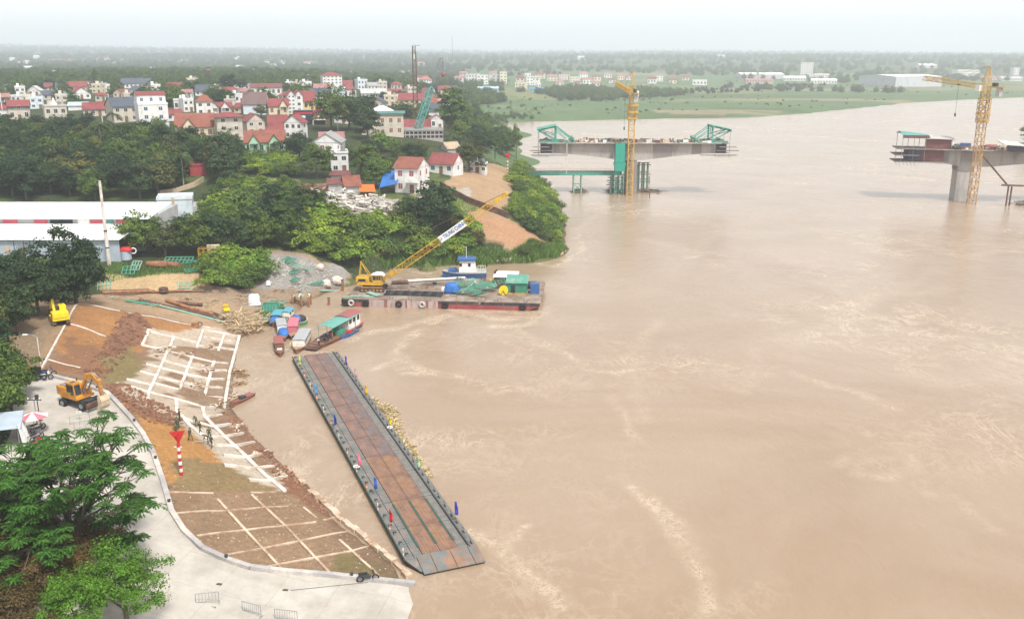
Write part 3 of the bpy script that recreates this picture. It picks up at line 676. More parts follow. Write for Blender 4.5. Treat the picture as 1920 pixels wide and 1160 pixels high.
# feather flags standing on the bridge
FLG = [(561,692,'lime',(.65,.8,.12)),(648,692,'violet',(.16,.08,.55)),(666,716,'faded pink',(.7,.4,.45)),(685,748,'amber',(.8,.5,.03)),(730,806,'lemon yellow',(.88,.75,.02)),(591,746,'sky blue',(.1,.4,.75)),(627,806,'dark blue',(.03,.06,.3)),
       (672,884,'pink',(.85,.25,.4)),(702,928,'cobalt blue',(.06,.15,.6)),(731,990,'red',(.7,.02,.03)),(783,886,'pale green',(.5,.85,.5)),(853,976,'indigo',(.07,.06,.5))]
for i, (a, b, nm, c) in enumerate(FLG):
    m = pmat('flag_'+nm.replace(' ','_'), c, .7, .1, 2, trans=.35); p = G(a, b, DZ)
    t = thing('flag', nm+' feather flag on a thin pole on the pontoon bridge', 'flag', p, random.uniform(-.6,.6), 'feather flags along the pontoon bridge')
    MB().tube((0,0,-.05),(0,0,2.45),.022,6).build('pole', M('steel_grey'), t)
    mb = MB(); secs = []
    for k in range(9):
        z = .85+k*.2; wd = .42*(1-.5*(k/8)**2.2) if k else .3; ww = .07*math.sin(k*1.1+i)
        secs.append([(.02,ww*.2-.006,z),(wd*.5,ww,z-.05),(wd,ww*1.6,z-.1),(wd,ww*1.6+.012,z-.1),(wd*.5,ww+.012,z-.05),(.02,ww*.2+.006,z)])
    mb.loft(secs); mb.build('banner', m, t, True)

# straw and driftwood caught against the bridge
def sticks(name, label, cat, centers, n, L, r, mats, kind='stuff', flat=.25, seed=1, z0=None):
    """heap of loose sticks: centers = (x, y, z, spread, height)"""
    rnd = random.Random(seed); mb = MB()
    for k in range(n):
        c = rnd.choice(centers); a = rnd.uniform(0, 2*math.pi); q = abs(rnd.gauss(0,.5))*c[3]; x = c[0]+math.cos(a)*q; y = c[1]+math.sin(a)*q
        h = max(0, c[4]*(1-q/(c[3]*1.4)))*rnd.random(); ll = L*rnd.uniform(.4,1.3); b = rnd.uniform(0,2*math.pi); e = rnd.uniform(-flat,flat)
        d = Vector((math.cos(b)*math.cos(e),math.sin(b)*math.cos(e),math.sin(e)))*ll/2; p = Vector((x,y,c[2]+h+abs(d.z)*.6)); mb.cur = rnd.randrange(len(mats))
        mb.bar(p-d, p+d, r*rnd.uniform(.6,1.5))
    return tag(mb.build(name, [M(m) for m in mats]), label, cat, kind=kind)
pmat('straw', (.66,.5,.28), .9, .3, 2.0); pmat('straw_dark', (.3,.2,.1), .9, .3, 2.0); pmat('straw_green', (.2,.22,.08), .9, .3, 2.0)
cs = []
for a, b, s, h in [(700,750,.8,.3),(712,762,1.4,.5),(725,765,1.9,.6),(738,775,1.6,.6),(735,790,1.7,.5),(745,800,1.2,.5),(748,815,1.0,.4),(757,826,1.2,.4),(768,838,1.1,.4),(776,850,.9,.35),(786,865,.9,.3),(797,880,.7,.3),(806,892,.5,.2)]:
    p = G(a,b,0); cs.append((p.x-.3,p.y-.1,.02,s*.72,h))
sticks('driftwood', 'yellow straw and driftwood caught along the upstream side of the pontoon bridge', 'debris', cs, 3000, 1.0, .06, ['straw','straw_dark','straw','wood_pale','straw_green'], seed=5)
# ------------------------------------------------------------------ lattice helper
def lattice(mb, p, q, w, h, n, rc, rb, w1=None, h1=None, up=(0,0,1), taper=0):
    """four chords with zigzag bracing from p to q; taper: fraction at each end that narrows to a point"""
    p = Vector(p); q = Vector(q); d = (q-p); L = d.length; d.normalize(); u = Vector(up)
    if abs(d.dot(u)) > .95: u = Vector((0,1,0))
    a = d.cross(u).normalized(); u = a.cross(d).normalized()
    def corner(i, k):
        f = i/n; s = 1.0
        if taper:
            s = min(1, max(.18, f/taper), max(.18, (1-f)/taper))
        ww = (w + ((w1 or w)-w)*f)*s/2; hh = (h+((h1 or h)-h)*f)*s/2
        sx, sz = ((-1,-1),(1,-1),(1,1),(-1,1))[k]
        return p + d*(L*f) + a*(sx*ww) + u*(sz*hh)
    for i in range(n):
        for k in range(4):
            mb.bar(corner(i,k), corner(i+1,k), rc)
            k2 = (k+1)%4
            if i % 2 == 0: mb.bar(corner(i,k), corner(i+1,k2), rb)
            else: mb.bar(corner(i,k2), corner(i+1,k), rb)
            mb.bar(corner(i,k), corner(i,k2), rb)
    return mb
def text_mesh(s, size, depth=.02):
    cu = bpy.data.curves.new('lettering','FONT'); cu.body = s; cu.size = size; cu.extrude = depth; cu.offset = .022; cu.align_x = 'CENTER'; cu.align_y = 'CENTER'
    o = bpy.data.objects.new('lettering', cu); col.objects.link(o); dg = bpy.context.evaluated_depsgraph_get(); me = bpy.data.meshes.new_from_object(o.evaluated_get(dg)); me.name = 'lettering'
    bpy.data.objects.remove(o); bpy.data.curves.remove(cu); return me

# ------------------------------------------------------------------ work barge
pmat('barge_deck', (.20,.145,.11), .85, .3, .6, .4, 5, c2=(.33,.27,.22), c2amt=.5, c2scale=.25)
pmat('hull_pale', (.42,.34,.31), .8, .2, .6, .15, 5, c2=(.26,.08,.07), c2amt=.35, vdirt=(2,1,.15))
pmat('hull_black', (.04,.04,.05), .8, .3, .6, .15, 5, c2=(.15,.08,.07), c2amt=.35)
BA = G(644,574,0); BB = G(1012,583,0); bdir = (BB-BA); BLEN = bdir.length; brz = math.atan2(bdir.y, bdir.x)
BDZ = 1.75; BW = G(1000,528,BDZ).y - G(1000,570,BDZ).y
barge = thing('work_barge', 'flat rusty red work barge with tyre fenders moored off the gravel bank', 'barge', BA, brz)
def bl(px, py, z=BDZ):
    """pixel on the barge's deck -> barge coordinates"""
    p = G(px, py, z)-BA; c, s = math.cos(-brz), math.sin(-brz); return Vector((p.x*c-p.y*s, p.x*s+p.y*c, z))
def bw(v):
    c, s = math.cos(brz), math.sin(brz); return Vector((BA.x+v[0]*c-v[1]*s, BA.y+v[0]*s+v[1]*c, v[2]))
prof = [(0,BDZ-.12),(.6,-.6),(BLEN-4,-.6),(BLEN,BDZ-.7),(BLEN,BDZ-.12)]
MB().extr(prof, 0, BW).build('hull', M('red_hull'), barge)
MB().b(0.0,-.03,BDZ-.12,BLEN+.1,BW+.03,BDZ).build('deck', M('barge_deck'), barge)
MB().b(.05,-.025,BDZ-.75,BLEN-.1,0,BDZ-.13).build('hull_stripe', M('hull_black'), barge)
x0, x1 = bl(690,562).x, bl(800,562).x
for i, (a, b) in enumerate(((690,722),(724,760),(762,800),(802,822))):
    MB().b(bl(a,562).x,-.06,-.1,bl(b,562).x,-.028,BDZ-.14).build('pale_plate', M('hull_pale'), barge)
for a in (720,762,802,858,912,945):
    xx = bl(a,562).x; MB().b(xx-.07,-.1,-.3,xx+.07,-.04,BDZ-.05).build('hull_rib', M('red_hull'), barge)
for a in (642,653,681,745,790,834,981):
    xx = bl(a,565).x; pale = a in (653,790)
    o = MB().ring((xx,-.28,.85),.52,.24,(0,1,0)).build('tyre_fender', M('concrete') if pale else M('black_rubber'), barge, True)
MB().ring((-.3,.9,.9),.5,.24,(1,0,0)).build('tyre_fender', M('black_rubber'), barge, True)
for a, b in ((735,557),(770,557),(812,557),(900,560),(930,561),(985,560)):
    v = bl(a,b); mb = MB(); mb.tube((v.x,.35,BDZ),(v.x,.35,BDZ+.5),.14,8); mb.tube((v.x+.6,.35,BDZ),(v.x+.6,.35,BDZ+.5),.14,8); mb.build('mooring_bollard', M('steel_grey'), barge)
random.seed(21)
def deck_obj(name, label, cat, mb, mats, group=None, smooth=False):
    o = mb.build(name, mats, None, smooth); o.matrix_world = Matrix.Translation(BA) @ Matrix.Rotation(brz,4,'Z'); return tag(o, label, cat, group)
# black pipes
a = bl(722,552); b = bl(832,548)
for k in range(9):
    pts = []
    for j in range(7):
        f = j/6; pts.append((a.x+(b.x-a.x)*f+random.uniform(-.2,.2)*(j in (0,6)), a.y-.9+k*.36+.35*math.sin(f*3+.4)+random.uniform(-.06,.06), BDZ+.17+.16*(k%3==1)))
    deck_obj('pipe', 'black plastic pipe in the bundle on the barge deck', 'pipe', MB().path(pts,.15,8), M('pipe_black'), 'black pipes on the barge deck', True)
# pale green sheets
for (c, d, r, e) in ((bl(668,556),(5.5,.9,.08),.25,0),(bl(700,553),(4.2,1.3,.08),-.75,.06),(bl(690,557),(2.5,.8,.08),.1,0)):
    deck_obj('scrap_sheet', 'pale green steel panel lying flat near the crane tracks on the barge', 'panel', MB().box((c.x,c.y,BDZ+.12+e*3),d,rz=r,rx=e), M('steel_green_pale'), 'pale green panels on the barge')
# blue tarp over a machine
def tarp(c, sx, sy, h, n=14, seed=0, jit=.12):
    rnd = random.Random(seed); mb = MB(); secs = []
    for k, (f, s) in enumerate(((0,1.05),(.35,1.0),(.75,.9),(.95,.72),(1.0,.35))):
        secs.append([(c[0]+sx/2*s*math.copysign(abs(math.cos(t))**.6,math.cos(t))*(1+rnd.uniform(-jit,jit)), c[1]+sy/2*s*math.copysign(abs(math.sin(t))**.6,math.sin(t))*(1+rnd.uniform(-jit,jit)), c[2]+h*f*(1+rnd.uniform(-jit,jit)*.5*(f>0))) for t in [2*math.pi*j/n for j in range(n)]])
    return mb.loft(secs)
c = bl(848,549); deck_obj('tarp_bundle', 'bright blue tarpaulin draped over a machine in the middle of the barge deck', 'tarpaulin', tarp((c.x,c.y,BDZ),3.4,2.6,2.3,16,3), M('blue_tarp'), None, True)
c = bl(832,547); deck_obj('sack', 'white bulk sack beside the blue tarpaulin on the barge', 'sack', tarp((c.x,c.y,BDZ),1.2,1.2,1.1,12,5), M('white_sack'), None, True)
# heap of green scaffold frames
def panel_frame(mb, c, w, h, nx, ny, r=.05, rz=0, rx=0, ry=0):
    m = Matrix.Translation(c) @ Matrix.Rotation(rz,4,'Z') @ Matrix.Rotation(ry,4,'Y') @ Matrix.Rotation(rx,4,'X')
    for i in range(nx+1): mb.bar(m @ Vector((w*(i/nx-.5),-h/2,0)), m @ Vector((w*(i/nx-.5),h/2,0)), r)
    for j in range(ny+1): mb.bar(m @ Vector((-w/2,h*(j/ny-.5),0)), m @ Vector((w/2,h*(j/ny-.5),0)), r)
    return mb
for k in range(15):
    c = bl(random.uniform(868,932), random.uniform(538,557)); c.z = BDZ+.15+k*.13
    deck_obj('scaffold_frame', 'green steel scaffold frame tangled in the heap on the barge', 'scaffold frame', panel_frame(MB(), c, random.uniform(3,5.5), random.uniform(1.1,2.2), 6, 3, .11, random.uniform(-.7,.7), random.uniform(-.3,.5), random.uniform(-.35,.35)), M('steel_green') if k % 3 else M('steel_green_pale'), 'green frames on the barge')
c0, c1 = bl(866,552), bl(892,538); deck_obj('plank', 'white plank leaning on the green frames on the barge', 'plank', MB().bar((c0.x,c0.y,BDZ+.3),(c1.x,c1.y,BDZ+1.3),.4,.1), M('white_paint'))
# yellow hose reel
c = bl(944,553); reel = thing('hose_reel', 'yellow round cable reel standing beside the green barge cabin', 'reel', bw(c), brz)
MB().tube((0,-.45,1.05),(0,-.32,1.05),1.0,20).build('flange', M('bright_yellow'), reel); MB().tube((0,.32,1.05),(0,.45,1.05),1.0,20).build('flange', M('bright_yellow'), reel)
MB().tube((0,-.32,1.05),(0,.32,1.05),.75,16).build('drum', M('pipe_black'), reel); mb = MB(); mb.bar((-.6,-.5,0),(0,-.5,1.05),.1); mb.bar((.6,-.5,0),(0,-.5,1.05),.1); mb.bar((-.6,.5,0),(0,.5,1.05),.1); mb.bar((.6,.5,0),(0,.5,1.05),.1); mb.build('stand', M('steel_dark'), reel)
# cabin
def shed(name, label, cat, loc, rz, L, W, H, wall, roof, base=None, rise=.6, over=.3, door=True, group=None):
    t = thing(name, label, cat, loc, rz, group); z0 = 0
    if base: MB().b(-L/2-.1,-W/2-.1,0,L/2+.1,W/2+.1,.3).build('base_frame', M(base), t); z0 = .302
    MB().loft([[(-L/2,-W/2,z0),(L/2,-W/2,z0),(L/2,W/2,z0),(-L/2,W/2,z0)],[(-L/2,-W/2,H),(L/2,-W/2,H),(L/2,W/2,H+rise),(-L/2,W/2,H+rise)]]).build('wall', M(wall), t)
    d = rise/W; y0, y1 = -W/2-over, W/2+over
    MB().loft([[(-L/2-over,y0,H+.03-over*d),(L/2+over,y0,H+.03-over*d),(L/2+over,y1,H+.03+rise+over*d),(-L/2-over,y1,H+.03+rise+over*d)],[(-L/2-over,y0,H+.13-over*d),(L/2+over,y0,H+.13-over*d),(L/2+over,y1,H+.13+rise+over*d),(-L/2-over,y1,H+.13+rise+over*d)]]).build('roof', M(roof), t)
    if door: MB().b(-L*.3,-W/2-.04,z0,-L*.3+.9,-W/2-.005,min(2.0,H-.2)).build('door', M('glass_dark'), t)
    return t
pmat('cabin_green', (.05,.22,.15), .65, .15, 1, .3, wave=(6,'X')); pmat('roof_green', (.09,.30,.22), .6, .18, .7, .3, wave=(5,'X'), c2=(.25,.33,.28), c2amt=.4)
c = bl(969,551); shed('deck_cabin', 'green sheet metal cabin on a yellow base at the bow end of the barge', 'cabin', bw(c+Vector((0,1.4,0))), brz, 4.3, 3.2, 2.5, 'cabin_green', 'roof_green', 'yellow_paint', rise=.9)
c = bl(948,536); shed('machine_shelter', 'low shelter with a pale corrugated roof behind the green barge cabin', 'shelter', bw(c+Vector((0,1.6,0))), brz, 5.0, 3.0, 2.0, 'rust_dark', 'white_paint', None, rise=.5, door=False)
c = bl(1003,549); deck_obj('water_tank', 'blue square tank at the bow corner of the barge', 'tank', MB().box((c.x,c.y,BDZ+1.1),(1.9,1.9,2.2)), M('blue_paint'))
c = bl(996,541); deck_obj('drum', 'dark drum lying between the green cabin and the blue tank on the barge', 'drum', MB().tube((c.x-1.2,c.y,BDZ+.8),(c.x+1.0,c.y,BDZ+.8),.8,14), M('pipe_black'))
c0, c1 = bl(765,530), bl(872,524); deck_obj('pipe', 'long white pipe lying across the barge deck towards the tug', 'pipe', MB().tube((c0.x,c0.y,BDZ+.45),(c1.x,c1.y,BDZ+.45),.26,10), M('white_paint'))
c0, c1 = bl(734,533), bl(766,532); deck_obj('pipe', 'thick dark rusty pipe beside the crane on the barge', 'pipe', MB().tube((c0.x,c0.y,BDZ+.42),(c1.x,c1.y,BDZ+.42),.42,12), M('rust_dark'))
c = bl(928,532); mb = MB(); mb.path([(c.x,c.y,BDZ),(c.x,c.y,BDZ+2.6),(c.x+.25,c.y,BDZ+3.1),(c.x+.6,c.y,BDZ+3.2)],.22,8); deck_obj('exhaust_pipe', 'black bent exhaust stack rising behind the green frames on the barge', 'exhaust pipe', mb, M('pipe_black'))
c = bl(921,532); deck_obj('buoy', 'round orange yellow float on the barge beside the exhaust stack', 'float', MB().ball((c.x,c.y,BDZ+.6),.62,12,8), M('yellow_paint'), None, True)
for k, (a, b, m, s) in enumerate(((868,538,'rust',1.0),(876,530,'concrete',.9),(936,540,'rust_dark',1.1),(860,527,'steel_grey',.8),(905,529,'red_hull',.8),(800,540,'rust',.4),(780,536,'concrete',.35),(815,533,'steel_dark',.5))):
    c = bl(a,b); mb = MB(); mb.box((c.x,c.y,BDZ+s*.45),(s*1.7,s,s*.9)); mb.tube((c.x-.3*s,c.y,BDZ+s*.9),(c.x-.3*s,c.y,BDZ+s*1.3),.2*s,8); mb.box((c.x+.6*s,c.y,BDZ+s*.95),(.4*s,.7*s,.25*s))
    deck_obj('winch_engine', ['rusty engine block beside the blue tarpaulin','grey engine with a short stack behind the blue tarpaulin','dark engine between the reel and the green frames','steel grey pump by the white pipe','red winch at the far barge edge','small rusty pump in the middle of the open deck','small grey pump near the black pipes','dark pump by the long white pipe'][k]+' on the barge', 'engine', mb, M(m))
sticks('deck_debris', 'loose scrap and planks scattered over the barge deck', 'debris', [(*bw(bl(a,b)).xy, BDZ+.02, s, .15) for a, b, s in ((760,540,5),(800,535,6),(850,555,4),(670,552,4),(900,560,5),(700,545,4))], 170, 1.2, .07, ['wood','rust','concrete','steel_dark','wood_pale'], seed=8, flat=.06)

# ------------------------------------------------------------------ crawler crane on the barge
cpos = bw(bl(701,544)); cr = thing('crawler_crane', 'yellow crawler crane with a long lattice boom standing on the barge', 'crawler crane', cpos, brz+.02)
TL = 5.6
for sy, nm in ((-1.75,0),(1.75,1)):
    mb = MB(); secs = []
    ringp = []
    for k in range(20):
        t = 2*math.pi*k/20; x = (TL/2-.55)*(1 if math.cos(t) > 0 else -1)+.55*math.cos(t); ringp.append((x, .55+.5*math.sin(t)))
    mb.loft([[(x,sy-.42,z) for x,z in ringp],[(x,sy+.42,z) for x,z in ringp]]); tr = mb.build('track', M('steel_dark'), cr)
    for k in range(6):
        MB().tube((-2.1+k*.84,sy-.48,.5),(-2.1+k*.84,sy-.43,.5),.3,10).build('roller', M('rust'), tr)
    MB().bar((-TL/2+.4,sy-.25,1.12),(TL/2-.4,sy-.25,1.12),.5,.06).build('track_guard', M('orange_paint'), tr)
MB().b(-2.0,-1.6,.45,2.0,1.6,1.15).build('car_body', M('steel_dark'), cr)
MB().tube((0,0,1.15),(0,0,1.5),1.2,18).build('slew_ring', M('steel_dark'), cr)
mb = MB(); mb.loft([[(-3.6,-1.6,1.5),(2.3,-1.6,1.5),(2.3,1.6,1.5),(-3.6,1.6,1.5)],[(-3.6,-1.6,3.1),(-.9,-1.6,3.3),(-.9,1.6,3.3),(-3.6,1.6,3.1)]]); 
MB().b(-3.6,-1.6,1.5,-.7,1.6,3.2).build('engine_house', M('yellow_paint'), cr, bevel=.08); MB().b(-.7,-1.55,1.5,2.3,1.55,2.0).build('platform', M('yellow_paint'), cr)
MB().b(-3.0,-1.64,2.3,-1.4,-1.602,2.9).build('grille', M('glass_dark'), cr)
for k in range(3): MB().box((-3.45+k*.16,-1.63,1.9+k*.2),(.1,.04,.55),ry=.5).build('warning_stripe', M('pipe_black'), cr)
cb = MB().b(.1,-1.6,2.0,2.1,-.35,3.8).build('cab', M('yellow_paint'), cr, bevel=.06)
for x0, x1 in ((.2,.9),(1.0,1.45),(1.55,2.0)): MB().b(x0,-1.64,2.7,x1,-1.602,3.6).build('window', M('glass_dark'), cb)
MB().b(2.102,-1.5,2.5,2.14,-.45,3.6).build('windscreen', M('glass_dark'), cb); MB().b(-.1,-1.7,3.8,2.3,-.25,3.95).build('cab_roof', M('white_paint'), cb)
MB().b(.0,-.3,2.0,1.8,1.5,2.9).build('winch_house', M('yellow_paint'), cr)
cw = brz+.02; cM = Matrix.Translation(cpos) @ Matrix.Rotation(cw,4,'Z'); cI = cM.inverted()
tipw = atd(948,362,cpos.y+1.5); tip = cI @ tipw; foot = Vector((2.0,0,2.3)); tip.y = 0
mb = MB(); mb.bar((-3.0,-.7,3.2),(-2.6,-.35,6.4),.18); mb.bar((-3.0,.7,3.2),(-2.6,.35,6.4),.18); mb.bar((-.6,-.7,3.2),(-2.6,-.35,6.4),.16); mb.bar((-.6,.7,3.2),(-2.6,.35,6.4),.16); mb.bar((-2.6,-.5,6.4),(-2.6,.5,6.4),.25); mb.build('gantry', M('yellow_paint'), cr)
bm_ = lattice(MB(), foot, tip, 1.3, 1.3, 26, .1, .055, taper=.12).build('boom', M('yellow_paint'), cr)
u = (tip-foot).normalized(); nrm = Vector((-u.z,0,u.x)); BLN = (tip-foot).length
MB().loft([[foot+u*.2+nrm*s*.3+Vector((0,t*.35,0)) for s, t in ((-1,-1),(1,-1),(1,1),(-1,1))],[foot+u*3.6+nrm*s*.7+Vector((0,t*.66,0)) for s, t in ((-1,-1),(1,-1),(1,1),(-1,1))]]).build('boom_foot_plate', M('yellow_paint'), bm_)
MB().loft([[tip-u*2.4+nrm*s*.45+Vector((0,t*.45,0)) for s, t in ((-1,-1),(1,-1),(1,1),(-1,1))],[tip+u*.5+nrm*s*.35+Vector((0,t*.4,0)) for s, t in ((-1,-1),(1,-1),(1,1),(-1,1))]]).build('boom_head', M('yellow_paint'), bm_)
MB().tube(tip+Vector((.3,-.35,.2)),tip+Vector((.3,.35,.2)),.55,14).build('sheave', M('yellow_paint'), bm_)
mid = foot+u*(BLN*.42)+nrm*1.9
mb = MB(); gtp = Vector((-2.6,0,6.45))
for s in (-.35,.35):
    y = Vector((0,s,0)); mb.bar(gtp+y, tip+nrm*.4+y, .05); mb.bar(gtp+y*.5, mid+y*.4, .05)
mb.build('pendant_rope', M('rust_dark'), cr)
# name board on the boom
sg = foot+u*(BLN*.485)+nrm*.1; SLN = BLN*.205
ang = math.atan2(u.z,u.x)
sgn = MB().box((0,0,0),(SLN,.08,1.5)).build('name_board', M('white_paint'), cr); sgn.location = (sg.x+u.x*SLN/2,-.86,sg.z+u.z*SLN/2); sgn.rotation_euler = (0,-ang,0)
pmat('sign_blue', (.015,.10,.36), .5, .05, 1)
tx = inst('lettering', text_mesh('TRUNG CHINH', 1.1), sgn, (.55,-.05,0), (math.pi/2,0,0), (.80*SLN/7.2,1.12,1)); tx.data.materials.append(M('sign_blue'))
mb = MB(); mb.bar((-SLN/2+.18,-.06,-.35),(-SLN/2+.18,-.06,.4),.12,.03); mb.bar((-SLN/2+.45,-.06,-.35),(-SLN/2+.45,-.06,.4),.12,.03); mb.bar((-SLN/2+.12,-.06,-.35),(-SLN/2+.8,-.06,.1),.12,.03); mb.bar((-SLN/2+.72,-.06,-.1),(-SLN/2+.72,-.06,.4),.12,.03)
mb.build('logo', M('sign_blue'), sgn)
tp_ = tarp((1.2,0,3.3),2.6,1.8,.8,12,9,.2); tp_.build('cover_sheet', M('white_sack'), cr, True)

# ------------------------------------------------------------------ boats
def boat(name, label, bow, stern, beam, hull_mat, deck_mat, h=.75, cat='boat', group=None, blunt=.25, sheer=.35):
    """bow, stern: pixels at the waterline"""
    a = G(*bow,0); b = G(*stern,0); c = (a+b)/2; d = a-b; L = d.length; rz = math.atan2(d.y,d.x)
    t = thing(name, label, cat, c, rz, group); secs = []; ds = []
    for k in range(9):
        f = k/8; x = -L/2+L*f; w_ = beam/2*(1 if f < .62 else max(blunt*.4, 1-((f-.62)/.38)**1.8*(1-blunt*.4))); w_ *= (.86+.14*min(1,f/.25)); z = h+sheer*max(0,(f-.5)/.5)**2+.1*max(0,.25-f)
        secs.append([(x,-w_,z),(x,-w_*.75,-.2),(x,w_*.75,-.2),(x,w_,z)]); ds.append((x,w_,z))
    MB().loft(secs).build('hull', M(hull_mat), t)
    for s in (-1,1):
        mb = MB()
        for (x0,w0,z0),(x1,w1,z1) in zip(ds[:-1],ds[1:]): mb.bar((x0,s*w0,z0+.04),(x1,s*w1,z1+.04),.12,.14)
        mb.build('gunwale', M(deck_mat), t)
    mb = MB(); mb.loft([[(x,-w_*.9,z-.0+.012),(x,w_*.9,z+.012),(x,w_*.9,z-.08),(x,-w_*.9,z-.08)] for x,w_,z in ds]); mb.build('deck', M(deck_mat), t)
    return t, L
def cabin(t, x0, x1, w_, z0, h, wall, roof, arch=.25, over=.25, open_=False, posts=True):
    if open_:
        mb = MB()
        for x in np.linspace(x0,x1,4):
            for s in (-1,1): mb.tube((x,s*w_/2,z0),(x,s*w_/2,z0+h),.05,6)
        mb.build('post', M(wall), t)
    else:
        o = MB().b(x0,-w_/2,z0,x1,w_/2,z0+h).build('cabin', M(wall), t)
        for s in (-1,1):
            n = max(1,int((x1-x0)/1.3))
            for k in range(n):
                xa = x0+(k+.2)*(x1-x0)/n; MB().b(xa,s*(w_/2+.005),z0+h*.45,xa+(x1-x0)/n*.6,s*(w_/2+.035),z0+h*.85).build('window', M('glass_dark'), o)
    secs = []
    for x in (x0-over,x1+over):
        pr = [(x,(w_/2+over)*math.cos(q),z0+h+.02+arch*math.sin(q)) for q in np.linspace(0,math.pi,9)]
        secs.append(pr+[(p[0],p[1]*.98,p[2]-.07) for p in reversed(pr)])
    MB().loft(secs).build('roof', M(roof), t)
pmat('boat_roof_green', (.13,.33,.28), .6, .15, 1, .2); pmat('boat_roof_red', (.30,.10,.09), .6, .15, 1, .2); pmat('pink_paint', (.52,.16,.2), .6, .15, 1); pmat('grey_roof', (.36,.37,.37), .6, .2, 1, .2); pmat('hull_brown', (.21,.10,.07), .8, .25, 1, .2); pmat('hull_green', (.08,.33,.16), .7, .2, 1)
t, L = boat('ferry_boat', 'wooden ferry boat with green and red roofs at the far end of the pontoon bridge', (585,657), (668,611), 3.6, 'hull_brown', 'wood_brown', .7, blunt=1.2, sheer=.1)
cabin(t,-L*.33,L*.20,2.9,.75,2.3,'steel_green','boat_roof_green',.35,.3,True); cabin(t,-L*.46,-L*.18,2.6,.75,2.5,'white_paint','boat_roof_red',.35,.25)
MB().b(-L*.1,.6,.75,L*.05,1.3,1.7).build('locker', M('steel_green'), t); MB().b(-L*.25,-1.3,.75,-L*.08,-.9,2.3).build('side_panel', M('steel_green'), t)
mb = MB(); mb.loft([[(L*.42,-1.3,.9),(L*.42,1.3,.9),(L*.42,1.3,.75),(L*.42,-1.3,.75)],[(L*.53,-1.3,.55),(L*.53,1.3,.55),(L*.53,1.3,.4),(L*.53,-1.3,.4)]]); mb.build('bow_ramp', M('rust_dark'), t)
MB().b(-L*.53,-1.5,.8,-L*.44,1.5,1.0).build('stern_platform', M('pink_paint'), t)
t, L = boat('small_boat', 'low blue sampan lashed beside the roofed ferry boat', (640,636), (668,620), 1.7, 'blue_paint', 'blue_paint', .45); MB().box((0,.0,.7),(1.2,.8,.4)).build('engine_box', M('red_paint'), t); MB().box((-1.5,.1,.62),(1.2,.9,.3)).build('crate', M('wood_brown'), t)
t, L = boat('small_boat', 'white fronted cabin boat moored at the head of the pontoon bridge', (556,664), (574,632), 2.5, 'hull_brown', 'wood', .55); cabin(t,-L*.42,L*.26,2.2,.6,1.25,'white_paint','grey_roof',.18,.12); MB().bar((-L*.3,-1.4,1.2),(L*.4,-1.3,1.6),.1).build('pole', M('bright_yellow'), t)
t, L = boat('small_boat', 'narrow brown sampan with a brown roof afloat apart from the others', (526,670), (522,642), 1.7, 'hull_brown', 'wood_brown', .45); cabin(t,-L*.4,L*.12,1.5,.5,1.0,'wood_brown','boat_roof_red',.15,.12); MB().box((L*.2,0,.72),(.5,.9,.25)).build('white_board', M('white_paint'), t)
t, L = boat('small_boat', 'sampan with a bright blue sheet over its foredeck', (534,641), (526,611), 2.0, 'hull_brown', 'wood', .5); cabin(t,-L*.45,L*.0,1.8,.55,1.1,'white_paint','grey_roof',.15,.1); tarp((L*.2,0,.55),L*.35,1.9,1.0,12,4,.06).build('cover_sheet', M('blue_tarp'), t, True)
t, L = boat('small_boat', 'pink painted sampan with a pink cabin between the blue sheeted boats', (547,638), (553,609), 2.0, 'hull_brown', 'wood', .5); cabin(t,-L*.42,L*.18,1.8,.55,1.2,'pink_paint','pink_paint',.12,.12)
t, L = boat('small_boat', 'green hulled boat with a dark tarpaulin roof behind the pink sampan', (577,606), (552,611), 2.4, 'hull_green', 'wood_pale', .8); tarp((-L*.05,0,.85),L*.75,2.0,1.1,14,6,.05).build('cover_sheet', M('pipe_black'), t, True); tarp((-L*.3,0,.9),L*.35,2.3,1.2,12,7,.05).build('blue_sheet', M('blue_tarp'), t, True)
t, L = boat('small_boat', 'sampan with a faded teal roof and blue sheets against the grassy bank', (513,614), (524,596), 2.2, 'wood_brown', 'wood', .6); cabin(t,-L*.5,L*.1,1.9,.65,1.0,'wood_brown','teal_tarp',.2,.15); tarp((L*.24,0,.65),L*.4,2.0,1.0,12,8,.08).build('cover_sheet', M('blue_tarp'), t, True)
t, L = boat('small_boat', 'white walled sampan with a teal roof beside the green hulled boat', (534,603), (545,592), 1.9, 'hull_brown', 'wood', .6); cabin(t,-L*.45,L*.35,1.7,.65,1.1,'white_paint','teal_tarp',.2,.12)
t, L = boat('canoe', 'moored reddish brown canoe drawn up below the white beam grid', (432,763), (474,741), 1.25, 'hull_brown', 'hull_brown', .4, 'canoe'); MB().box((-.2,0,.6),(1.0,.7,.35)).build('engine', M('steel_dark'), t); MB().box((-L*.3,0,.5),(L*.3,.9,.08)).build('plank_deck', M('boat_roof_red'), t)
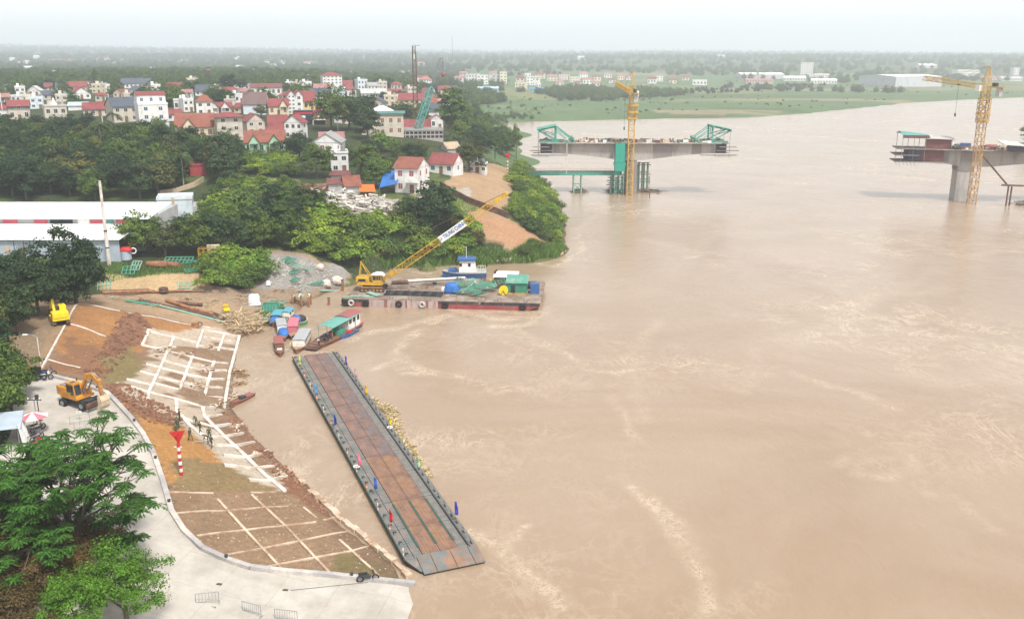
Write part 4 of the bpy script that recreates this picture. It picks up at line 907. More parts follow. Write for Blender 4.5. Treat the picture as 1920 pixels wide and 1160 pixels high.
# tug behind the barge
t, L = boat('tug_boat', 'blue and white tug boat with a tall wheelhouse moored behind the barge', (830,519), (912,519), 4.2, 'blue_paint', 'grey_roof', 1.3, blunt=.6)
o = MB().loft([[(x,y,1.4) for x,y in ((-L*.28,-1.6),(L*.12,-1.6),(L*.12,1.6),(-L*.28,1.6))],[(x,y,4.3) for x,y in ((-L*.22,-1.5),(L*.1,-1.5),(L*.1,1.5),(-L*.22,1.5))]]).build('wheelhouse', M('white_paint'), t)
for x in (-1.3,.2): MB().b(x,-1.66,3.0,x+.6,-1.55,3.7).build('window', M('glass_dark'), o)
for x in (-1.6,.5): MB().b(x,1.5,3.0,x+.6,1.66,3.7).build('window', M('glass_dark'), o)
MB().b(-L*.26,-1.9,4.3,L*.14,1.9,4.75).build('roof', M('blue_paint'), o); MB().tube((-.5,0,4.7),(-.5,0,7.6),.07,6).build('mast', M('white_paint'), t)
mb = MB(); 
for x in np.linspace(-L*.48,-L*.3,4): mb.tube((x,-1.8,1.3),(x,-1.8,2.4),.04,6); mb.tube((x,1.8,1.3),(x,1.8,2.4),.04,6)
for s in (-1.8,1.8): mb.tube((-L*.48,s,2.4),(-L*.3,s,2.4),.04,6)
mb.build('railing', M('white_paint'), t); MB().b(L*.18,-1.5,1.35,L*.36,1.5,2.0).build('hatch', M('blue_paint'), t)
# ------------------------------------------------------------------ unfinished river bridge
pmat('girder_concrete', (.40,.37,.345), .9, .13, .25, .2, 4, c2=(.27,.245,.23), c2amt=.45, c2scale=.35, vdirt=(1,1,.2))
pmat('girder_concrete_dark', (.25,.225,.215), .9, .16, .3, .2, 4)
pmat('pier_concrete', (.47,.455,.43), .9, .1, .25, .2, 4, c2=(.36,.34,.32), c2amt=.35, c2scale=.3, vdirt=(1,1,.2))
pmat('form_dark', (.07,.065,.085), .85, .3, .6, .2, 4); pmat('form_blue', (.08,.09,.14), .8, .3, .6)
pmat('timber_grey', (.2,.165,.145), .9, .3, .8, .3, 5); pmat('traveler_green', (.05,.30,.22), .6, .2, .6, c2=(.12,.33,.27), c2amt=.4)
pmat('roof_teal', (.10,.30,.27), .6, .2, .5); pmat('rust_red', (.17,.07,.065), .85, .3, .7)
def girder(t, xl, xr, xp0, xp1, ztop, dmid, dend, W, seg, dark=()):
    """box girder of segments between xl and xr; deepest over the pier (xp0..xp1)"""
    def dep(x):
        if xp0 <= x <= xp1: return dmid
        f = (xp0-x)/(xp0-xl) if x < xp0 else (x-xp1)/(xr-xp1); return dmid-(dmid-dend)*(1-(1-f)**1.6)
    n = int(round((xr-xl)/seg)); k = 0
    for i in range(n):
        a = xl+(xr-xl)*i/n+.02; b = xl+(xr-xl)*(i+1)/n-.02
        mb = MB(); hw = W*.32
        mb.loft([[(x,-hw,ztop-.5),(x,-hw*.97,ztop-dep(x)),(x,hw*.97,ztop-dep(x)),(x,hw,ztop-.5)] for x in (a,b)])
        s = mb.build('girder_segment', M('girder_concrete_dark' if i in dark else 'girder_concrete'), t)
        mb = MB(); mb.loft([[(x,-W/2,ztop),(x,-W/2,ztop-.28),(x,-hw-.02,ztop-.52),(x,hw+.02,ztop-.52),(x,W/2,ztop-.28),(x,W/2,ztop)] for x in (a,b)]); mb.build('deck_slab', M('girder_concrete'), s)
    return t
def clutter(name, label, cat, M4, x0, x1, y0, y1, z, n, seed, hmax=1.3):
    rnd = random.Random(seed); mb = MB(); mats = ['timber_grey','rust','concrete_pale','rust_red','steel_dark','steel_green','wood_pale','white_paint']
    for k in range(n):
        mb.cur = rnd.choice([0,0,1,1,2,3,3,4,5,6,7]); h = hmax*rnd.random()**2.2+.12
        mb.box((rnd.uniform(x0,x1),rnd.uniform(y0,y1),z+h/2),(rnd.uniform(.3,2.6),rnd.uniform(.2,1.0),h),rz=rnd.uniform(-.6,.6))
    o = mb.build(name, [M(m) for m in mats]); o.matrix_world = M4; return tag(o, label, cat, kind='stuff')
def traveler(t, x, s, zt, W, green=True, dend=4.2):
    """form traveller at a girder end; s=-1 left end, +1 right end (t local coordinates)"""
    m = 'traveler_green'
    for y in (-W*.36, W*.36):
        mb = MB(); X = lambda d: x+s*d
        mb.bar((X(-12),y,zt+.35),(X(1.5),y,zt+.35),.5,.6); mb.bar((X(-4.5),y,zt+.3),(X(-4.5),y,zt+6.0),.55); 
        mb.bar((X(-4.5),y,zt+6.0),(X(-11),y,zt+1.2),.3); mb.bar((X(-4.5),y,zt+5.0),(X(-11),y,zt+.8),.2); mb.bar((X(-4.5),y,zt+4.2),(X(-9),y,zt+.8),.2)
        mb.bar((X(-4.5),y,zt+6.0),(X(2.2),y,zt+4.6),.45); mb.bar((X(-4.5),y,zt+.6),(X(2.2),y,zt+4.4),.3); mb.bar((X(-4.5),y,zt+2.6),(X(2.2),y,zt+4.5),.25); mb.bar((X(-11),y,zt+.3),(X(-11),y,zt+2.2),.4)
        mb.build('side_truss', M(m), t)
    for d, z in ((-4.5,6.0),(2.2,4.6),(-11,1.4),(-1,5.3)):
        MB().bar((x+s*d,-W*.5,zt+z),(x+s*d,W*.5,zt+z),.5,.7).build('cross_beam', M(m), t)
    MB().sheet([(x+s*-4.6,-W*.46,zt+6.45),(x+s*2.6,-W*.46,zt+5.0),(x+s*2.6,W*.46,zt+5.0),(x+s*-4.6,W*.46,zt+6.45)],.12).build('canopy', M(m), t)
    for y in (-W*.48, W*.48):
        for d in (-3.4, 2.0): MB().tube((x+s*d,y,zt-dend-1.3),(x+s*d,y,zt+4.8),.09,6).build('hanger_rod', M('steel_grey'), t)
    MB().b(x-s*3.0,-W*.34,zt-dend,x+s*1.2,W*.34,zt-.6).build('side_formwork', M('form_dark'), t)
    MB().b(x-s*1.0,-W*.5,zt-.3,x+s*1.6,W*.5,zt+.1).build('slab_formwork', M('timber_grey'), t)
    for k, (d0, d1, z, y) in enumerate(((-9,5,-dend-.6,-W*.45),(-9,4,-dend-.6,W*.45),(-3,5.5,-dend+1.2,-W*.5),(-2,4.5,-dend+2.6,-W*.55))):
        MB().b(x+s*d0,y-.6,zt+z-.12,x+s*d1,y+.6,zt+z+.12).build('platform', M('timber_grey'), t)
    mb = MB()
    for k in range(7):
        a = x+s*(-2+k*.9); mb.bar((a,-W*.48,zt-dend-.7),(a+s*.6,-W*.3,zt-dend-1.5),.1); mb.bar((a,-W*.3,zt-dend-1.5),(a,W*.3,zt-dend-1.5),.08)
    mb.build('under_netting', M('concrete_pale'), t); t.children[-1]['kind'] = 'stuff'
    mb = MB(); mb.loft([[(x-s*3.2,y,zt+.1),(x-s*1.2,y,zt+1.5),(x+s*1.5,y,zt+.1)] for y in (-W*.3,W*.3)]); mb.build('covered_rebar', M('timber_grey'), t)
# ---- middle pier
PC = G(1181,362,0); m_ = mpp(PC)
ZT = atd(1181,268,PC.y-5).z; mg = depth(Vector((PC.x,PC.y-5,ZT)))/F
def gx(px): return (px-1181)*mg
GW = 11.0
b1 = thing('bridge_cantilever', 'unfinished concrete bridge cantilever balanced on the mid river pier', 'bridge', (PC.x,PC.y,0), 0)
girder(b1, gx(1018), gx(1348), gx(1160), gx(1203), ZT, 33*mg, 20*mg, GW, 3.7, dark=(11,12,15))
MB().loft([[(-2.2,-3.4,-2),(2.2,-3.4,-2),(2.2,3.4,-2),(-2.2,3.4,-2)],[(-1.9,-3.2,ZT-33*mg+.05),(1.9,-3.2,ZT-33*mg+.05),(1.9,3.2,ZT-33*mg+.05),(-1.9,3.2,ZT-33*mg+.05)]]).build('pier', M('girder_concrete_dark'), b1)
M1 = Matrix.Translation((PC.x,PC.y,0))
clutter('deck_clutter', 'stacked timber, steel and tools along the deck of the mid river cantilever', 'debris', M1, gx(1045), gx(1330), -GW*.45, GW*.4, ZT, 330, 4)
for s, x, nm in ((-1,gx(1014),'left'),(1,gx(1352),'right')):
    t = thing('form_traveler', 'green steel form traveller on the '+('bank side' if s < 0 else 'mid river')+' tip of the unfinished cantilever', 'form traveller', (PC.x,PC.y,0), 0); traveler(t, x, s, ZT, GW, True, 20*mg)
# stair tower with green netting
st = thing('stair_tower', 'scaffold stair tower wrapped in green netting beside the mid river pier', 'scaffold', (PC.x+gx(1156),PC.y-5.8,0))
mb = MB(); hw = 1.75
for x in (-hw,hw):
    for y in (-1.3,1.3): mb.bar((x,y,-1),(x,y,ZT),.14)
for z in np.arange(1.5,ZT,2.2):
    for a, b in (((-hw,-1.3),(hw,-1.3)),((hw,-1.3),(hw,1.3)),((hw,1.3),(-hw,1.3)),((-hw,1.3),(-hw,-1.3))): mb.bar((*a,z),(*b,z),.1)
    mb.bar((-hw,-1.3,z),(hw,-1.3,z+2.0),.1)
mb.build('scaffold', M('steel_green'), st)
zn = atd(1156,324,PC.y-6).z; zs = atd(1156,305,PC.y-6).z
MB().b(-hw-.1,-1.45,zs+.1,hw+.1,-1.4,ZT+.2).build('netting', M('net_green'), st); MB().b(-hw-.12,-1.45,zs+.1,-hw-.07,1.4,ZT+.2).build('netting', M('net_green'), st); MB().b(hw+.07,-1.45,zs+.1,hw+.12,1.4,ZT+.2).build('netting', M('net_green'), st)
mb = MB(); mb.loft([[(-hw-.5,-1.6,zs),(hw+.5,-1.6,zs),(hw+.5,1.5,zs),(-hw-.5,1.5,zs)],[(-hw+.2,-1.5,zn+.6),(hw,-1.5,zn+.6),(hw,1.4,zn+.6),(-hw+.2,1.4,zn+.6)]]); mb.build('netting', M('net_green'), st)
def pile_group(name, label, px, py, n, hpx, span, seed):
    rnd = random.Random(seed); c = G(px,py,0); k = mpp(c); t = thing(name, label, 'piles', c); H = hpx*k
    for i in range(n):
        x = span*k*(i/(n-1)-.5)*.7; y = (i%2)*3.0; MB().tube((x,y,-1.5),(x,y,H*rnd.uniform(.94,1)),.42,10).build('pile', M('steel_green_pale'), t)
    for z in (.35,.6,.92):
        MB().bar((-span*k*.55,-.5,H*z),(span*k*.55,-.5,H*z),.3,.35).build('waler', M('steel_grey'), t); MB().bar((-span*k*.55,3.5,H*z+.4),(span*k*.55,3.5,H*z+.4),.3,.35).build('waler', M('steel_grey'), t)
    return t
pile_group('pile_cluster', 'pale green steel piles with walers on the far side of the middle pier', 1203, 359, 5, 54, 28, 1)
pile_group('pile_cluster', 'short steel piles below the netted stair tower', 1155, 362, 5, 32, 30, 2)
t = thing('concrete_footing', 'white concrete block at the foot of the yellow tower crane', 'concrete block', G(1186,363,0)); MB().box((0,0,.8),(2.6,2.6,3.2)).build('block', M('concrete_pale'), t)
# access trestle
ta = G(1082,361,0); k = mpp(ta); tz = atd(1082,328,ta.y).z
tr = thing('access_trestle', 'green steel access trestle running from the bank to the middle pier', 'trestle', ta)
xa, xb = (978-1082)*k, (1164-1082)*k; zl = .9
MB().b(xa,-1.6,tz+1.2,xb,1.6,tz+1.45).build('walkway', M('timber_grey'), tr)
for y in (-1.5,1.5): MB().b(xa,y-.15,tz,xb,y+.15,tz+1.198).build('girder', M('traveler_green'), tr)
mb = MB()
for x in np.arange(xa,xb,1.8): mb.bar((x,-1.6,tz+1.4),(x,-1.6,tz+2.5),.06)
mb.bar((xa,-1.6,tz+2.5),(xb,-1.6,tz+2.5),.06); mb.bar((xa,-1.6,tz+2.0),(xb,-1.6,tz+2.0),.05); mb.build('railing', M('steel_green'), tr)
for x in (-1.5,1.5):
    for y in (-1.2,1.2): MB().tube((x,y,-2),(x,y,tz),.3,10).build('pile', M('steel_green_pale'), tr)
mb = MB(); mb.bar((-1.5,-1.25,1),(1.5,-1.25,3.4),.2); mb.bar((1.5,-1.25,1),(-1.5,-1.25,3.4),.2); mb.bar((-1.7,-1.3,3.6),(1.7,-1.3,3.6),.25); mb.bar((-1.7,-1.3,.6),(1.7,-1.3,.6),.25); mb.build('bracing', M('steel_green'), tr)
sticks('driftwood', 'dark flood debris caught against the trestle piles', 'debris', [(ta.x+1.5,ta.y+1.5,0,3.2,1.3),(ta.x-.5,ta.y+1,0,2,1)], 260, 2.0, .12, ['rust_dark','straw_dark','timber_grey'], seed=3)
pc2 = G(1160,361,0); sticks('driftwood', 'dark flood debris piled against the middle pier', 'debris', [(pc2.x-2,pc2.y+2,0,3,1.6),(pc2.x+10,pc2.y+2,0,4,1.0),(pc2.x+14,pc2.y+3,0,5,.4),(pc2.x+2,pc2.y+1,0,3,1.2)], 420, 2.2, .13, ['rust_dark','straw_dark','timber_grey'], seed=4)
p = atd(1063,268,PC.y-6); t = thing('hanging_pipe', 'thin pale pipe hanging from the cantilever deck down to the access trestle', 'pipe', (p.x,p.y,tz+1.4)); MB().tube((0,0,0),(0,0,p.z-tz-1.2),.16,6).build('pipe', M('concrete_pale'), t); MB().box((0,0,p.z-tz-1.1),(.5,.5,.3)).build('clamp', M('steel_dark'), t)

# ------------------------------------------------------------------ tower cranes
def tower_crane(label, base, H, w, mats, jib_dir, jib_len, jib_rise, cj_len, apex, collars, cabside=-1, sec=2.2):
    t = thing('tower_crane', label, 'tower crane', base); mm, mj = mats
    n = int(H/sec); o = lattice(MB(), (0,0,-1.5), (0,0,H), w, w, n, .22, .15, up=(0,1,0)).build('mast', M(mm), t)
    for z, s in collars:
        mb = MB(); 
        for a, b in (((-1,-1),(1,-1)),((1,-1),(1,1)),((1,1),(-1,1)),((-1,1),(-1,-1))): mb.bar((a[0]*w*s,a[1]*w*s,z),(b[0]*w*s,b[1]*w*s,z),.35,.45)
        mb.build('collar', M(mj), t)
    z0, z1 = collars[1][0], collars[0][0]; lattice(MB(), (0,0,min(z0,z1)-3), (0,0,max(z0,z1)), w*1.35, w*1.35, 5, .22, .12, up=(0,1,0)).build('climbing_frame', M(mj), t)
    MB().tube((0,0,H),(0,0,H+.8),w*.75,14).build('slew_ring', M(mj), t)
    d = Vector((math.cos(jib_dir),math.sin(jib_dir),0)); s = Vector((-d.y,d.x,0)); zj = H+2.4
    lattice(MB(), (0,0,H+.8), (0,0,H+4.2), w*.95, w*.95, 2, .2, .12, up=(0,1,0)).build('slewing_tower', M(mj), t)
    lattice(MB(), (0,0,H+4.2), (0,0,H+apex), w*.9, w*.9, 5, .16, .09, .3, .3, up=(0,1,0)).build('apex', M(mj), t)
    je = d*jib_len+Vector((0,0,zj+jib_rise)); jb = lattice(MB(), d*1.2+Vector((0,0,zj)), je, 1.3, 1.5, int(jib_len/1.9), .2, .13).build('jib', M(mj), t)
    ce = d*-cj_len+Vector((0,0,zj)); mb = MB(); mb.bar(d*-1+s*.6+Vector((0,0,zj)), ce+s*.6, .3, .4); mb.bar(d*-1-s*.6+Vector((0,0,zj)), ce-s*.6, .3, .4); mb.bar(d*-1+Vector((0,0,zj-.2)), ce-Vector((0,0,.2)), 1.6, .1); mb.build('counter_jib', M(mj), t)
    cw_ = ce+d*1.2; rz = math.atan2(d.y,d.x)
    for k in range(3): MB().box(cw_+d*(k*.55)-Vector((0,0,1.6)),(.5,1.5,3.0),rz=rz).build('counterweight', M('concrete'), t)
    MB().box(cw_+d*2.6+Vector((0,0,.8)),(1.6,1.2,1.3),rz=rz).build('hoist_winch', M('steel_dark'), t)
    cbp = d*1.6+s*(cabside*1.7)+Vector((0,0,H+1.9)); cbo = MB().box(cbp,(1.8,1.5,2.1),rz=rz).build('cab', M('white_paint'), t); MB().box(cbp+d*.92+Vector((0,0,.15)),(.06,1.2,1.3),rz=rz).build('window', M('glass_dark'), cbo)
    tp = Vector((0,0,H+apex)); 
    for q in (je*.96+Vector((0,0,.4)), d*(jib_len*.45)+Vector((0,0,zj+jib_rise*.45+.8)), ce): MB().bar(tp,q,.09).build('tie_bar', M('steel_grey'), t)
    hp = d*(jib_len*.42)+Vector((0,0,zj+jib_rise*.42-.6)); MB().box(hp,(1.2,1.0,.5),rz=rz).build('trolley', M('steel_dark'), t)
    MB().tube(hp,hp-Vector((0,0,jib_len*.34)),.05,5).build('hoist_rope', M('steel_dark'), t); MB().box(hp-Vector((0,0,jib_len*.34+.6)),(.5,.4,1.2)).build('hook_block', M('steel_dark'), t)
    return t
def hz(px, py, y): return atd(px,py,y).z
cb_ = G(1180,366,0); Hc = hz(1182,186,cb_.y)
ap = hz(1183,133,cb_.y)-Hc; kk = mpp(cb_)
tower_crane('yellow tower crane with its jib pointing away standing before the middle pier', cb_, Hc, 2.1, ('crane_yellow','crane_yellow'), math.pi/2+.04, 42, 2.2, 9, ap, [(hz(1182,197,cb_.y),1.0),(hz(1182,210,cb_.y),.95),(hz(1182,222,cb_.y),.8)])
cb2 = G(1821,382,0); y2 = cb2.y; Hc2 = hz(1844,176,y2); ap2 = hz(1852,124,y2)-Hc2
tower_crane('weathered orange tower crane with a left swung jib beside the second pier', cb2, Hc2, 2.3, ('crane_orange','crane_yellow'), math.pi-1.22, 30, 2.4, 7.5, ap2, [(Hc2-1.5,.7),(Hc2-7,.75),(Hc2-9,.7)], 1)
# ---- second pier and girder at the right
P2 = G(1798,374,0); rz2 = R(-11); ZT2 = atd(1798,281,P2.y-4.5).z; mg2 = depth(Vector((P2.x,P2.y-4.5,ZT2)))/F
b2 = thing('bridge_cantilever', 'unfinished concrete bridge cantilever on the pier with a teal roofed shelter', 'bridge', (P2.x,P2.y,0), rz2)
girder(b2, -92*mg2, 190*mg2, -14*mg2, 40*mg2, ZT2, 32*mg2, 20*mg2, GW, 4.0, dark=(2,4))
dz2 = ZT2-32*mg2
MB().loft([[(x*s,y*s2,z) for x,y in ((-2.7,-3.6),(2.7,-3.6),(2.7,3.6),(-2.7,3.6))] for z, s, s2 in ((-2,1,1),(dz2-.4,1,1))]).build('pier', M('pier_concrete'), b2)
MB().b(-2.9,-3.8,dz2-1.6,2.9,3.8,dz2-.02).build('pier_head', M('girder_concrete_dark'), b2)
M2 = Matrix.Translation((P2.x,P2.y,0)) @ Matrix.Rotation(rz2,4,'Z')
clutter('deck_clutter', 'stacked steel, timber and sacks along the deck of the second cantilever', 'debris', M2, -60*mg2, 150*mg2, -GW*.45, GW*.4, ZT2, 200, 6)
t = thing('form_shelter', 'dark form traveller with a teal roof at the tip of the second cantilever', 'form traveller', (P2.x,P2.y,0), rz2); xe = -88*mg2
MB().b(xe-3.5,-GW*.36,ZT2-4.2,xe+5,GW*.36,ZT2-.55).build('side_formwork', M('form_blue'), t); MB().b(xe+1,-GW*.37,ZT2-4.3,xe+9,-GW*.33,ZT2-.6).build('side_panel', M('rust_red'), t)
for z, a, b in ((-4.7,-8,10),(.0,-7.5,6),(-2.3,-8,0)): MB().b(xe+a,-GW*.55,ZT2+z-.15,xe+b,GW*.5,ZT2+z+.15).build('platform', M('timber_grey'), t)
mb = MB(); mb.sheet([(xe-6.5,-GW*.5,ZT2+5.2),(xe+3.5,-GW*.5,ZT2+4.0),(xe+3.5,0,ZT2+5.0),(xe-6.5,0,ZT2+6.2)],.15); mb.build('roof', M('roof_teal'), t); mb = MB(); mb.sheet([(xe+3.55,-GW*.5,ZT2+4.0),(xe+12,-GW*.46,ZT2+3.6),(xe+12,0,ZT2+4.3),(xe+3.55,0,ZT2+5.0)],.15); mb.build('roof', M('concrete'), t)
mb = MB(); mb.sheet([(xe-6.5,.05,ZT2+6.2),(xe+3.5,.05,ZT2+5.0),(xe+3.5,GW*.5,ZT2+4.0),(xe-6.5,GW*.5,ZT2+5.2)],.15); mb.build('roof', M('roof_teal'), t)
MB().b(xe+2,-GW*.4,ZT2+.1,xe+11,-GW*.36,ZT2+3.6).build('wall', M('rust_red'), t); MB().b(xe-6,-GW*.5,ZT2+3.9,xe+3,-GW*.47,ZT2+5.0).build('fascia', M('rust_red'), t)
for x in (-6,-2,2,11):
    for y in (-GW*.47,GW*.47): MB().bar((xe+x,y,ZT2-4.7),(xe+x,y,ZT2+5.0-.1*max(x,0)),.16).build('post', M('steel_grey'), t)
mb = MB()
for k in range(6): mb.bar((xe-8+k*1.3,-GW*.5,ZT2-4.8),(xe-7.2+k*1.3,-GW*.4,ZT2-6.0-.3*(k%2)),.12); mb.bar((xe+7+k*.7,-GW*.5,ZT2-4.9),(xe+6.2+k*.7,-GW*.5,ZT2-5.4),.1)
mb.build('loose_rebar', M('concrete_pale'), t); t.children[-1]['kind'] = 'stuff'
def on2(px, py, z=None):
    z = ZT2 if z is None else z
    return G(px,py,z)
c = on2(1811,279); t = thing('site_container', 'blue metal site box on the deck of the second cantilever', 'container', c, rz2); MB().box((0,.9,1.0),(3.3,1.9,2.0)).build('box', M('blue_paint'), t, bevel=.05); MB().box((.5,-.07,1.0),(.9,.05,1.6)).build('door', M('glass_blue'), t)
c = on2(1783,278); t = thing('water_tank', 'white round tank on the deck left of the blue site box', 'tank', c, rz2); t['label'] = 'white round tank on the deck beside the blue site box'; MB().tube((0,.6,0),(0,.6,1.9),.9,14).build('body', M('white_paint'), t); MB().tube((0,.6,1.9),(0,.6,2.2),.9,14,.3).build('lid', M('white_paint'), t)
c = on2(1857,280); t = thing('tarp_heap', 'red brown tarpaulin heap on the deck beside the orange tower crane', 'tarpaulin', c, rz2); tarp((0,.5,0),4,2.4,1.7,14,2,.15).build('sheet', M('boat_roof_red'), t, True)
t = thing('form_shelter', 'grey boarded shelter at the bank end of the second cantilever deck', 'shelter', on2(1905,285), rz2)
MB().box((2,2,1.1),(7.5,5,2.2)).build('wall', M('form_dark'), t); MB().sheet([(-5,-2.5,2.9),(9,-2.5,2.0),(9,6,2.6),(-5,6,3.6)],.3).build('roof', M('concrete_pale'), t); MB().sheet([(2.5,-1,4.0),(9,-1,3.8),(9,5,4.4),(2.5,5,4.6)],.15).build('upper_roof', M('roof_teal'), t)
s0 = atd(1841,290,P2.y-10); s1 = atd(1888,346,P2.y-12); lg = G(1889,386,0)
t = thing('pipe_strut', 'dark steel pipe frame propping the second cantilever over the water', 'strut', lg)
MB().tube(s0-lg,s1-lg,.32,10).build('strut', M('rust_dark'), t); MB().bar(atd(1878,347,lg.y)-lg,atd(1960,350,lg.y)-lg,.5,.6).build('beam', M('rust_dark'), t)
for dx in (-.6,.6): MB().tube((dx,0,-1.5),(dx,0,atd(1889,347,lg.y).z),.3,10).build('leg', M('rust_dark'), t)
for dx in (9,10.2): MB().tube((dx,0,-1.5),(dx,0,atd(1889,348,lg.y).z-.2),.3,10).build('leg', M('rust_dark'), t)
p = G(1915,384,0); sticks('driftwood', 'grey flood debris caught beside the dark pipe frame', 'debris', [(p.x,p.y,0,3,1.4)], 160, 2.0, .13, ['timber_grey','rust_dark','concrete'], seed=14)
for a, b, h in ((1217,345,5),(1218,371,3)):
    p = G(a,b,0); t = thing('marker_pile', 'lone thin marker pile standing in the water past the middle pier' if b < 360 else 'short broken marker pile in the water below the middle pier', 'pile', p); MB().tube((0,0,-1),(0,.1,h*.6),.18,8).build('pile', M('rust_dark'), t); MB().box((0,.1,h*.6),(.6,.3,.3)).build('cap', M('rust_dark'), t)
# ------------------------------------------------------------------ houses
def wallm(n, c): return pmat('wall_'+n, c, .85, .12, .5, .15, 5, c2=tuple(x*.7 for x in c), c2amt=.3, c2scale=.35, vdirt=(1,1,.3))
for n, c in dict(white=(.72,.70,.67), cream=(.68,.58,.42), yellow=(.72,.52,.24), beige=(.55,.49,.41), grey=(.42,.41,.40), mint=(.36,.58,.38), bluewhite=(.60,.66,.70), green=(.03,.14,.11), brick=(.36,.2,.15), tan=(.5,.38,.26), rawgrey=(.37,.34,.31), pink=(.6,.42,.38), darkglass=(.03,.045,.07), red=(.4,.06,.06)).items(): wallm(n, c)
def roofm(n, c, ax='X'): return pmat('roof_'+n, c, .75, .14, .6, .35, c2=tuple(x*.65 for x in c), c2amt=.3, c2scale=.4, wave=(2.2, ax))
for n, c in dict(red=(.25,.065,.062), orange=(.255,.092,.062), maroon=(.2,.07,.065), brown=(.17,.11,.10), slate=(.085,.10,.13), grey=(.33,.33,.32), palegrey=(.5,.5,.49), white=(.82,.82,.80), pink=(.36,.17,.155), tealedge=(.17,.36,.33), tan=(.45,.34,.23), bluepale=(.45,.6,.72), blue=(.08,.25,.5)).items(): roofm(n, c)
pmat('asphalt', (.16,.155,.15), .9, .15, 1, .2)
def window_mesh(glass, frame):
    mb = MB(); mb.b(-.5,-.04,0,.5,.0,1)                       # frame slab
    mb.cur = 1; mb.b(-.44,-.055,.05,-.03,-.041,.95); mb.b(.03,-.055,.05,.44,-.041,.95)
    return mb.mesh('window', [frame, glass])
WIN = {'dark': window_mesh(M('glass_dark'), M('white_paint')), 'brown': window_mesh(M('wood_brown'), M('wall_cream')), 'blue': window_mesh(M('glass_blue'), M('white_paint')), 'red': window_mesh(M('boat_roof_red'), M('white_paint'))}
def roof_part(t, kind, w, d, h, rh, rm, wm, ov=.5, y0=0.0):
    R_ = M('roof_'+rm); th = .14
    def slab(p): return MB().loft([[(q[0],q[1],q[2]) for q in p],[(q[0],q[1],q[2]+th) for q in p]])
    a, b = -w/2-ov, w/2+ov; c, e = y0-ov, y0+d+ov
    if kind == 'gx':                                             # ridge parallel to the front
        ym = y0+d/2; k = rh/(d/2); lo = h-ov*k
        slab([(a,c,lo),(b,c,lo),(b,ym,h+rh),(a,ym,h+rh)]).build('roof', R_, t); slab([(b,e,lo),(a,e,lo),(a,ym,h+rh),(b,ym,h+rh)]).build('roof', R_, t)
        for x in (-w/2,w/2): MB().loft([[(x-.12,y0,h),(x-.12,y0+d,h),(x-.12,ym,h+rh-.03)],[(x+.12,y0,h),(x+.12,y0+d,h),(x+.12,ym,h+rh-.03)]]).build('gable', M('wall_'+wm), t)
    elif kind == 'gy':                                           # gable faces the front
        k = rh/(w/2); lo = h-ov*k
        slab([(a,c,lo),(0,c,h+rh),(0,e,h+rh),(a,e,lo)]).build('roof', R_, t); slab([(b,e,lo),(0,e,h+rh),(0,c,h+rh),(b,c,lo)]).build('roof', R_, t)
        for y in (y0,y0+d): MB().loft([[(-w/2,y-.12,h),(w/2,y-.12,h),(0,y-.12,h+rh-.03)],[(-w/2,y+.12,h),(w/2,y+.12,h),(0,y+.12,h+rh-.03)]]).build('gable', M('wall_'+wm), t)
    elif kind == 'hip':
        if w >= d: p, q = (-w/2+d*.45,y0+d/2), (w/2-d*.45,y0+d/2)
        else: p, q = (0,y0+w*.45), (0,y0+d-w*.45)
        mb = MB(); A=(a,c,h-.05); B=(b,c,h-.05); C_=(b,e,h-.05); D=(a,e,h-.05); P=(*p,h+rh); Q=(*q,h+rh)
        if w >= d: mb.add([A,B,C_,D,P,Q],[(0,1,5,4),(1,2,5),(2,3,4,5),(3,0,4),(0,3,2,1)])
        else: mb.add([A,B,C_,D,P,Q],[(0,1,4),(1,2,5,4),(2,3,5),(3,0,4,5),(0,3,2,1)])
        mb.build('roof', R_, t)
    elif kind == 'shed':
        slab([(a,c,h),(b,c,h),(b,e,h+rh),(a,e,h+rh)]).build('roof', R_, t)
    else:                                                        # flat with parapet
        MB().b(-w/2-.15,y0-.15,h,w/2+.15,y0+d+.15,h+.25).build('roof', M('roof_'+rm), t)
        mb = MB()
        for p in ((-w/2-.1,y0-.1,w/2+.1,y0+.1),(-w/2-.1,y0+d-.1,w/2+.1,y0+d+.1),(-w/2-.1,y0+.1,-w/2+.1,y0+d-.1),(w/2-.1,y0+.1,w/2+.1,y0+d-.1)): mb.b(p[0],p[1],h+.25,p[2],p[3],h+.8)
        mb.build('parapet', M('wall_'+wm), t)
HOUSES = []; HBOX = []
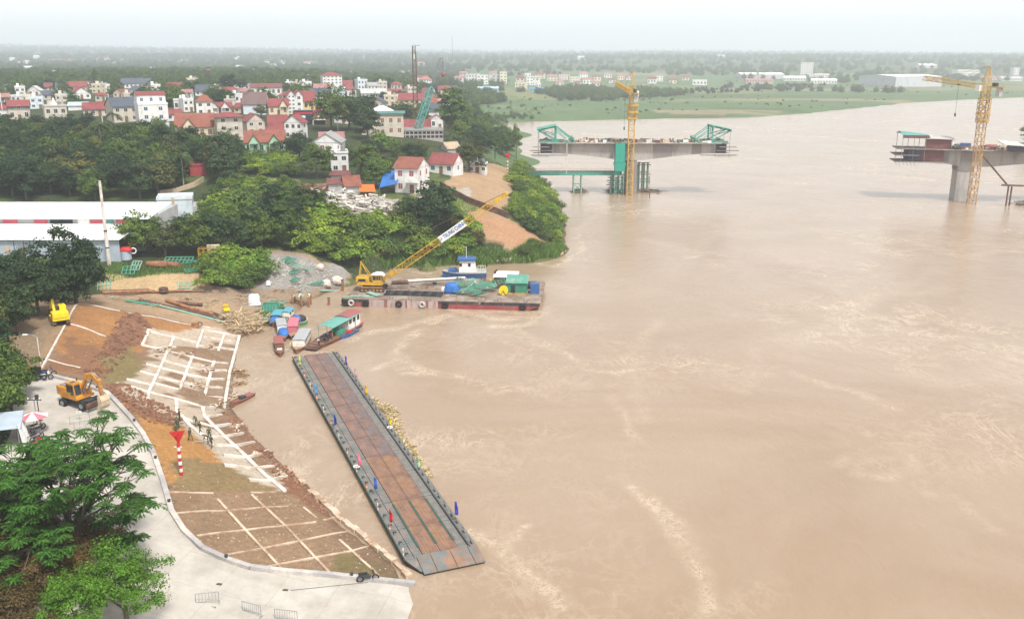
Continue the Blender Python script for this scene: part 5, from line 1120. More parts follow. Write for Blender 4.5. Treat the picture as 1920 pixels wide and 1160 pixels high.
def house(label, cx, by, wpx, hpx, roof, rm, wm, rpx=None, rz=0, d=None, win='dark', st=None, name='house', dormer=None, upper=None, group=None, cols=None, sidewin=True, door=True, pos=None, ov=.5):
    p = pos or T(cx, by); k = mpp(p); w = wpx*k; h = hpx*k*1.03; d = d or max(6.0, w*.75); rh = (rpx if rpx is not None else wpx*.2)*k*1.1
    t = thing(name, label, 'house', (p.x, p.y, p.z-.0), R(rz)-math.atan2(p.x,p.y)*.6, group)
    MB().b(-w/2,0,-3.5,w/2,d,h).build('wall', M('wall_'+wm), t)
    roof_part(t, roof, w, d, h, rh, rm, wm, ov)
    if win:
        n = st or max(1, int(round(h/3.4))); sh = h/n; nc = cols or max(1, int(round(w/3.0)))
        for s in range(n):
            for c in range(nc):
                x = -w/2+(c+.5)*w/nc; ww = min(1.5, w/nc*.55); z = s*sh+sh*.32; hh = sh*.46
                if s == 0 and door and c == nc//2: 
                    MB().b(x-.65,-.06,0,x+.65,0,min(2.5,sh*.8)).build('door', M('wood_brown'), t); continue
                inst('window', WIN[win], t, (x,-.002,z), (0,0,0), (ww,1,hh))
            if sidewin:
                m = max(1, int(d/4.5)); sx = 1 if p.x < 0 else -1
                for c in range(m): inst('window', WIN[win], t, (sx*(w/2+.002),(c+.5)*d/m,s*sh+sh*.32), (0,0,sx*math.pi/2), (1.1,1,sh*.46))
    if roof == 'flat' and win:
        MB().tube((w*.25,d*.6,h+.26),(w*.25,d*.6,h+1.9),.75,12).build('water_tank', M('steel_grey'), t); MB().b(-w*.3,d*.55,h+.26,-w*.05,d*.85,h+2.3).build('stair_head', M('wall_'+wm), t)
    if dormer:
        for (fx, fw, fh) in dormer:
            x = fx*w; ww = fw*w; hh = fh*k*1.1; dd = d*.5
            MB().loft([[(x-ww/2,-1.0,h-.6),(x+ww/2,-1.0,h-.6),(x,-1.0,h+hh)],[(x-ww/2,dd,h-.6),(x+ww/2,dd,h-.6),(x,dd,h+hh)]]).build('front_gable', M('wall_'+wm), t)
            for s in (-1,1): MB().loft([[(x+s*(ww/2+.4),y,h-.75),(x,y,h+hh+.02),(x,y,h+hh+.2),(x+s*(ww/2+.4),y,h-.57)] for y in (-1.4,dd)]).build('gable_roof', M('roof_'+rm), t)
            for s in (-1,1): MB().b(x+s*ww*.42-.15,-1.0,-.5,x+s*ww*.42+.15,-.7,h-.55).build('column', M('wall_'+wm), t)
    if upper:
        fx, fw, uh, ur, urm, urp = upper; x = fx*w; ww = fw*w; hu = uh*k*1.03
        u = bpy.data.objects.new('upper_floor', None); link(u, t); u.location = (x,d*.25,h+.1)
        MB().b(-ww/2,0,0,ww/2,d*.7,hu).build('wall', M('wall_'+wm), u); roof_part(u, ur, ww, d*.7, hu, urp*k*1.1, urm, wm, .35)
        for c in range(max(1,int(ww/3))): inst('window', WIN[win or 'dark'], u, (-ww/2+(c+.5)*ww/max(1,int(ww/3)),-.002,hu*.3), (0,0,0), (1.2,1,hu*.45))
    HOUSES.append((p.x, p.y, max(w,d)*.75)); HBOX.append((cx, by, wpx, hpx+(rpx or 0)+(upper[2] if upper else 0), p.y)); return t, w, d, h, k
H = house
H('white walled house with a red roof at the village edge beside the green storey', 5, 226, 30, 20, 'hip', 'red', 'white', 9, 12)
t, w_, d_, h_, k_ = H('beige house with a dark green upper storey and a red gable roof', 38, 226, 36, 19, 'flat', 'grey', 'beige', 3, 8)
MB().b(-w_/2-.1,-.1,h_+.3,w_/2+.1,d_,h_+7*k_).build('green_storey', M('wall_green'), t); roof_part(t,'gx',w_,d_,h_+7*k_,10*k_,'red','green',.4); inst('window', WIN['dark'], t, (0,-.11,h_+2*k_), (0,0,0), (1.6,1,1.4))
t, w_, d_, h_, k_ = H('tall narrow beige house with a flat terrace and a small white spire', 108, 236, 38, 34, 'flat', 'grey', 'beige', 3, 16)
MB().loft([[(-1.2,3,h_+.2),(1.2,3,h_+.2),(1.2,5,h_+.2),(-1.2,5,h_+.2)],[(-.05,3.9,h_+3.6),(.05,3.9,h_+3.6),(.05,4,h_+3.6),(-.05,4,h_+3.6)]]).build('spire', M('white_paint'), t)
H('low white house with a grey gable roof among the dark trees', 140, 256, 34, 12, 'gx', 'grey', 'white', 9, 25)
H('long low house with two tiers of red roof and beige walls', 182, 218, 46, 13, 'gx', 'red', 'beige', 10, 6, upper=(.1,.6,4,'gx','red',6))
H('low shed with a pale blue white roof next to the red tiered house', 146, 207, 32, 8, 'shed', 'bluepale', 'white', 5, 4, win=None)
H('house with a slate gable roof and a tall blank white side wall', 238, 229, 44, 28, 'gx', 'slate', 'beige', 14, 22, d=14)
H('grey beige block house with a dull red roof on the wooded rise', 142, 176, 38, 13, 'gx', 'red', 'beige', 8, 4)
H('white gabled house with a bright red roof before the grey beige block', 154, 186, 32, 10, 'gy', 'red', 'white', 10, 24)
H('small white house with a pale roof alone among the trees', 64, 180, 22, 10, 'gy', 'palegrey', 'white', 7, -10)
H('small dull red roofed hut half hidden by trees on the rise', 91, 170, 14, 7, 'gx', 'maroon', 'pink', 6)
H('long white hall with a dark slate roof at the wood edge', 255, 166, 52, 9, 'gx', 'slate', 'white', 8, 0, d=12)
H('house under a dark slate hip roof below the long white hall', 258, 178, 34, 7, 'hip', 'slate', 'white', 8, 10)
H('red roofed house corner deep in the grove at the picture edge', 2, 316, 26, 12, 'gy', 'red', 'white', 9, 20)
t, w_, d_, h_, k_ = H('tall white house with two red roof blocks above a blank white lower front', 291, 243, 52, 44, 'flat', 'white', 'white', 3, 14, win='blue', cols=2, st=3, upper=(0,.98,16,'gx','red',5), d=16)
H('yellow villa with an orange red tiled roof and a front gable', 366, 260, 68, 22, 'gx', 'orange', 'cream', 20, 2, win='brown', cols=5, st=1, dormer=[(-.14,.36,13)], d=13)
H('low red roofed shed beside the yellow villa', 336, 275, 30, 6, 'shed', 'red', 'red', 10, 20, win=None)
H('grey two storey house with an overhanging red hip roof and arched side windows', 433, 263, 46, 42, 'hip', 'red', 'beige', 7, 14, cols=2, st=3, ov=1.2)
H('house with a red pitched roof over a dark glazed front', 481, 252, 34, 24, 'gy', 'red', 'beige', 12, 24)
H('white house with an orange hip roof behind the grey two storey house', 385, 216, 30, 24, 'hip', 'orange', 'white', 11, 8)
H('low white house with twin small red gables on its front', 413, 213, 40, 12, 'gx', 'red', 'white', 7, 4, dormer=[(-.25,.42,8),(.25,.42,8)])
H('plain beige flat roofed block behind the twin gabled house', 432, 209, 20, 19, 'flat', 'grey', 'beige', 2, 4)
H('white house with a bright red gable roof standing apart near the wood', 326, 176, 30, 9, 'gx', 'red', 'white', 10, -18)
H('white gable ended house with a slate roof near the wood', 382, 180, 32, 9, 'gx', 'slate', 'white', 10, -14)
H('small white house with a pink red roof by the long pink roof', 424, 179, 30, 8, 'gx', 'red', 'white', 6, 4)
H('long low building under a faded pink roof', 456, 176, 32, 4, 'gx', 'pink', 'cream', 5)
H('wide white two storey house with a maroon roof', 499, 180, 56, 15, 'gx', 'maroon', 'white', 6, 2)
H('white house under a steep brown roof', 478, 215, 42, 20, 'gx', 'brown', 'bluewhite', 18, -6, win=None)
H('house with a red pyramid roof beside the steep brown roof', 491, 215, 28, 12, 'hip', 'red', 'white', 11, 5)
H('cream villa with arched windows and a red cross gabled roof', 523, 217, 36, 18, 'gx', 'red', 'cream', 11, 6, win='brown', dormer=[(.25,.4,10)])
H('narrow white townhouse with a glazed front and a peaked red roof', 548, 214, 14, 34, 'gy', 'red', 'white', 7, 8, d=18, st=5, cols=2, win='blue')
H('narrow white townhouse with balconies next to the glazed townhouse', 562, 213, 14, 33, 'gy', 'red', 'white', 7, 8, d=18, st=3, cols=1)
H('ochre yellow house with a steep red roof by the shops', 580, 208, 23, 19, 'gx', 'red', 'yellow', 15, 14)
H('house under a broad blue grey roof behind the ochre house', 597, 185, 34, 6, 'gx', 'slate', 'white', 11, -4)
H('four storey white hotel with a red roof and rows of windows', 624, 164, 36, 21, 'hip', 'red', 'white', 5, 14, st=4, cols=5)
H('low white house under a pale red roof below the hotel', 606, 170, 34, 4, 'gx', 'pink', 'white', 7, 4)
H('white house with a red hip roof beyond the big trees', 653, 180, 30, 11, 'hip', 'red', 'white', 9, 8)
H('small red roofed house between the hotel and the tree clump', 648, 163, 24, 5, 'gx', 'red', 'white', 6)
t, w_, d_, h_, k_ = H('dark fronted shop with a wide navy sign board on the village road', 570, 234, 36, 22, 'flat', 'grey', 'grey', 2, 2, win=None, door=False)
MB().b(-w_/2,-.35,h_*.45,w_/2,-.02,h_+.9).build('sign_board', M('wall_darkglass'), t); MB().b(-w_/2+.3,-.42,h_*.86,w_/2-.3,-.352,h_*1.0).build('sign_strip', M('red_paint'), t); MB().b(-w_*.1,-.42,h_*.55,w_*.1,-.352,h_*.75).build('sign_panel', M('white_paint'), t); MB().b(-w_*.44,-.1,0,w_*.44,-.01,h_*.4).build('shopfront', M('glass_dark'), t)
t, w_, d_, h_, k_ = H('red fronted shop with a white sign strip on the village road', 600, 234, 22, 22, 'flat', 'red', 'red', 2, 2, win=None, door=False)
MB().b(-w_*.2,-.2,h_*.45,w_*.45,-.01,h_*.95).build('sign_panel', M('white_paint'), t); MB().b(-w_*.5,-.9,h_*.38,w_*.5,-.02,h_*.44).build('awning', M('white_paint'), t); MB().b(-w_*.46,-.1,0,w_*.46,-.01,h_*.36).build('shopfront', M('glass_dark'), t)
H('long house under a plain red roof beside the white gabled house', 522, 243, 34, 6, 'gx', 'red', 'white', 18, 8, win=None)
H('low lean to under a red roof below the long red roof', 512, 255, 36, 4, 'shed', 'red', 'grey', 9, 4, win=None)
H('white two storey house with a red gable roof facing the river', 551, 261, 34, 30, 'gy', 'red', 'white', 12, -16, cols=3)
H('mint green villa with an orange red roof and two front gables', 498, 289, 72, 22, 'gx', 'orange', 'mint', 17, 4, cols=6, st=1, dormer=[(-.27,.28,12),(.24,.3,12)], d=12)
H('white villa with a grey gable roof and a round attic window', 612, 288, 54, 20, 'gy', 'grey', 'white', 15, -4, cols=4, st=1, win='red', d=13)
H('low house under a worn pink grey roof behind the white villa', 622, 263, 44, 5, 'gx', 'pink', 'white', 8, 4, win=None)
t, w_, d_, h_, k_ = H('large beige two storey block with a teal roof edge and a white hip roof', 718, 255, 78, 36, 'flat', 'tealedge', 'beige', 2, 4, win='brown', cols=5, st=2, d=16)
MB().b(-w_/2-.8,-.8,h_+.85,w_/2+.8,.3,h_+1.9).build('fascia', M('roof_tealedge'), t); roof_part(t,'hip',w_*.55,d_*.6,h_+1.6,10*k_,'white','white',.3,y0=d_*.3)
H('low house under a bright red roof beside the unfinished concrete block', 782, 245, 50, 6, 'gx', 'red', 'white', 12, 4, win=None)
H('small white house with a pale arched front beside the big dark tree', 819, 242, 24, 18, 'gy', 'pink', 'white', 7, 4)
H('cream house under a long red roof behind the lattice mast', 768, 205, 58, 17, 'gx', 'red', 'cream', 10, 0)
H('cream house under a broad orange red roof by the big tree', 800, 202, 38, 9, 'gx', 'orange', 'cream', 13, 2)
H('white house with a dark slate roof close to the big tree', 812, 218, 22, 10, 'gx', 'slate', 'white', 12, 2, win=None)
H('house with a stepped red roof in the middle of the village', 735, 184, 44, 6, 'gx', 'red', 'cream', 9, 6, upper=(.3,.4,3,'hip','red',5))
H('white hall under a grey sheet roof in the middle of the village', 702, 183, 48, 7, 'shed', 'palegrey', 'white', 7, 6)
H('white house with red trim beyond the lattice mast', 797, 160, 24, 10, 'hip', 'pink', 'white', 5)
H('tan roofed hut above the bank wall', 851, 287, 26, 9, 'gx', 'tan', 'grey', 9, 30, win=None)
t, w_, d_, h_, k_ = H('long unfinished grey concrete block with open floors', 784, 260, 94, 14, 'flat', 'grey', 'rawgrey', 2, 4, win=None, door=False, d=9)
for s in range(2):
    for c in range(12): MB().b(-w_/2+(c+.12)*w_/12,-.03,h_*(.08+.5*s),-w_/2+(c+.88)*w_/12,.0+.02,h_*(.4+.5*s)).build('opening_shade', M('glass_dark'), t)  # thin dark panels on the solid wall imitate the shade inside open floors
H('white two storey front with a terrace below the grey roofed villa', 638, 324, 32, 34, 'flat', 'grey', 'white', 2, 6, cols=2, st=2, d=9)
H('low lean to under a maroon roof at the foot of the white terrace house', 638, 338, 34, 9, 'shed', 'maroon', 'grey', 4, 4, win=None, d=5)
t, w_, d_, h_, k_ = H('white two storey house with a balcony and an orange red roof by the blue awning', 762, 362, 46, 46, 'gx', 'orange', 'white', 15, -22, cols=2, st=2, win='red', d=9)
MB().b(w_*.05,-1.6,h_*.44,w_/2+.6,-.02,h_*.48).build('balcony', M('white_paint'), t); MB().b(w_*.05,-1.6,h_*.48,w_/2+.6,-1.45,h_*.6).build('balcony_wall', M('white_paint'), t)
H('white bungalow with a red roof and a columned porch on the terrace', 827, 326, 50, 19, 'gx', 'red', 'white', 15, -24, cols=3, st=1, win='blue', d=8)
H('small white hut under a dark round tree on the dirt terrace', 895, 324, 34, 13, 'flat', 'grey', 'white', 2, -4, cols=3, st=1, d=6)
t, w_, d_, h_, k_ = H('grey shed with an orange tiled roof beside the orange awning', 662, 366, 28, 18, 'gx', 'orange', 'grey', 14, 12, win=None, d=7)
H('open grey shed with a maroon roof next to the brick wall', 630, 366, 26, 20, 'shed', 'maroon', 'grey', 5, 4, win=None, d=6)
# smaller houses filling the gaps of the village
hr_nd = random.Random(19); tries = 0; nfill = 0
while nfill < 62 and tries < 4000:
    tries += 1; cx = hr_nd.uniform(5,835); by = hr_nd.uniform(166,232); f = (by-160)/75; w_ = hr_nd.uniform(15,22)+10*f; h_ = hr_nd.uniform(6,10)+6*f
    if cx > 640 and by > 205: continue
    if cx < 300 and by > 205: continue
    if any(abs(cx-a) < (w_+c)*.5*.8 and (by-h_*1.4 < b) and (by > b-d*.85) for a, b, c, d, e in HBOX): continue
    rm = hr_nd.choice(['red','red','pink','orange','maroon','grey','slate','white','white','white']); wm = hr_nd.choice(['white','white','cream','beige','bluewhite']); kd = hr_nd.choice(['gx','gx','gy','hip'])
    if rm == 'white': kd = 'flat'; h_ *= 1.7; w_ *= .85
    H({'red':'small village house with a red roof half hidden among the trees','orange':'small village house with an orange red roof among the trees','pink':'small village house with a faded pink roof among the trees','maroon':'small village house with a dark maroon roof among the trees','grey':'small village house with a plain grey roof among the trees','white':'narrow pale flat roofed village house of two or three storeys','slate':'small village house with a dark blue grey roof among the trees'}[rm], cx, by, w_, h_, kd, rm, wm, w_*.26, hr_nd.uniform(-30,30), group='small '+rm+' roofed village houses'); nfill += 1
# awnings
def awning(label, pts, zs, m, sag=.5):
    """four pixel corners with heights above ground"""
    P = [T(a,b) for a, b in pts]; c = sum(P, Vector())/4; c.z = min(p.z for p in P); t = thing('awning', label, 'awning', c)
    Q = [Vector((p.x,p.y,p.z+z))-c for p, z in zip(P,zs)]; n = 6; mb = MB(); g = []
    for i in range(n+1):
        for j in range(n+1):
            u, v = i/n, j/n; q = (Q[0]*(1-u)+Q[1]*u)*(1-v)+(Q[3]*(1-u)+Q[2]*u)*v; q.z -= sag*math.sin(math.pi*u)*math.sin(math.pi*v)*(1+.3*math.sin(u*9)); g.append(q)
    N = len(g); vs = g+[q-Vector((0,0,.04)) for q in g]; fs = []
    for i in range(n):
        for j in range(n):
            a = i*(n+1)+j; fs.append((a,a+n+1,a+n+2,a+1)); fs.append((N+a+1,N+a+n+2,N+a+n+1,N+a))
    mb.add(vs,fs).build('cover', M(m), t, True)
    for q, p in zip(Q,P): MB().tube((q.x,q.y,p.z-c.z-.2),q,.06,6).build('pole', M('steel_grey'), t)
awning('blue striped awning slung beside the white balcony house', [(712,366),(745,366),(752,352),(722,350)], (2.2,3.4,5.0,5.2), 'blue_tarp', .8)
awning('orange awning in front of the orange tiled shed', [(674,370),(705,370),(702,362),(675,362)], (1.6,1.6,2.6,2.6), 'orange_tarp', .5)
# walls
def wall_run(name, label, pts, hpx, th, m, cat='wall', step=3.0, part='panel'):
    P = drape(pts, step); c = P[0].copy(); t = thing(name, label, cat, c)
    for a, b in zip(P[:-1],P[1:]):
        h = hpx*mpp(a); mb = MB(); d = (b-a).normalized(); s = Vector((-d.y,d.x,0)).normalized()*th/2; g = d*.01
        mb.loft([[a+g-s-c-Vector((0,0,1.5)),a+g+s-c-Vector((0,0,1.5)),a+g+s-c+Vector((0,0,h)),a+g-s-c+Vector((0,0,h))],[b-g-s-c-Vector((0,0,1.5)),b-g+s-c-Vector((0,0,1.5)),b-g+s-c+Vector((0,0,h)),b-g-s-c+Vector((0,0,h))]]); mb.build(part, M(m), t)
    return t
wall_run('brick_wall', 'weathered brick yard wall beside the maroon roofed shed', [(558,365),(614,364)], 20, .3, 'brick')
wall_run('retaining_wall', 'dark brown retaining wall edging the dirt terrace above the river', [(826,352),(850,366),(880,382),(915,395),(953,410)], 12, .4, 'rust_dark')
wall_run('brick_wall', 'low tan yard wall along the lane below the dark grove', [(300,366),(330,362),(365,350),(382,340)], 9, .3, 'wall_tan')
wall_run('brick_wall', 'low brown wall along the field edge behind the warehouse trees', [(460,374),(510,366),(548,360)], 8, .3, 'brick')
H('maroon walled shed among the trees below the yellow villa', 372, 330, 30, 18, 'flat', 'maroon', 'red', 2, 20, win=None, d=6)
# ------------------------------------------------------------------ warehouse with two long white roofs
pmat('sheet_white', (.80,.80,.78), .7, .05, .6, .3, c2=(.66,.64,.6), c2amt=.25, c2scale=.2); pmat('sheet_bluegrey', (.40,.46,.52), .75, .15, .5, .3, wave=(3,'X')); pmat('panel_red', (.5,.1,.13), .8, .2, 1); pmat('panel_teal', (.1,.25,.24), .8, .2, 1)
wp = T(110,486); wh = thing('warehouse', 'long warehouse with two white sheet roofs one above the other', 'warehouse', wp, -.0)
def wl(px, py, y): return atd(px,py,y)-wp
yA = wp.y; 
def slabq(p, th=.15): return MB().loft([[(q[0],q[1],q[2]) for q in p],[(q[0],q[1],q[2]+th) for q in p]])
zE = wl(110,450,yA-.6).z; zR = wl(110,421,yA+9).z; zW = wl(110,410,yA+9.5).z; zT = wl(110,380,yA+21).z
xl = wl(-120,450,yA).x
slabq([(xl,-.7,zE),(wl(226,450,yA).x,-.7,zE),(wl(268,421,yA+9).x,9,zR),(xl,9,zR)]).build('roof', M('sheet_white'), wh)
slabq([(xl,8.6,zW),(wl(278,409,yA+8.6).x,8.6,zW),(wl(322,380,yA+21).x,21,zT),(xl,21,zT)]).build('roof', M('sheet_white'), wh)
MB().b(xl,0,-2,wl(222,450,yA).x,.25,zE-.02).build('wall', M('sheet_bluegrey'), wh)
xe_ = wl(268,421,yA+9).x; MB().b(xl,9.3,-2,xe_,9.55,zW-.03).build('upper_wall', M('wall_grey'), wh)
for a, b, m in ((5,32,'panel_red'),(64,88,'panel_red'),(94,136,'glass_dark'),(146,168,'white_paint'),(170,192,'panel_red'),(200,212,'panel_teal'),(218,246,'panel_red'),(248,268,'panel_teal')):
    xa_, xb_ = wl(a,415,yA+9.2).x, wl(b,415,yA+9.2).x; MB().b(xa_,9.1,zR+.25,xb_,9.28,zW-.1).build('wall_panel', M(m), wh)
xg = wl(278,409,yA+8.6).x; MB().loft([[(xg-.3,9.6,-2),(xg-.3,20.5,-2),(xg+2.2,20.5,zT-.2),(xg-.3,9.6,zW-.05)],[(xg-.1,9.6,-2),(xg+2.6,20.5,-2),(xg+2.6,20.5,zT-.2),(xg-.1,9.6,zW-.05)]]).build('end_wall', M('wall_grey'), wh)
for a in (8,36): MB().b(wl(a,465,yA).x,-.06,wl(a,476,yA).z,wl(a+11,465,yA).x,-.002,wl(a,462,yA).z).build('shutter', M('wall_tan'), wh)
for a in (27,45,57): MB().b(wl(a,465,yA).x-.06,-.05,0,wl(a,465,yA).x+.06,-.003,zE-.3).build('wall_seam', M('steel_dark'), wh)
t, w_, d_, h_, k_ = H('pale grey block with a parapet behind the warehouse end', 330, 408, 62, 32, 'flat', 'palegrey', 'bluewhite', 2, 4, win=None, d=8, door=False)
MB().b(w_/2+.02,-.2,0,w_/2+1.2,d_,h_*.6).build('annex', M('wall_grey'), t); MB().b(-w_*.08,-.12,0,w_*.0,-.01,h_+.6).build('pilaster', M('wall_tan'), t)
# ------------------------------------------------------------------ masts, poles, far crane
def pole(label, bx, by, tx, ty, r0, r1, m, name='utility_pole', cat='pole', arm=None):
    b = T(bx,by); top = atd(tx,ty,b.y); t = thing(name, label, cat, b); hh = top.z-b.z
    MB().tube((0,0,-.5),(0,0,hh),r0,10,r1).build('pole', M(m), t)
    if arm: arm(t, hh)
    return t, hh
def arms(n):
    def f(t, h):
        for k in range(n): MB().bar((-.9,0,h-.5-k*.9),(.9,0,h-.5-k*.9),.12).build('cross_arm', M('steel_dark'), t)
        for x in (-.7,0,.7): MB().tube((x,0,h-.45),(x,0,h-.2),.07,6).build('insulator', M('white_paint'), t)
    return f
pole('tall leaning white concrete pole rising in front of the warehouse roofs', 205, 496, 187, 339, .42, .26, 'concrete_pale', arm=lambda t, h: (MB().tube((0,0,h*.4),(0,0,h*.42),.40,10).build('band', M('steel_dark'), t), MB().tube((0,0,h*.2),(0,0,h*.215),.42,10).build('band', M('steel_dark'), t)))
b = T(780,232); topz = atd(780,86,b.y).z-b.z; t = thing('lattice_mast', 'dark rusty lattice telecom mast rising above the village', 'mast', b)
lattice(MB(), (0,0,-1), (0,0,topz), 2.3, 2.3, 22, .3, .14, 1.5, 1.5, up=(0,1,0)).build('tower', M('rust_dark'), t)
for k in range(4): MB().box((1.0*math.cos(k*1.6),1.0*math.sin(k*1.6),topz-1.5-k*1.2),(.45,.4,2.2)).build('antenna_panel', M('white_paint'), t)
MB().bar((0,0,topz),(3.0,0,topz+.1),.2).build('top_arm', M('steel_grey'), t); MB().tube((0,0,topz),(0,0,topz+1.0),.1,6).build('spike', M('steel_grey'), t)
b = T(781,258); t = thing('crawler_crane', 'teal crawler crane with a tall lattice boom beside the unfinished block', 'crawler crane', b)
pA = atd(781,247,b.y)-b; pB = atd(809,163,b.y+4)-b; pC = atd(830,108,b.y+4)-b; pD = atd(823,112,b.y+5)-b
lattice(MB(), pA, pB, 2.2, 2.2, 12, .32, .2, taper=.08).build('boom', M('roof_teal'), t); lattice(MB(), pB, pC, 1.1, 1.1, 8, .2, .12, taper=.1).build('jib', M('steel_grey'), t)
MB().bar(pB+Vector((-.3,0,.3)),pD,.3).build('jib_mast', M('steel_grey'), t); MB().bar(pD,pC,.15).build('jib_tie', M('steel_dark'), t); MB().tube(pC,pC-Vector((0,0,6)),.07,5).build('hoist_rope', M('steel_dark'), t); MB().ball(pC-Vector((0,0,6.8)),.8,8,6,(1,1,1.4)).build('hook_block', M('boat_roof_red'), t)
MB().b(-2.6,-1.5,1.2,2.2,1.5,3.2).build('house', M('roof_teal'), t); MB().b(-2.8,-2,0,2.6,-1.0,1.1).build('track', M('steel_dark'), t); MB().b(-2.8,1.0,0,2.6,2,1.1).build('track', M('steel_dark'), t)
pole('hair thin radio mast far behind the village', 849, 150, 849, 68, .35, .2, 'steel_grey', 'radio_mast', 'mast')
def lamp_arm(sd, L=1.6):
    def f(t, h): MB().path([(0,0,h),(sd*L*.5,0,h+.35),(sd*L,0,h+.4)],.07,6).build('arm', M('steel_grey'), t); MB().box((sd*(L+.3),0,h+.38),(.7,.25,.14)).build('lamp_head', M('white_paint'), t)
    return f
pole('grey street lamp with a curved arm on the village road', 634, 250, 634, 220, .13, .09, 'steel_grey', 'street_lamp', 'lamp', lamp_arm(1,1.2))
for i, (bx, by, tx, ty, lb) in enumerate([(7,226,7,172,'white antenna pole on the roof of the first white house'),(33,200,33,177,'white antenna pole above the green storey'),(53,204,52,182,'second white antenna pole behind the green storey'),(114,200,115,178,'white antenna pole behind the spired house'),(205,200,206,176,'white antenna pole behind the red tiered house'),(196,262,196,218,'pale pole standing among the palms'),(694,262,694,225,'pale trunk like pole beside the big tree clump')]):
    pole(lb, bx, by, tx, ty, .2, .14, 'white_paint')
pole('grey lamp post with a cross arm beside the orange slope', 78, 694, 68, 632, .09, .07, 'concrete_pale', 'street_lamp', 'lamp', lamp_arm(-1,1.3))
pole('thin grey lamp post above the parasol', 71, 802, 66, 742, .07, .06, 'steel_grey', 'street_lamp', 'lamp', arms(1))
pole('dark topped post beside the parasol', 76, 795, 72, 745, .06, .06, 'steel_dark', 'post', 'post', lambda t, h: MB().box((0,0,h+.1),(.35,.3,.5)).build('lantern', M('steel_dark'), t))
# ------------------------------------------------------------------ vegetation
def leafm(n, c, orand=.3, island=.4): return pmat('leaf_'+n, c, .6, .18, .35, orand=orand, island=island, trans=.13, spec=.2, calt=(min(c[0]*1.75,.2),c[1]*1.3,c[2]*1.05) if orand > .15 else None)
leafm('dark', (.021,.05,.017)); leafm('mid', (.055,.108,.020)); leafm('bright', (.11,.20,.022)); leafm('olive', (.07,.09,.024)); leafm('grass', (.11,.20,.04)); leafm('brown', (.075,.06,.022)); leafm('palm', (.075,.125,.04)); leafm('feather', (.055,.145,.02), .1, .5); leafm('lime', (.085,.19,.014), .1, .45)
pmat('bark', (.12,.09,.07), .95, .25, 1.5, .4, 6); pmat('bark_pale', (.3,.26,.21), .95, .2, 1.5, .4, 6)
NR = np.random.RandomState(5)
def leaf_mesh(name, C, N, size, mat, aspect=.55, droop=0.0):
    """one kite shaped leaf per centre C with facing N"""
    n = len(C); N = N/np.linalg.norm(N,axis=1)[:,None]; r = NR.normal(size=(n,3)); A = np.cross(N,r); A /= np.linalg.norm(A,axis=1)[:,None]; B = np.cross(N,A)
    s = (size*NR.uniform(.6,1.35,n))[:,None]; tipd = np.array([0,0,-droop])[None]*s
    V = np.stack([C-A*s*.5, C+B*s*aspect*.5+N*s*.06, C+A*s*.5+tipd, C-B*s*aspect*.5+N*s*.06],1).reshape(-1,3)
    me = bpy.data.meshes.new(name); me.vertices.add(n*4); me.vertices.foreach_set('co', V.astype(np.float32).ravel()); me.loops.add(n*4); me.loops.foreach_set('vertex_index', np.arange(n*4,dtype=np.int32)); me.polygons.add(n); me.polygons.foreach_set('loop_start', np.arange(0,n*4,4,dtype=np.int32)); me.update(calc_edges=True); me.materials.append(M(mat)); return me
def sph(n):
    v = NR.normal(size=(n,3)); return v/np.linalg.norm(v,axis=1)[:,None]
def crown_mesh(mat, nc, per, leaf, rx, rz, zc, clump=.3, lo=-.6, seed=0, flat=1.0, droop=0.0, top=0.0):
    """leaf clumps spread through the volume of an uneven ellipsoid"""
    NR.seed(seed); d = sph(nc*4); d = d[d[:,2] > lo][:nc]; u = NR.uniform(.35,1,len(d))**.5; wob = 1+.28*NR.normal(size=len(d)).clip(-1.4,1.4)
    cc = d*u[:,None]*wob[:,None]*np.array([rx,rx,rz])*(1-clump*.6); cc[:,0] *= 1+top*cc[:,2]/rz; cc[:,1] *= 1+top*cc[:,2]/rz; cc[:,2] += zc
    rc = rx*clump*NR.uniform(.6,1.25,len(d))
    L = sph(len(d)*per); L[:,2] = np.abs(L[:,2])*.85+L[:,2]*.15; L[:,2] *= flat
    C = np.repeat(cc,per,0)+L*np.repeat(rc,per)[:,None]*(NR.uniform(.45,1.08,len(L))[:,None]); N = L+np.repeat(d,per,0)*.5+NR.normal(size=L.shape)*.55
    N[:,2] += .35
    return leaf_mesh('crown', C, N, leaf, mat, droop=droop)
def trunk_mesh(h, r, limbs, seed, spread=2.0, mat='bark', up=.7):
    rnd = random.Random(seed); mb = MB(); top = (rnd.uniform(-.2,.2),rnd.uniform(-.2,.2),h); mb.tube((0,0,-1.0),(top[0]*.5,top[1]*.5,h*.5),r,8,r*.75); mb.tube((top[0]*.5,top[1]*.5,h*.5),top,r*.75,8,r*.5)
    for k in range(limbs):
        a = 2*math.pi*k/limbs+rnd.uniform(-.4,.4); z0 = h*rnd.uniform(.5,.95); e = (math.cos(a)*spread,math.sin(a)*spread,z0+spread*up*rnd.uniform(.8,1.4)); mb.tube((top[0]*.7,top[1]*.7,z0),e,r*.42,6,r*.15)
    return mb.mesh('trunk', M(mat))
KIND = {}
def kind(n, crowns, trunk, H): KIND[n] = (crowns, trunk, H)
kind('broad', [crown_mesh('leaf_dark',60,80,.62,4.6,4.6,5.2,.32,-.85,s) for s in (1,2)], trunk_mesh(5,.32,5,1,2.4), 10)
kind('broadmid', [crown_mesh('leaf_mid',58,80,.6,4.6,4.5,5.3,.32,-.85,s) for s in (3,4)], trunk_mesh(5,.3,5,2,2.4), 10)
kind('mango', [crown_mesh('leaf_dark',50,85,.5,4.0,4.2,4.6,.34,-.8,s) for s in (5,)]+[crown_mesh('leaf_olive',50,85,.5,4.0,4.2,4.6,.34,-.8,6)], trunk_mesh(3.5,.3,4,3,1.8), 9)
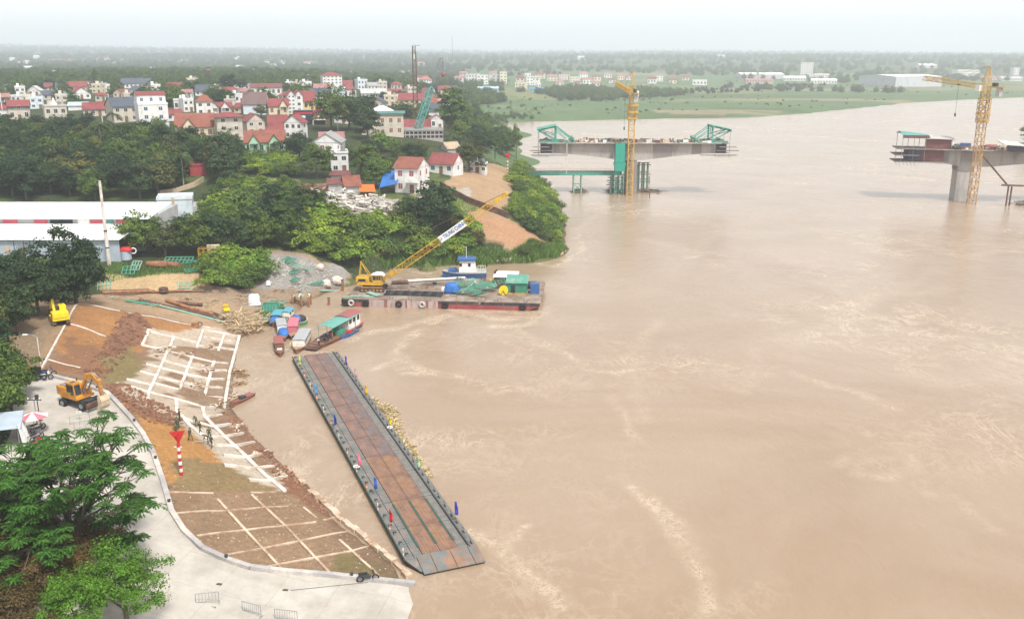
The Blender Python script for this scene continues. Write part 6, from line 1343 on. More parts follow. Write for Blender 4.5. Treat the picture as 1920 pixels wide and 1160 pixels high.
kind('tall', [crown_mesh('leaf_mid',42,75,.6,3.1,5.0,7.6,.36,-.7,s) for s in (7,8)], trunk_mesh(7,.28,5,4,1.8), 12.5)
kind('bush', [crown_mesh('leaf_mid',26,70,.42,2.6,1.9,1.1,.4,-.15,s) for s in (9,10)]+[crown_mesh('leaf_bright',26,70,.42,2.6,2.0,1.1,.4,-.15,11)], None, 3.2)
kind('bushbright', [crown_mesh('leaf_bright',26,70,.42,2.6,2.0,1.1,.4,-.15,s) for s in (12,13)], None, 3.2)
kind('weeping', [crown_mesh('leaf_dark',110,85,.55,4.6,6.4,6.0,.28,-.95,14,1.4,.5), crown_mesh('leaf_dark',110,85,.55,4.6,6.4,6.0,.28,-.95,15,1.4,.5)], trunk_mesh(6,.35,6,5,1.6), 13)
def palm_mesh():
    NR.seed(31); C = []; N = []
    for k in range(15):
        a = 2*math.pi*k/15+NR.uniform(-.15,.15); up = NR.uniform(-.1,1.0); L = NR.uniform(3.2,4.0)
        for j in range(34):
            f = j/33; r = L*f*(1-.18*f); z = up*L*f*.75-1.5*f*f*L*.55
            for s in (-1,1):
                wv = .45*math.sin(math.pi*min(1,f*1.1+.08))+.08; C.append((math.cos(a)*r-math.sin(a)*s*wv*.6, math.sin(a)*r+math.cos(a)*s*wv*.6, 10+z-wv*.25)); N.append((-math.sin(a)*s*.6,math.cos(a)*s*.6,.8))
    return leaf_mesh('crown', np.array(C), np.array(N), .62, 'leaf_palm', .3)
mb = MB(); mb.tube((0,0,-1),(.3,0,5),.2,8,.16); mb.tube((.3,0,5),(0,0,10),.16,8,.13); kind('palm', [palm_mesh()], mb.mesh('trunk', M('bark_pale')), 12)
def banana_mesh():
    NR.seed(33); C = []; N = []
    for k in range(26):
        a = NR.uniform(0,6.28); x, y = NR.uniform(-1.6,1.6,2)
        for j in range(5):
            f = j/4; r = 1.7*f; C.append((x+math.cos(a)*r, y+math.sin(a)*r, 1.3+1.9*f-1.5*f*f)); N.append((-math.cos(a)*.2,-math.sin(a)*.2,1))
    return leaf_mesh('crown', np.array(C), np.array(N), .85, 'leaf_bright', .6)
kind('banana', [banana_mesh()], None, 2.6)
TREES = []
def hides(x, y, z, h, r, part=.3):
    """would a tree of height h and radius r at this spot cover a house that the photograph shows?"""
    def pp(zz):
        dv = y*CT+(CAMH-zz)*ST; return CX+F*x/dv, CY-F*((zz-CAMH)*CT+y*ST)/dv, dv
    ax, ay, dv = pp(z); _, ty, _ = pp(z+h); rw = r/dv*F*.75
    for cx, by, wp_, hp_, hy_ in HBOX:
        if y < hy_+3 and abs(ax-cx) < wp_*.5+rw and ty < by-hp_*part and ay > by-hp_: return True
    return False
def tree(k, label, cat='tree', px=None, py=None, hpx=None, pos=None, h=None, wide=1.0, group=None, name=None, rnd=random):
    cr_, tk, H0 = KIND[k]; p = pos if pos is not None else T(px,py); h = h or hpx*mpp(p)*1.03; s = h/H0
    t = thing(name or {'palm':'palm_tree','bush':'bush','bushbright':'bush','banana':'banana_plant'}.get(k,'tree'), label, cat, (p.x,p.y,p.z-.05), rnd.uniform(0,6.28), group); t.scale = (s*wide,s*wide,s)
    inst('crown', rnd.choice(cr_), t)
    if tk: inst('trunk', tk, t)
    TREES.append((p.x,p.y)); return t
def fill(poly, n, spacing, kinds, hr, label, group, cat='tree', seed=0, wide=(.9,1.2), avoid=True, name=None):
    rnd = random.Random(seed); W = WP(poly); xs = [p[0] for p in W]; ys = [p[1] for p in W]; pts = []; tries = 0
    while len(pts) < n and tries < n*60:
        tries += 1; x = rnd.uniform(min(xs),max(xs)); y = rnd.uniform(min(ys),max(ys))
        if not inpoly(x, y, W): continue
        if any((x-a)**2+(y-b)**2 < spacing**2 for a, b in pts): continue
        if avoid and any((x-a)**2+(y-b)**2 < (r+1.5)**2 or (abs(x-a) < r*.8 and -6 < b-y < r+7 and False) for a, b, r in HOUSES): continue
        z = gz(x,y)
        if z < .15: continue
        kd = rnd.choice(kinds); hh = rnd.uniform(*hr)
        if avoid and hides(x, y, z, hh, hh*.42) and rnd.random() > .05: continue
        pts.append((x,y)); tree(kd, label, cat, pos=Vector((x,y,z)), h=hh, wide=rnd.uniform(*wide), group=group, rnd=rnd, name=name)
random.seed(2)
fill([(-80,262),(60,258),(95,270),(120,262),(170,282),(230,280),(300,268),(318,284),(345,292),(415,282),(440,300),(432,345),(392,330),(345,352),(292,372),(-80,376)], 150, 5.0, ['broad','broad','mango','broadmid'], (8.5,12), 'dense dark broadleaf tree in the grove between village and warehouse', 'dark grove trees', seed=1)
fill([(440,300),(540,300),(560,335),(470,330)], 26, 3.2, ['banana','bushbright','bush'], (3,4.5), 'bright leafy garden plant below the mint green villa', 'garden plants below the mint villa', 'plant', 2, name='garden_plant')
fill([(-60,168),(200,165),(420,162),(600,160),(760,165),(830,172),(835,250),(720,262),(660,275),(560,262),(540,250),(440,262),(310,255),(230,250),(120,240),(-60,246)], 95, 8.0, ['broadmid','broad','tall','mango'], (5.5,9), 'leafy garden tree standing between the village houses', 'village garden trees', seed=3)
fill([(640,290),(720,275),(800,270),(850,275),(860,300),(800,300),(760,320),(720,320),(700,345),(640,330)], 20, 4.0, ['broadmid','mango','bush'], (4,6.5), 'leafy tree around the yards above the rubble heap', 'yard trees above the rubble', seed=4)
fill([(838,292),(846,232),(830,188),(868,190),(905,232),(955,268),(972,292),(950,305),(915,298),(880,296)], 60, 4.6, ['tall','broadmid','broad'], (8,11.5), 'tree in the waterside wood behind the dirt terrace', 'waterside wood', seed=5)
fill([(958,330),(976,306),(1005,342),(1042,385),(1052,415),(1042,450),(1052,474),(1000,488),(955,484),(930,478),(985,470),(1036,462),(1000,445),(962,412),(960,380)], 95, 2.6, ['bushbright','bush','bush'], (2.2,4.2), 'green bush covering the steep river bank below the terrace', 'bushes on the steep bank', 'bush', 6)
fill([(500,462),(560,432),(600,418),(700,422),(790,420),(862,425),(905,452),(890,478),(800,482),(740,478),(660,492),(600,482),(540,470)], 150, 3.0, ['bush','bushbright','bushbright','mango'], (3,5.5), 'green bush in the thicket on the bank behind the barge', 'bank thicket bushes', 'bush', 7)
fill([(385,470),(450,440),(490,425),(545,405),(600,412),(560,440),(520,470),(440,478)], 22, 4.2, ['broadmid','mango','broad','tall'], (7.5,10.5), 'leafy tree in the row between the warehouse and the rubble heap', 'trees by the warehouse end', seed=8)
fill([(240,488),(385,478),(380,462),(260,470)], 10, 4.5, ['mango','broadmid'], (7.5,9.5), 'round mango tree in the row beside the warehouse roof', 'mango trees by the warehouse', seed=9)
fill([(392,500),(450,486),(498,500),(495,530),(460,544),(395,543)], 16, 2.4, ['bushbright','bush'], (3,4.4), 'bright green bush on the rim of the cut bank', 'bushes on the cut bank rim', 'bush', 10)
fill([(380,400),(440,395),(470,400),(430,425),(385,430)], 8, 4.0, ['broadmid','bush'], (5,7), 'leafy tree behind the warehouse end', 'trees behind the warehouse end', seed=11)
fill([(-40,560),(50,552),(78,600),(58,660),(-40,700)], 13, 4.2, ['mango','mango','broad'], (7,9.5), 'dark mango tree shading the top of the orange slope', 'mango trees above the orange slope', seed=12)
fill([(-60,700),(10,690),(24,745),(5,800),(-60,800)], 7, 3.4, ['broadmid','mango'], (6,8.5), 'leafy tree overhanging the upper end of the quay', 'trees at the upper quay end', seed=13)
fill([(440,352),(560,348),(560,362),(470,372),(400,372),(400,350)], 16, 4.0, ['bush','bushbright'], (2.5,4), 'bush along the edge of the light green field', 'bushes by the green field', 'bush', 14)
fill([(760,400),(840,395),(870,412),(820,425),(760,420)], 16, 3.0, ['bush','bushbright'], (2.5,4.5), 'bush around the foot of the dark tree beside the red earth', 'bushes by the red earth', 'bush', 15)
for a in [('weeping','tall dark weeping tree standing before the warehouse',143,568,140,1.15),('broad','big dark tree on the bank beside the boom sign',815,438,96,1.0),('tall','large tree towering over the waterside wood',846,262,92,1.35),('broadmid','broad crowned tree behind the red fronted shop',622,246,76,1.0),('broad','spreading dark tree by the street lamp',655,244,64,1.1),('broad','dark spreading tree before the beige block',690,262,62,1.0),('broad','wide tree crown beside the white hip roof',690,222,44,1.2),('broadmid','tree in front of the white villa on the lane',595,332,64,1.1),('broad','dark tree beside the mint green villa',562,302,54,1.1),('broadmid','tall light green tree above the orange awning',688,335,66,1.0),('broadmid','light crowned tree over the orange tiled shed',706,352,58,.95),('mango','round dark tree beside the white hut on the terrace',880,322,60,1.2),('mango','dark purple green tree below the unfinished block',770,302,34,1.4),('tall','slim lone tree at the edge of the waterside wood',968,300,66,.6),('broad','spreading tree behind the orange roofed house',430,176,36,1.1),('tall','pointed pair of trees beside the grey beige block',180,172,42,.5),('mango','round tree crown next to the pyramid roof',490,222,26,1.2),('tall','tree behind the form shelter on the right bank',1925,275,48,1.1)]:
    tree(a[0], a[1], 'tree', a[2], a[3], a[4], wide=a[5])
for i, (a, b, h, lb) in enumerate([(192,304,82,'tall coconut palm beside the low white house'),(345,352,72,'coconut palm beside the tan lane wall'),(84,332,68,'coconut palm rising from the dark grove'),(216,262,56,'coconut palm in front of the slate roofed house'),(222,300,62,'second palm beside the low white house'),(520,292,30,'small palm in the mint villa garden'),(14,212,32,'palm on the far side of the antenna houses'),(790,352,32,'small palm before the balcony house')]): tree('palm', lb, 'palm', a, b, h, wide=1.25)
# ---- far woods: one mass
def wood(name, label, crown_ob, P, S):
    me = bpy.data.meshes.new(name); me.from_pydata([tuple(p) for p in P], [], []); a = me.attributes.new('size','FLOAT','POINT'); a.data.foreach_set('value', np.array(S,np.float32))
    o = bpy.data.objects.new(name, me); link(o); tag(o, label, 'wood', kind='stuff')
    ng = bpy.data.node_groups.new(name,'GeometryNodeTree'); ng.interface.new_socket('Geometry',in_out='INPUT',socket_type='NodeSocketGeometry'); ng.interface.new_socket('Geometry',in_out='OUTPUT',socket_type='NodeSocketGeometry')
    n = ng.nodes; l = ng.links; gi = n.new('NodeGroupInput'); go = n.new('NodeGroupOutput'); ip = n.new('GeometryNodeInstanceOnPoints'); oi = n.new('GeometryNodeObjectInfo'); oi.inputs['Object'].default_value = crown_ob; oi.transform_space = 'ORIGINAL'; oi.inputs['As Instance'].default_value = True
    na = n.new('GeometryNodeInputNamedAttribute'); na.data_type = 'FLOAT'; na.inputs['Name'].default_value = 'size'; rv = n.new('FunctionNodeRandomValue'); rv.data_type = 'FLOAT_VECTOR'; rv.inputs[1].default_value = (0,0,6.28)
    l.new(gi.outputs[0], ip.inputs['Points']); l.new(oi.outputs['Geometry'], ip.inputs['Instance']); l.new(na.outputs['Attribute'], ip.inputs['Scale']); l.new(rv.outputs[0], ip.inputs['Rotation']); l.new(ip.outputs[0], go.inputs[0])
    md = o.modifiers.new('instances','NODES'); md.node_group = ng; return o
src = [o for o in bpy.data.objects if o.name.startswith('crown') and o.parent]
srcA = next(o for o in src if o.data is KIND['broad'][0][0]); srcB = next(o for o in src if o.data is KIND['broadmid'][0][0]); srcC = next(o for o in src if o.data is KIND['bush'][0][0])
NR.seed(77); hx = np.array([h[0] for h in HOUSES]); hy = np.array([h[1] for h in HOUSES]); hr_ = np.array([h[2] for h in HOUSES])
def scatter(n, d0, d1, ok, szr, sink):
    pxs = NR.uniform(-160,2080,n); ds = np.exp(NR.uniform(math.log(d0),math.log(d1),n)); x = (pxs-CX)/F*ds; y = ds; z = zat(x,y); k = ok(pxs,ds,x,y,z)
    x, y, z, ds = x[k], y[k], z[k], ds[k]
    cl = np.array([not np.any((a-hx)**2+(b-hy)**2 < (hr_+5)**2) for a, b in zip(x,y)]) if len(x) else np.array([],bool)
    x, y, z, ds = x[cl], y[cl], z[cl], ds[cl]
    cl = np.array([not (b < 1300 and hides(a, b, c-2, 7.5, 3.5)) for a, b, c in zip(x,y,z)], bool)
    x, y, z, ds = x[cl], y[cl], z[cl], ds[cl]; s = NR.uniform(*szr,len(x))*(1+np.clip((ds-1200)/2600,0,2.6))
    return np.c_[x,y,z-sink*s], s
def okleft(p, d, x, y, z): return (p < 858-60*(d < 700)+NR.uniform(-30,20,len(p))) & (z > 3)
P1, S1 = scatter(11000, 470, 9500, okleft, (.75,1.15), 2.0)
P2, S2 = scatter(5200, 470, 9000, okleft, (.7,1.1), 2.0)
def okright(p, d, x, y, z):
    cl = fbm(x*.6, y, 120, 61)+.12*np.clip((d-1500)/1000,-1,2)
    return (p > 850) & (d > 1150) & (z > 2) & (cl > .06) & ~((d < 1900) & (cl < .16))
P3, S3 = scatter(11000, 1150, 9500, okright, (.7,1.1), 2.0)
def belt(poly, n, szr):
    W = WP(poly); xs = [p[0] for p in W]; ys = [p[1] for p in W]; x = NR.uniform(min(xs),max(xs),n*6); y = NR.uniform(min(ys),max(ys),n*6); k = inpoly(x,y,W); x = x[k][:n]; y = y[k][:n]; s = NR.uniform(*szr,len(x)); return np.c_[x,y,zat(x,y)-2*s], s
b1p, b1s = belt([(1015,172),(1040,190),(1120,190),(1200,186),(1260,182),(1300,176),(1180,172),(1090,168)], 330, (.7,1.1))
b2p, b2s = belt([(850,190),(880,170),(920,178),(950,190),(920,196),(890,205)], 130, (.7,1.1))
b3p, b3s = belt([(1300,178),(1480,172),(1560,160),(1420,160),(1280,170)], 90, (.4,.8))
b4p, b4s = belt([(900,232),(960,225),(1010,222),(960,216),(905,222)], 70, (.25,.5))
wood('far_wood', 'dark hazy woodland covering the low hills behind the village', srcB, np.r_[P1,b1p,b2p], np.r_[S1,b1s,b2s])
wood('far_wood', 'darker green crowns mixed through the hazy woodland behind the village', srcA, np.r_[P2,b3p], np.r_[S2,b3s])
wood('far_wood', 'hazy blue green tree belts across the plain beyond the river', srcB, np.r_[P3,b4p], np.r_[S3,b4s])
def okmead(p, d, x, y, z): return (p > 900) & (d < 1700) & (z > 1.2) & (fbm(x, y, 50, 88) > .05)
P4, S4 = scatter(3500, 620, 1700, okmead, (.25,.75), .2); wood('meadow_scrub', 'low scrub dotted over the far river meadow', srcC, P4, S4)
# ---- tall grass
def grass(name, label, polys, n, h, mat, seed, thick=.07):
    NR.seed(seed); C = []; each = n//len(polys)
    for poly in polys:
        W = WP(poly); xs = [p[0] for p in W]; ys = [p[1] for p in W]; x = NR.uniform(min(xs),max(xs),each*5); y = NR.uniform(min(ys),max(ys),each*5); k = inpoly(x,y,W); C.append(np.c_[x[k],y[k]][:each])
    C = np.concatenate(C); z = zat(C[:,0],C[:,1]); C = C[z > .05]; z = z[z > .05]; m = len(C); a = NR.uniform(0,6.28,m); hh = h*NR.uniform(.5,1.3,m); ln = NR.uniform(0,.5,m)*hh; b = NR.uniform(0,6.28,m)
    dx = np.cos(a)*thick; dy = np.sin(a)*thick; B = np.c_[C,z-.1]
    V = np.stack([B-np.c_[dx,dy,0*dx], B+np.c_[dx,dy,0*dx], B+np.c_[np.cos(b)*ln*.4+dx*.7,np.sin(b)*ln*.4+dy*.7,hh*.65], B+np.c_[np.cos(b)*ln,np.sin(b)*ln,hh]],1).reshape(-1,3)
    me = bpy.data.meshes.new(name); me.vertices.add(m*4); me.vertices.foreach_set('co',V.astype(np.float32).ravel()); me.loops.add(m*4); me.loops.foreach_set('vertex_index',np.arange(m*4,dtype=np.int32)); me.polygons.add(m); me.polygons.foreach_set('loop_start',np.arange(0,m*4,4,dtype=np.int32)); me.update(calc_edges=True); me.materials.append(M(mat)); o = bpy.data.objects.new(name,me); link(o); return tag(o, label, 'grass', kind='stuff')
grass('tall_grass', 'tall light green grass along the bank behind the barge', [[(680,502),(700,470),(800,455),(900,470),(960,480),(1000,492),(900,497),(760,500)],[(960,480),(1040,470),(1060,472),(1045,484),(1000,492)],[(985,350),(1020,360),(1048,390),(1055,430),(1040,455),(1000,420),(970,380)]], 26000, 1.8, 'leaf_grass', 3)
grass('short_grass', 'short grass on the rim above the cut bank and beside the warehouse', [[(190,508),(215,492),(300,495),(385,500),(385,512),(290,516),(235,522),(195,530)],[(0,487),(90,486),(90,492),(0,494)],[(770,400),(850,355),(870,375),(900,396),(830,420)],[(420,340),(560,338),(560,360),(460,368)],[(455,690),(485,695),(478,722),(455,725)],[(480,585),(530,572),(545,590),(490,612)]], 16000, .6, 'leaf_grass', 4)
# ---- foreground trees at the lower left
def feather_tree(at_, sc_, label, seed):
    """open tree: long limbs ending in rosettes of feathery leaves"""
    NR.seed(91); rnd = random.Random(seed); base = T(*at_); base.z = gz(base.x,base.y)
    t = thing('feathery_tree', label, 'tree', base); t.scale = (sc_,)*3
    mb = MB(); C = []; N = []; tips = []
    mb.tube((0,0,-1),(0,.2,2.6),.22,10,.17)
    def limb(p, d, L, r, depth_):
        q = p+d*L; mb.tube(p,q,r,7,r*.62)
        if depth_ == 0: tips.append((q,d)); return
        for k in range(3 if depth_ > 1 else rnd.choice((2,3))):
            v = Vector((rnd.gauss(0,1),rnd.gauss(0,1),rnd.gauss(.15,.45))).normalized(); nd = (d*.9+v*.75).normalized(); limb(q, nd, L*rnd.uniform(.6,.9), r*.6, depth_-1)
        if rnd.random() < .5: tips.append((q,d))
    for k in range(11):
        a = 2*math.pi*k*.382+rnd.uniform(-.25,.25); el = rnd.uniform(.3,1.3); limb(Vector((0,.2,1.6+.14*k)), Vector((math.cos(a)*math.cos(el),math.sin(a)*math.cos(el),math.sin(el))), rnd.uniform(1.6,2.3), .11, 3)
    for q, d in tips:
        nf = rnd.randint(7,11)
        for f in range(nf):
            a = 2*math.pi*f/nf+rnd.uniform(-.3,.3); el = rnd.uniform(-.2,.6); v = Vector((math.cos(a)*math.cos(el),math.sin(a)*math.cos(el),math.sin(el))); L = rnd.uniform(.38,.62); s = v.cross(Vector((0,0,1))).normalized()
            for j in range(13):
                u = (j+1)/13; pt = q+v*(L*u)-Vector((0,0,.22*u*u))
                for sg in (-1,1):
                    C.append(tuple(pt+s*sg*.07)); N.append(tuple(Vector((0,0,1))+s*sg*.35+v*.2))
    leaf_me = leaf_mesh('crown', np.array(C), np.array(N), .16, 'leaf_feather', .45)
    inst('crown', leaf_me, t); mb.build('trunk', M('bark'), t)
    return t
feather_tree((138,1070), 1.72, 'large open branched tree with feathery green leaf rosettes beside the quay', 9)
feather_tree((10,1050), 1.5, 'smaller feathery leaved tree behind the large open branched tree', 12)
def near_tree(label, px, py, crown, h, wide, H0, name='tree', cat='tree'):
    p = T(px,py); t = thing(name, label, cat, p, random.uniform(0,6)); s = h/H0; t.scale = (s*wide,s*wide,s); inst('crown', crown, t); inst('trunk', KIND['broad'][1], t); return t
NEARL = crown_mesh('leaf_lime', 90, 150, .26, 4.6, 3.8, 5.6, .24, -.5, 41); NEARB = crown_mesh('leaf_brown', 80, 170, .22, 4.2, 3.0, 3.2, .27, -.5, 42); NEARD = crown_mesh('leaf_mid', 80, 150, .26, 4.2, 3.4, 4.6, .26, -.5, 43)
for lb, bx, by, cr_, h, wd, H0 in [('bright lime green tree filling the quay corner below the feathery tree',240,1185,NEARL,8.6,.95,9.4),('second lime green tree at the foot of the brown shrubs',150,1215,NEARL,7.6,.85,9.4),('brown tinged dark shrub behind the lime green tree',150,1075,NEARB,5.4,1.0,6.2),('brown leaved shrub under the large feathery tree',85,1055,NEARB,5.6,1.0,6.2),('brown green shrub at the corner of the tree clump',20,1085,NEARB,5.6,1.05,6.2),('olive brown shrub low in the tree clump',60,1140,NEARB,5.4,1.0,6.2),('dark leafy tree behind the brown shrubs',30,1010,NEARD,6.0,.9,8),('russet shrub between the feathery tree and the quay edge',205,1040,NEARB,3.8,.8,6.2),('dense brown shrub beside the second lime green tree',40,1215,NEARB,6.0,1.0,6.2),('dark brown shrub in the middle of the tree clump',110,1115,NEARB,5.0,1.0,6.2)]:
    p = T(bx,by); x, y = p.x, p.y; z = gz(x,y); t = thing('shrub' if cr_ is NEARB else 'tree', lb, 'tree' if cr_ is not NEARB else 'shrub', (x,y,z), random.uniform(0,6)); s = h/H0; t.scale = (s*wd,s*wd,s); inst('crown', cr_, t); inst('trunk', KIND['broad'][1] if cr_ is not NEARB else trunk_mesh(2.4,.2,5,77,1.4), t)
# ------------------------------------------------------------------ far town beyond the meadow
for n, c in dict(fw=(.74,.72,.68), fc=(.68,.60,.46), fp=(.62,.48,.44), fg=(.5,.52,.54)).items(): wallm(n, c)
rnd = random.Random(44)
FARH = []
def town_house(label, group, cx, by, wpx, hpx, wm, rm, kind_, d=None, win=True, rpx=None, name='town_house', cat='house', pos=None):
    p = T(cx,by); k = mpp(p); w = wpx*k; h = hpx*k; d = d or w*.7; t = thing(name, label, cat, (p.x,p.y,p.z-.3), rnd.uniform(-.35,.35), group)
    MB().b(-w/2,0,-2,w/2,d,h).build('wall', M('wall_'+wm), t); roof_part(t, kind_, w, d, h, (rpx if rpx is not None else min(3.0,wpx*.2))*k, rm, wm, .5)
    if win:
        n = max(1,int(h/4)); c = max(2,int(w/4.5))
        for s in range(n):
            for j in range(c): inst('window', WIN['dark'], t, (-w/2+(j+.5)*w/c,-.003,(s+.3)*h/n), (0,0,0), (w/c*.45,1,h/n*.45))
    return t
LB = 'pale house with a faded red roof in the far riverside town'; LF = 'white flat roofed house in the far riverside town'; GR = 'far town houses'
for cx, by, w_, h_ in [(860,160,16,14),(884,152,22,12),(905,158,22,16),(925,150,14,13),(975,158,16,12),(1000,160,22,14),(1012,148,16,9),(1035,152,18,9),(1058,150,22,9),(1078,154,20,9),(1095,148,16,10),(1102,158,18,9),(1120,152,14,8),(1140,146,14,7),(1165,150,14,8),(1222,157,16,9),(1237,153,12,9),(1262,157,14,7),(1285,151,12,6),(990,145,12,7),(868,146,14,9),(1050,160,14,6),(1082,161,12,6),(1118,162,14,6),(1148,156,12,6),(1180,150,12,6)]:
    f = rnd.random() < .4; town_house(LF if f else LB, GR+(' with flat roofs' if f else ' with red roofs'), cx, by, w_, h_, rnd.choice(['fw','fw','fc','fp']), 'palegrey' if f else rnd.choice(['pink','red','pink']), 'flat' if f else 'gx')
for cx, by, w_, h_, wm, rm, kd, lb in [(944,158,13,22,'fc','palegrey','flat','tall narrow cream tower block in the far town'),(930,157,16,16,'fg','palegrey','flat','blue grey block beside the tall cream tower'),(1000,160,26,16,'fw','palegrey','flat','broad white four storey block in the far town'),(975,168,20,12,'fc','white','flat','bright cream hall in front of the far town'),(905,172,58,6,'fg','bluepale','gx','long shed with a pale blue roof before the far town'),(1010,172,34,5,'fg','blue','gx','low shed with a blue roof before the far town'),(1312,160,26,9,'fw','white','flat','lone white block at the meadow edge'),(1010,166,8,10,'fw','palegrey','flat','small white house beside the blue roofed shed')]:
    town_house(lb, None, cx, by, w_, h_, wm, rm, kd)
for cx, by, w_, h_, wm, rm, kd, lb, d in [(1430,148,80,8,'fg','white','gx','long pale factory hall on the far plain',60),(1425,157,50,6,'fp','pink','gx','pinkish low hall before the long pale factory',40),(1490,152,40,6,'fw','white','gx','white low hall beside the far tower block',40),(1545,157,46,6,'fw','white','gx','second white low hall on the far plain',40),(1512,146,22,27,'fw','palegrey','flat','square white tower block standing on the far plain',20),(1722,163,104,19,'fg','white','gx','big blue grey factory with a white roof at the river meadow',90),(1815,146,40,14,'fw','palegrey','flat','wide white block behind the second tower crane',30),(1905,142,10,14,'fw','palegrey','flat','slim white block far behind the second tower crane',20),(1860,150,40,4,'fp','pink','gx','low pink roofed hall far behind the second tower crane',30),(1898,152,36,5,'fw','palegrey','gx','low pale hall near the slim white block',30),(1540,146,30,7,'fw','palegrey','flat','pale hall behind the square tower block',30),(1740,128,30,5,'fw','white','gx','tiny white hall on the horizon plain',60)]:
    town_house(lb, None, cx, by, w_, h_, wm, rm, kd, d, name='factory_hall' if w_ > 25 else 'town_house', cat='building', win=w_ < 60)
for cx, by, w_, h_, lb in [(68,112,10,6,'white house on the wooded ridge'),(110,119,44,5,'long pink roofed row on the wooded ridge'),(190,116,20,6,'red roofed house high on the wooded ridge'),(134,127,8,4,'tiny white house below the ridge row'),(32,132,10,5,'small pale house low on the wooded ridge'),(290,136,16,7,'white farm house in the woods'),(312,137,12,5,'pale hut beside the white farm house'),(380,142,28,9,'red roofed house alone in the woods'),(345,118,10,4,'tiny white house near the ridge top'),(484,142,16,9,'pale house in the woods above the maroon roof'),(710,132,10,4,'tiny red roofed house in the far woods'),(660,150,18,5,'red roofed house at the wood edge behind the hotel'),(755,141,30,5,'long pale roof at the wood edge behind the mast'),(1090,112,14,4,'tiny pale hall on the far hills'),(1350,110,16,4,'small white hall on the far hills')]:
    town_house(lb, None, cx, by, w_, h_, 'fw', 'red' if 'red' in lb else ('pink' if 'pink' in lb else 'palegrey'), 'gx', win=False)

for j in range(30):
    cx = rnd.uniform(10,820); by = rnd.uniform(112,158); f = (by-108)/50; r_ = rnd.choice(['red','pink','palegrey']); town_house({'red':'red roofed farm house half sunk in the hazy woods','pink':'pink roofed farm house half sunk in the hazy woods','palegrey':'pale farm house half sunk in the hazy woods'}[r_], r_+' farm houses in the far woods', cx, by, 7+13*f*rnd.uniform(.7,1.3), 5+5*f, 'fw', r_, rnd.choice(['gx','flat','gy']), win=False)
# ------------------------------------------------------------------ red and white navigation marks
def navmark(label, px, py, hpx):
    p = T(px,py); p.z = gz(p.x,p.y); k = mpp(p); h = hpx*k*1.08; t = thing('navigation_mark', label, 'sign', p); n = 9
    for i in range(n): MB().tube((0,0,i*h*.74/n-(.4 if i == 0 else 0)),(0,0,(i+1)*h*.74/n),.2,10).build('pole_band', M('red_paint' if i % 2 == 0 else 'white_paint'), t)
    MB().loft([[(-h*.17,-.05,h*1.0),(h*.17,-.05,h*1.04),(.1,-.05,h*.74)],[(-h*.17,.05,h*1.0),(h*.17,.05,h*1.04),(.1,.05,h*.74)]]).build('sign_board', M('red_paint'), t)
    MB().loft([[(-.05,-h*.13,h*.98),(-.05,h*.13,h*.98),(-.05,0,h*.74)],[(.05,-h*.13,h*.98),(.05,h*.13,h*.98),(.05,0,h*.74)]]).build('sign_board', M('red_paint'), t)
    MB().bar((-.5,0,h*.66),(.4,0,h*.66),.1).build('step', M('white_paint'), t)
navmark('red inverted triangle mark on a striped pole among the soldiers on the slope', 340, 889, 80)
navmark('small red triangle mark on a striped pole at the terrace edge', 952, 326, 34)
# ------------------------------------------------------------------ rubble heap of broken concrete
random.seed(31); W = WP([(552,380),(600,362),(660,372),(720,378),(765,395),(752,412),(690,404),(620,398),(570,396)]); xs = [p[0] for p in W]; ys = [p[1] for p in W]; n = 0
pmat('rubble', (.46,.42,.37), .95, .25, 1, .3, 5, orand=.3); pmat('rubble_pale', (.62,.58,.52), .95, .2, 1, .3, 5, orand=.2)
while n < 240:
    x = random.uniform(min(xs),max(xs)); y = random.uniform(min(ys),max(ys))
    if not inpoly(x,y,W): continue
    n += 1; L = random.uniform(1.2,5.5) if random.random() < .6 else random.uniform(.8,2); z = gz(x,y)+random.random()**1.5*2.2; a = random.uniform(0,6.28); e = random.gauss(0,.28)
    o = MB().box((0,0,0),(L,random.uniform(.25,.5) if L > 2 else random.uniform(.6,1.6),random.uniform(.2,.45))).build('concrete_chunk', M('rubble' if random.random() < .5 else 'rubble_pale')); o.location = (x,y,z+.25); o.rotation_euler = (random.gauss(0,.3),e,a)
    tag(o, 'broken concrete chunk in the pale rubble heap above the bank', 'rubble', 'broken chunks of the rubble heap')
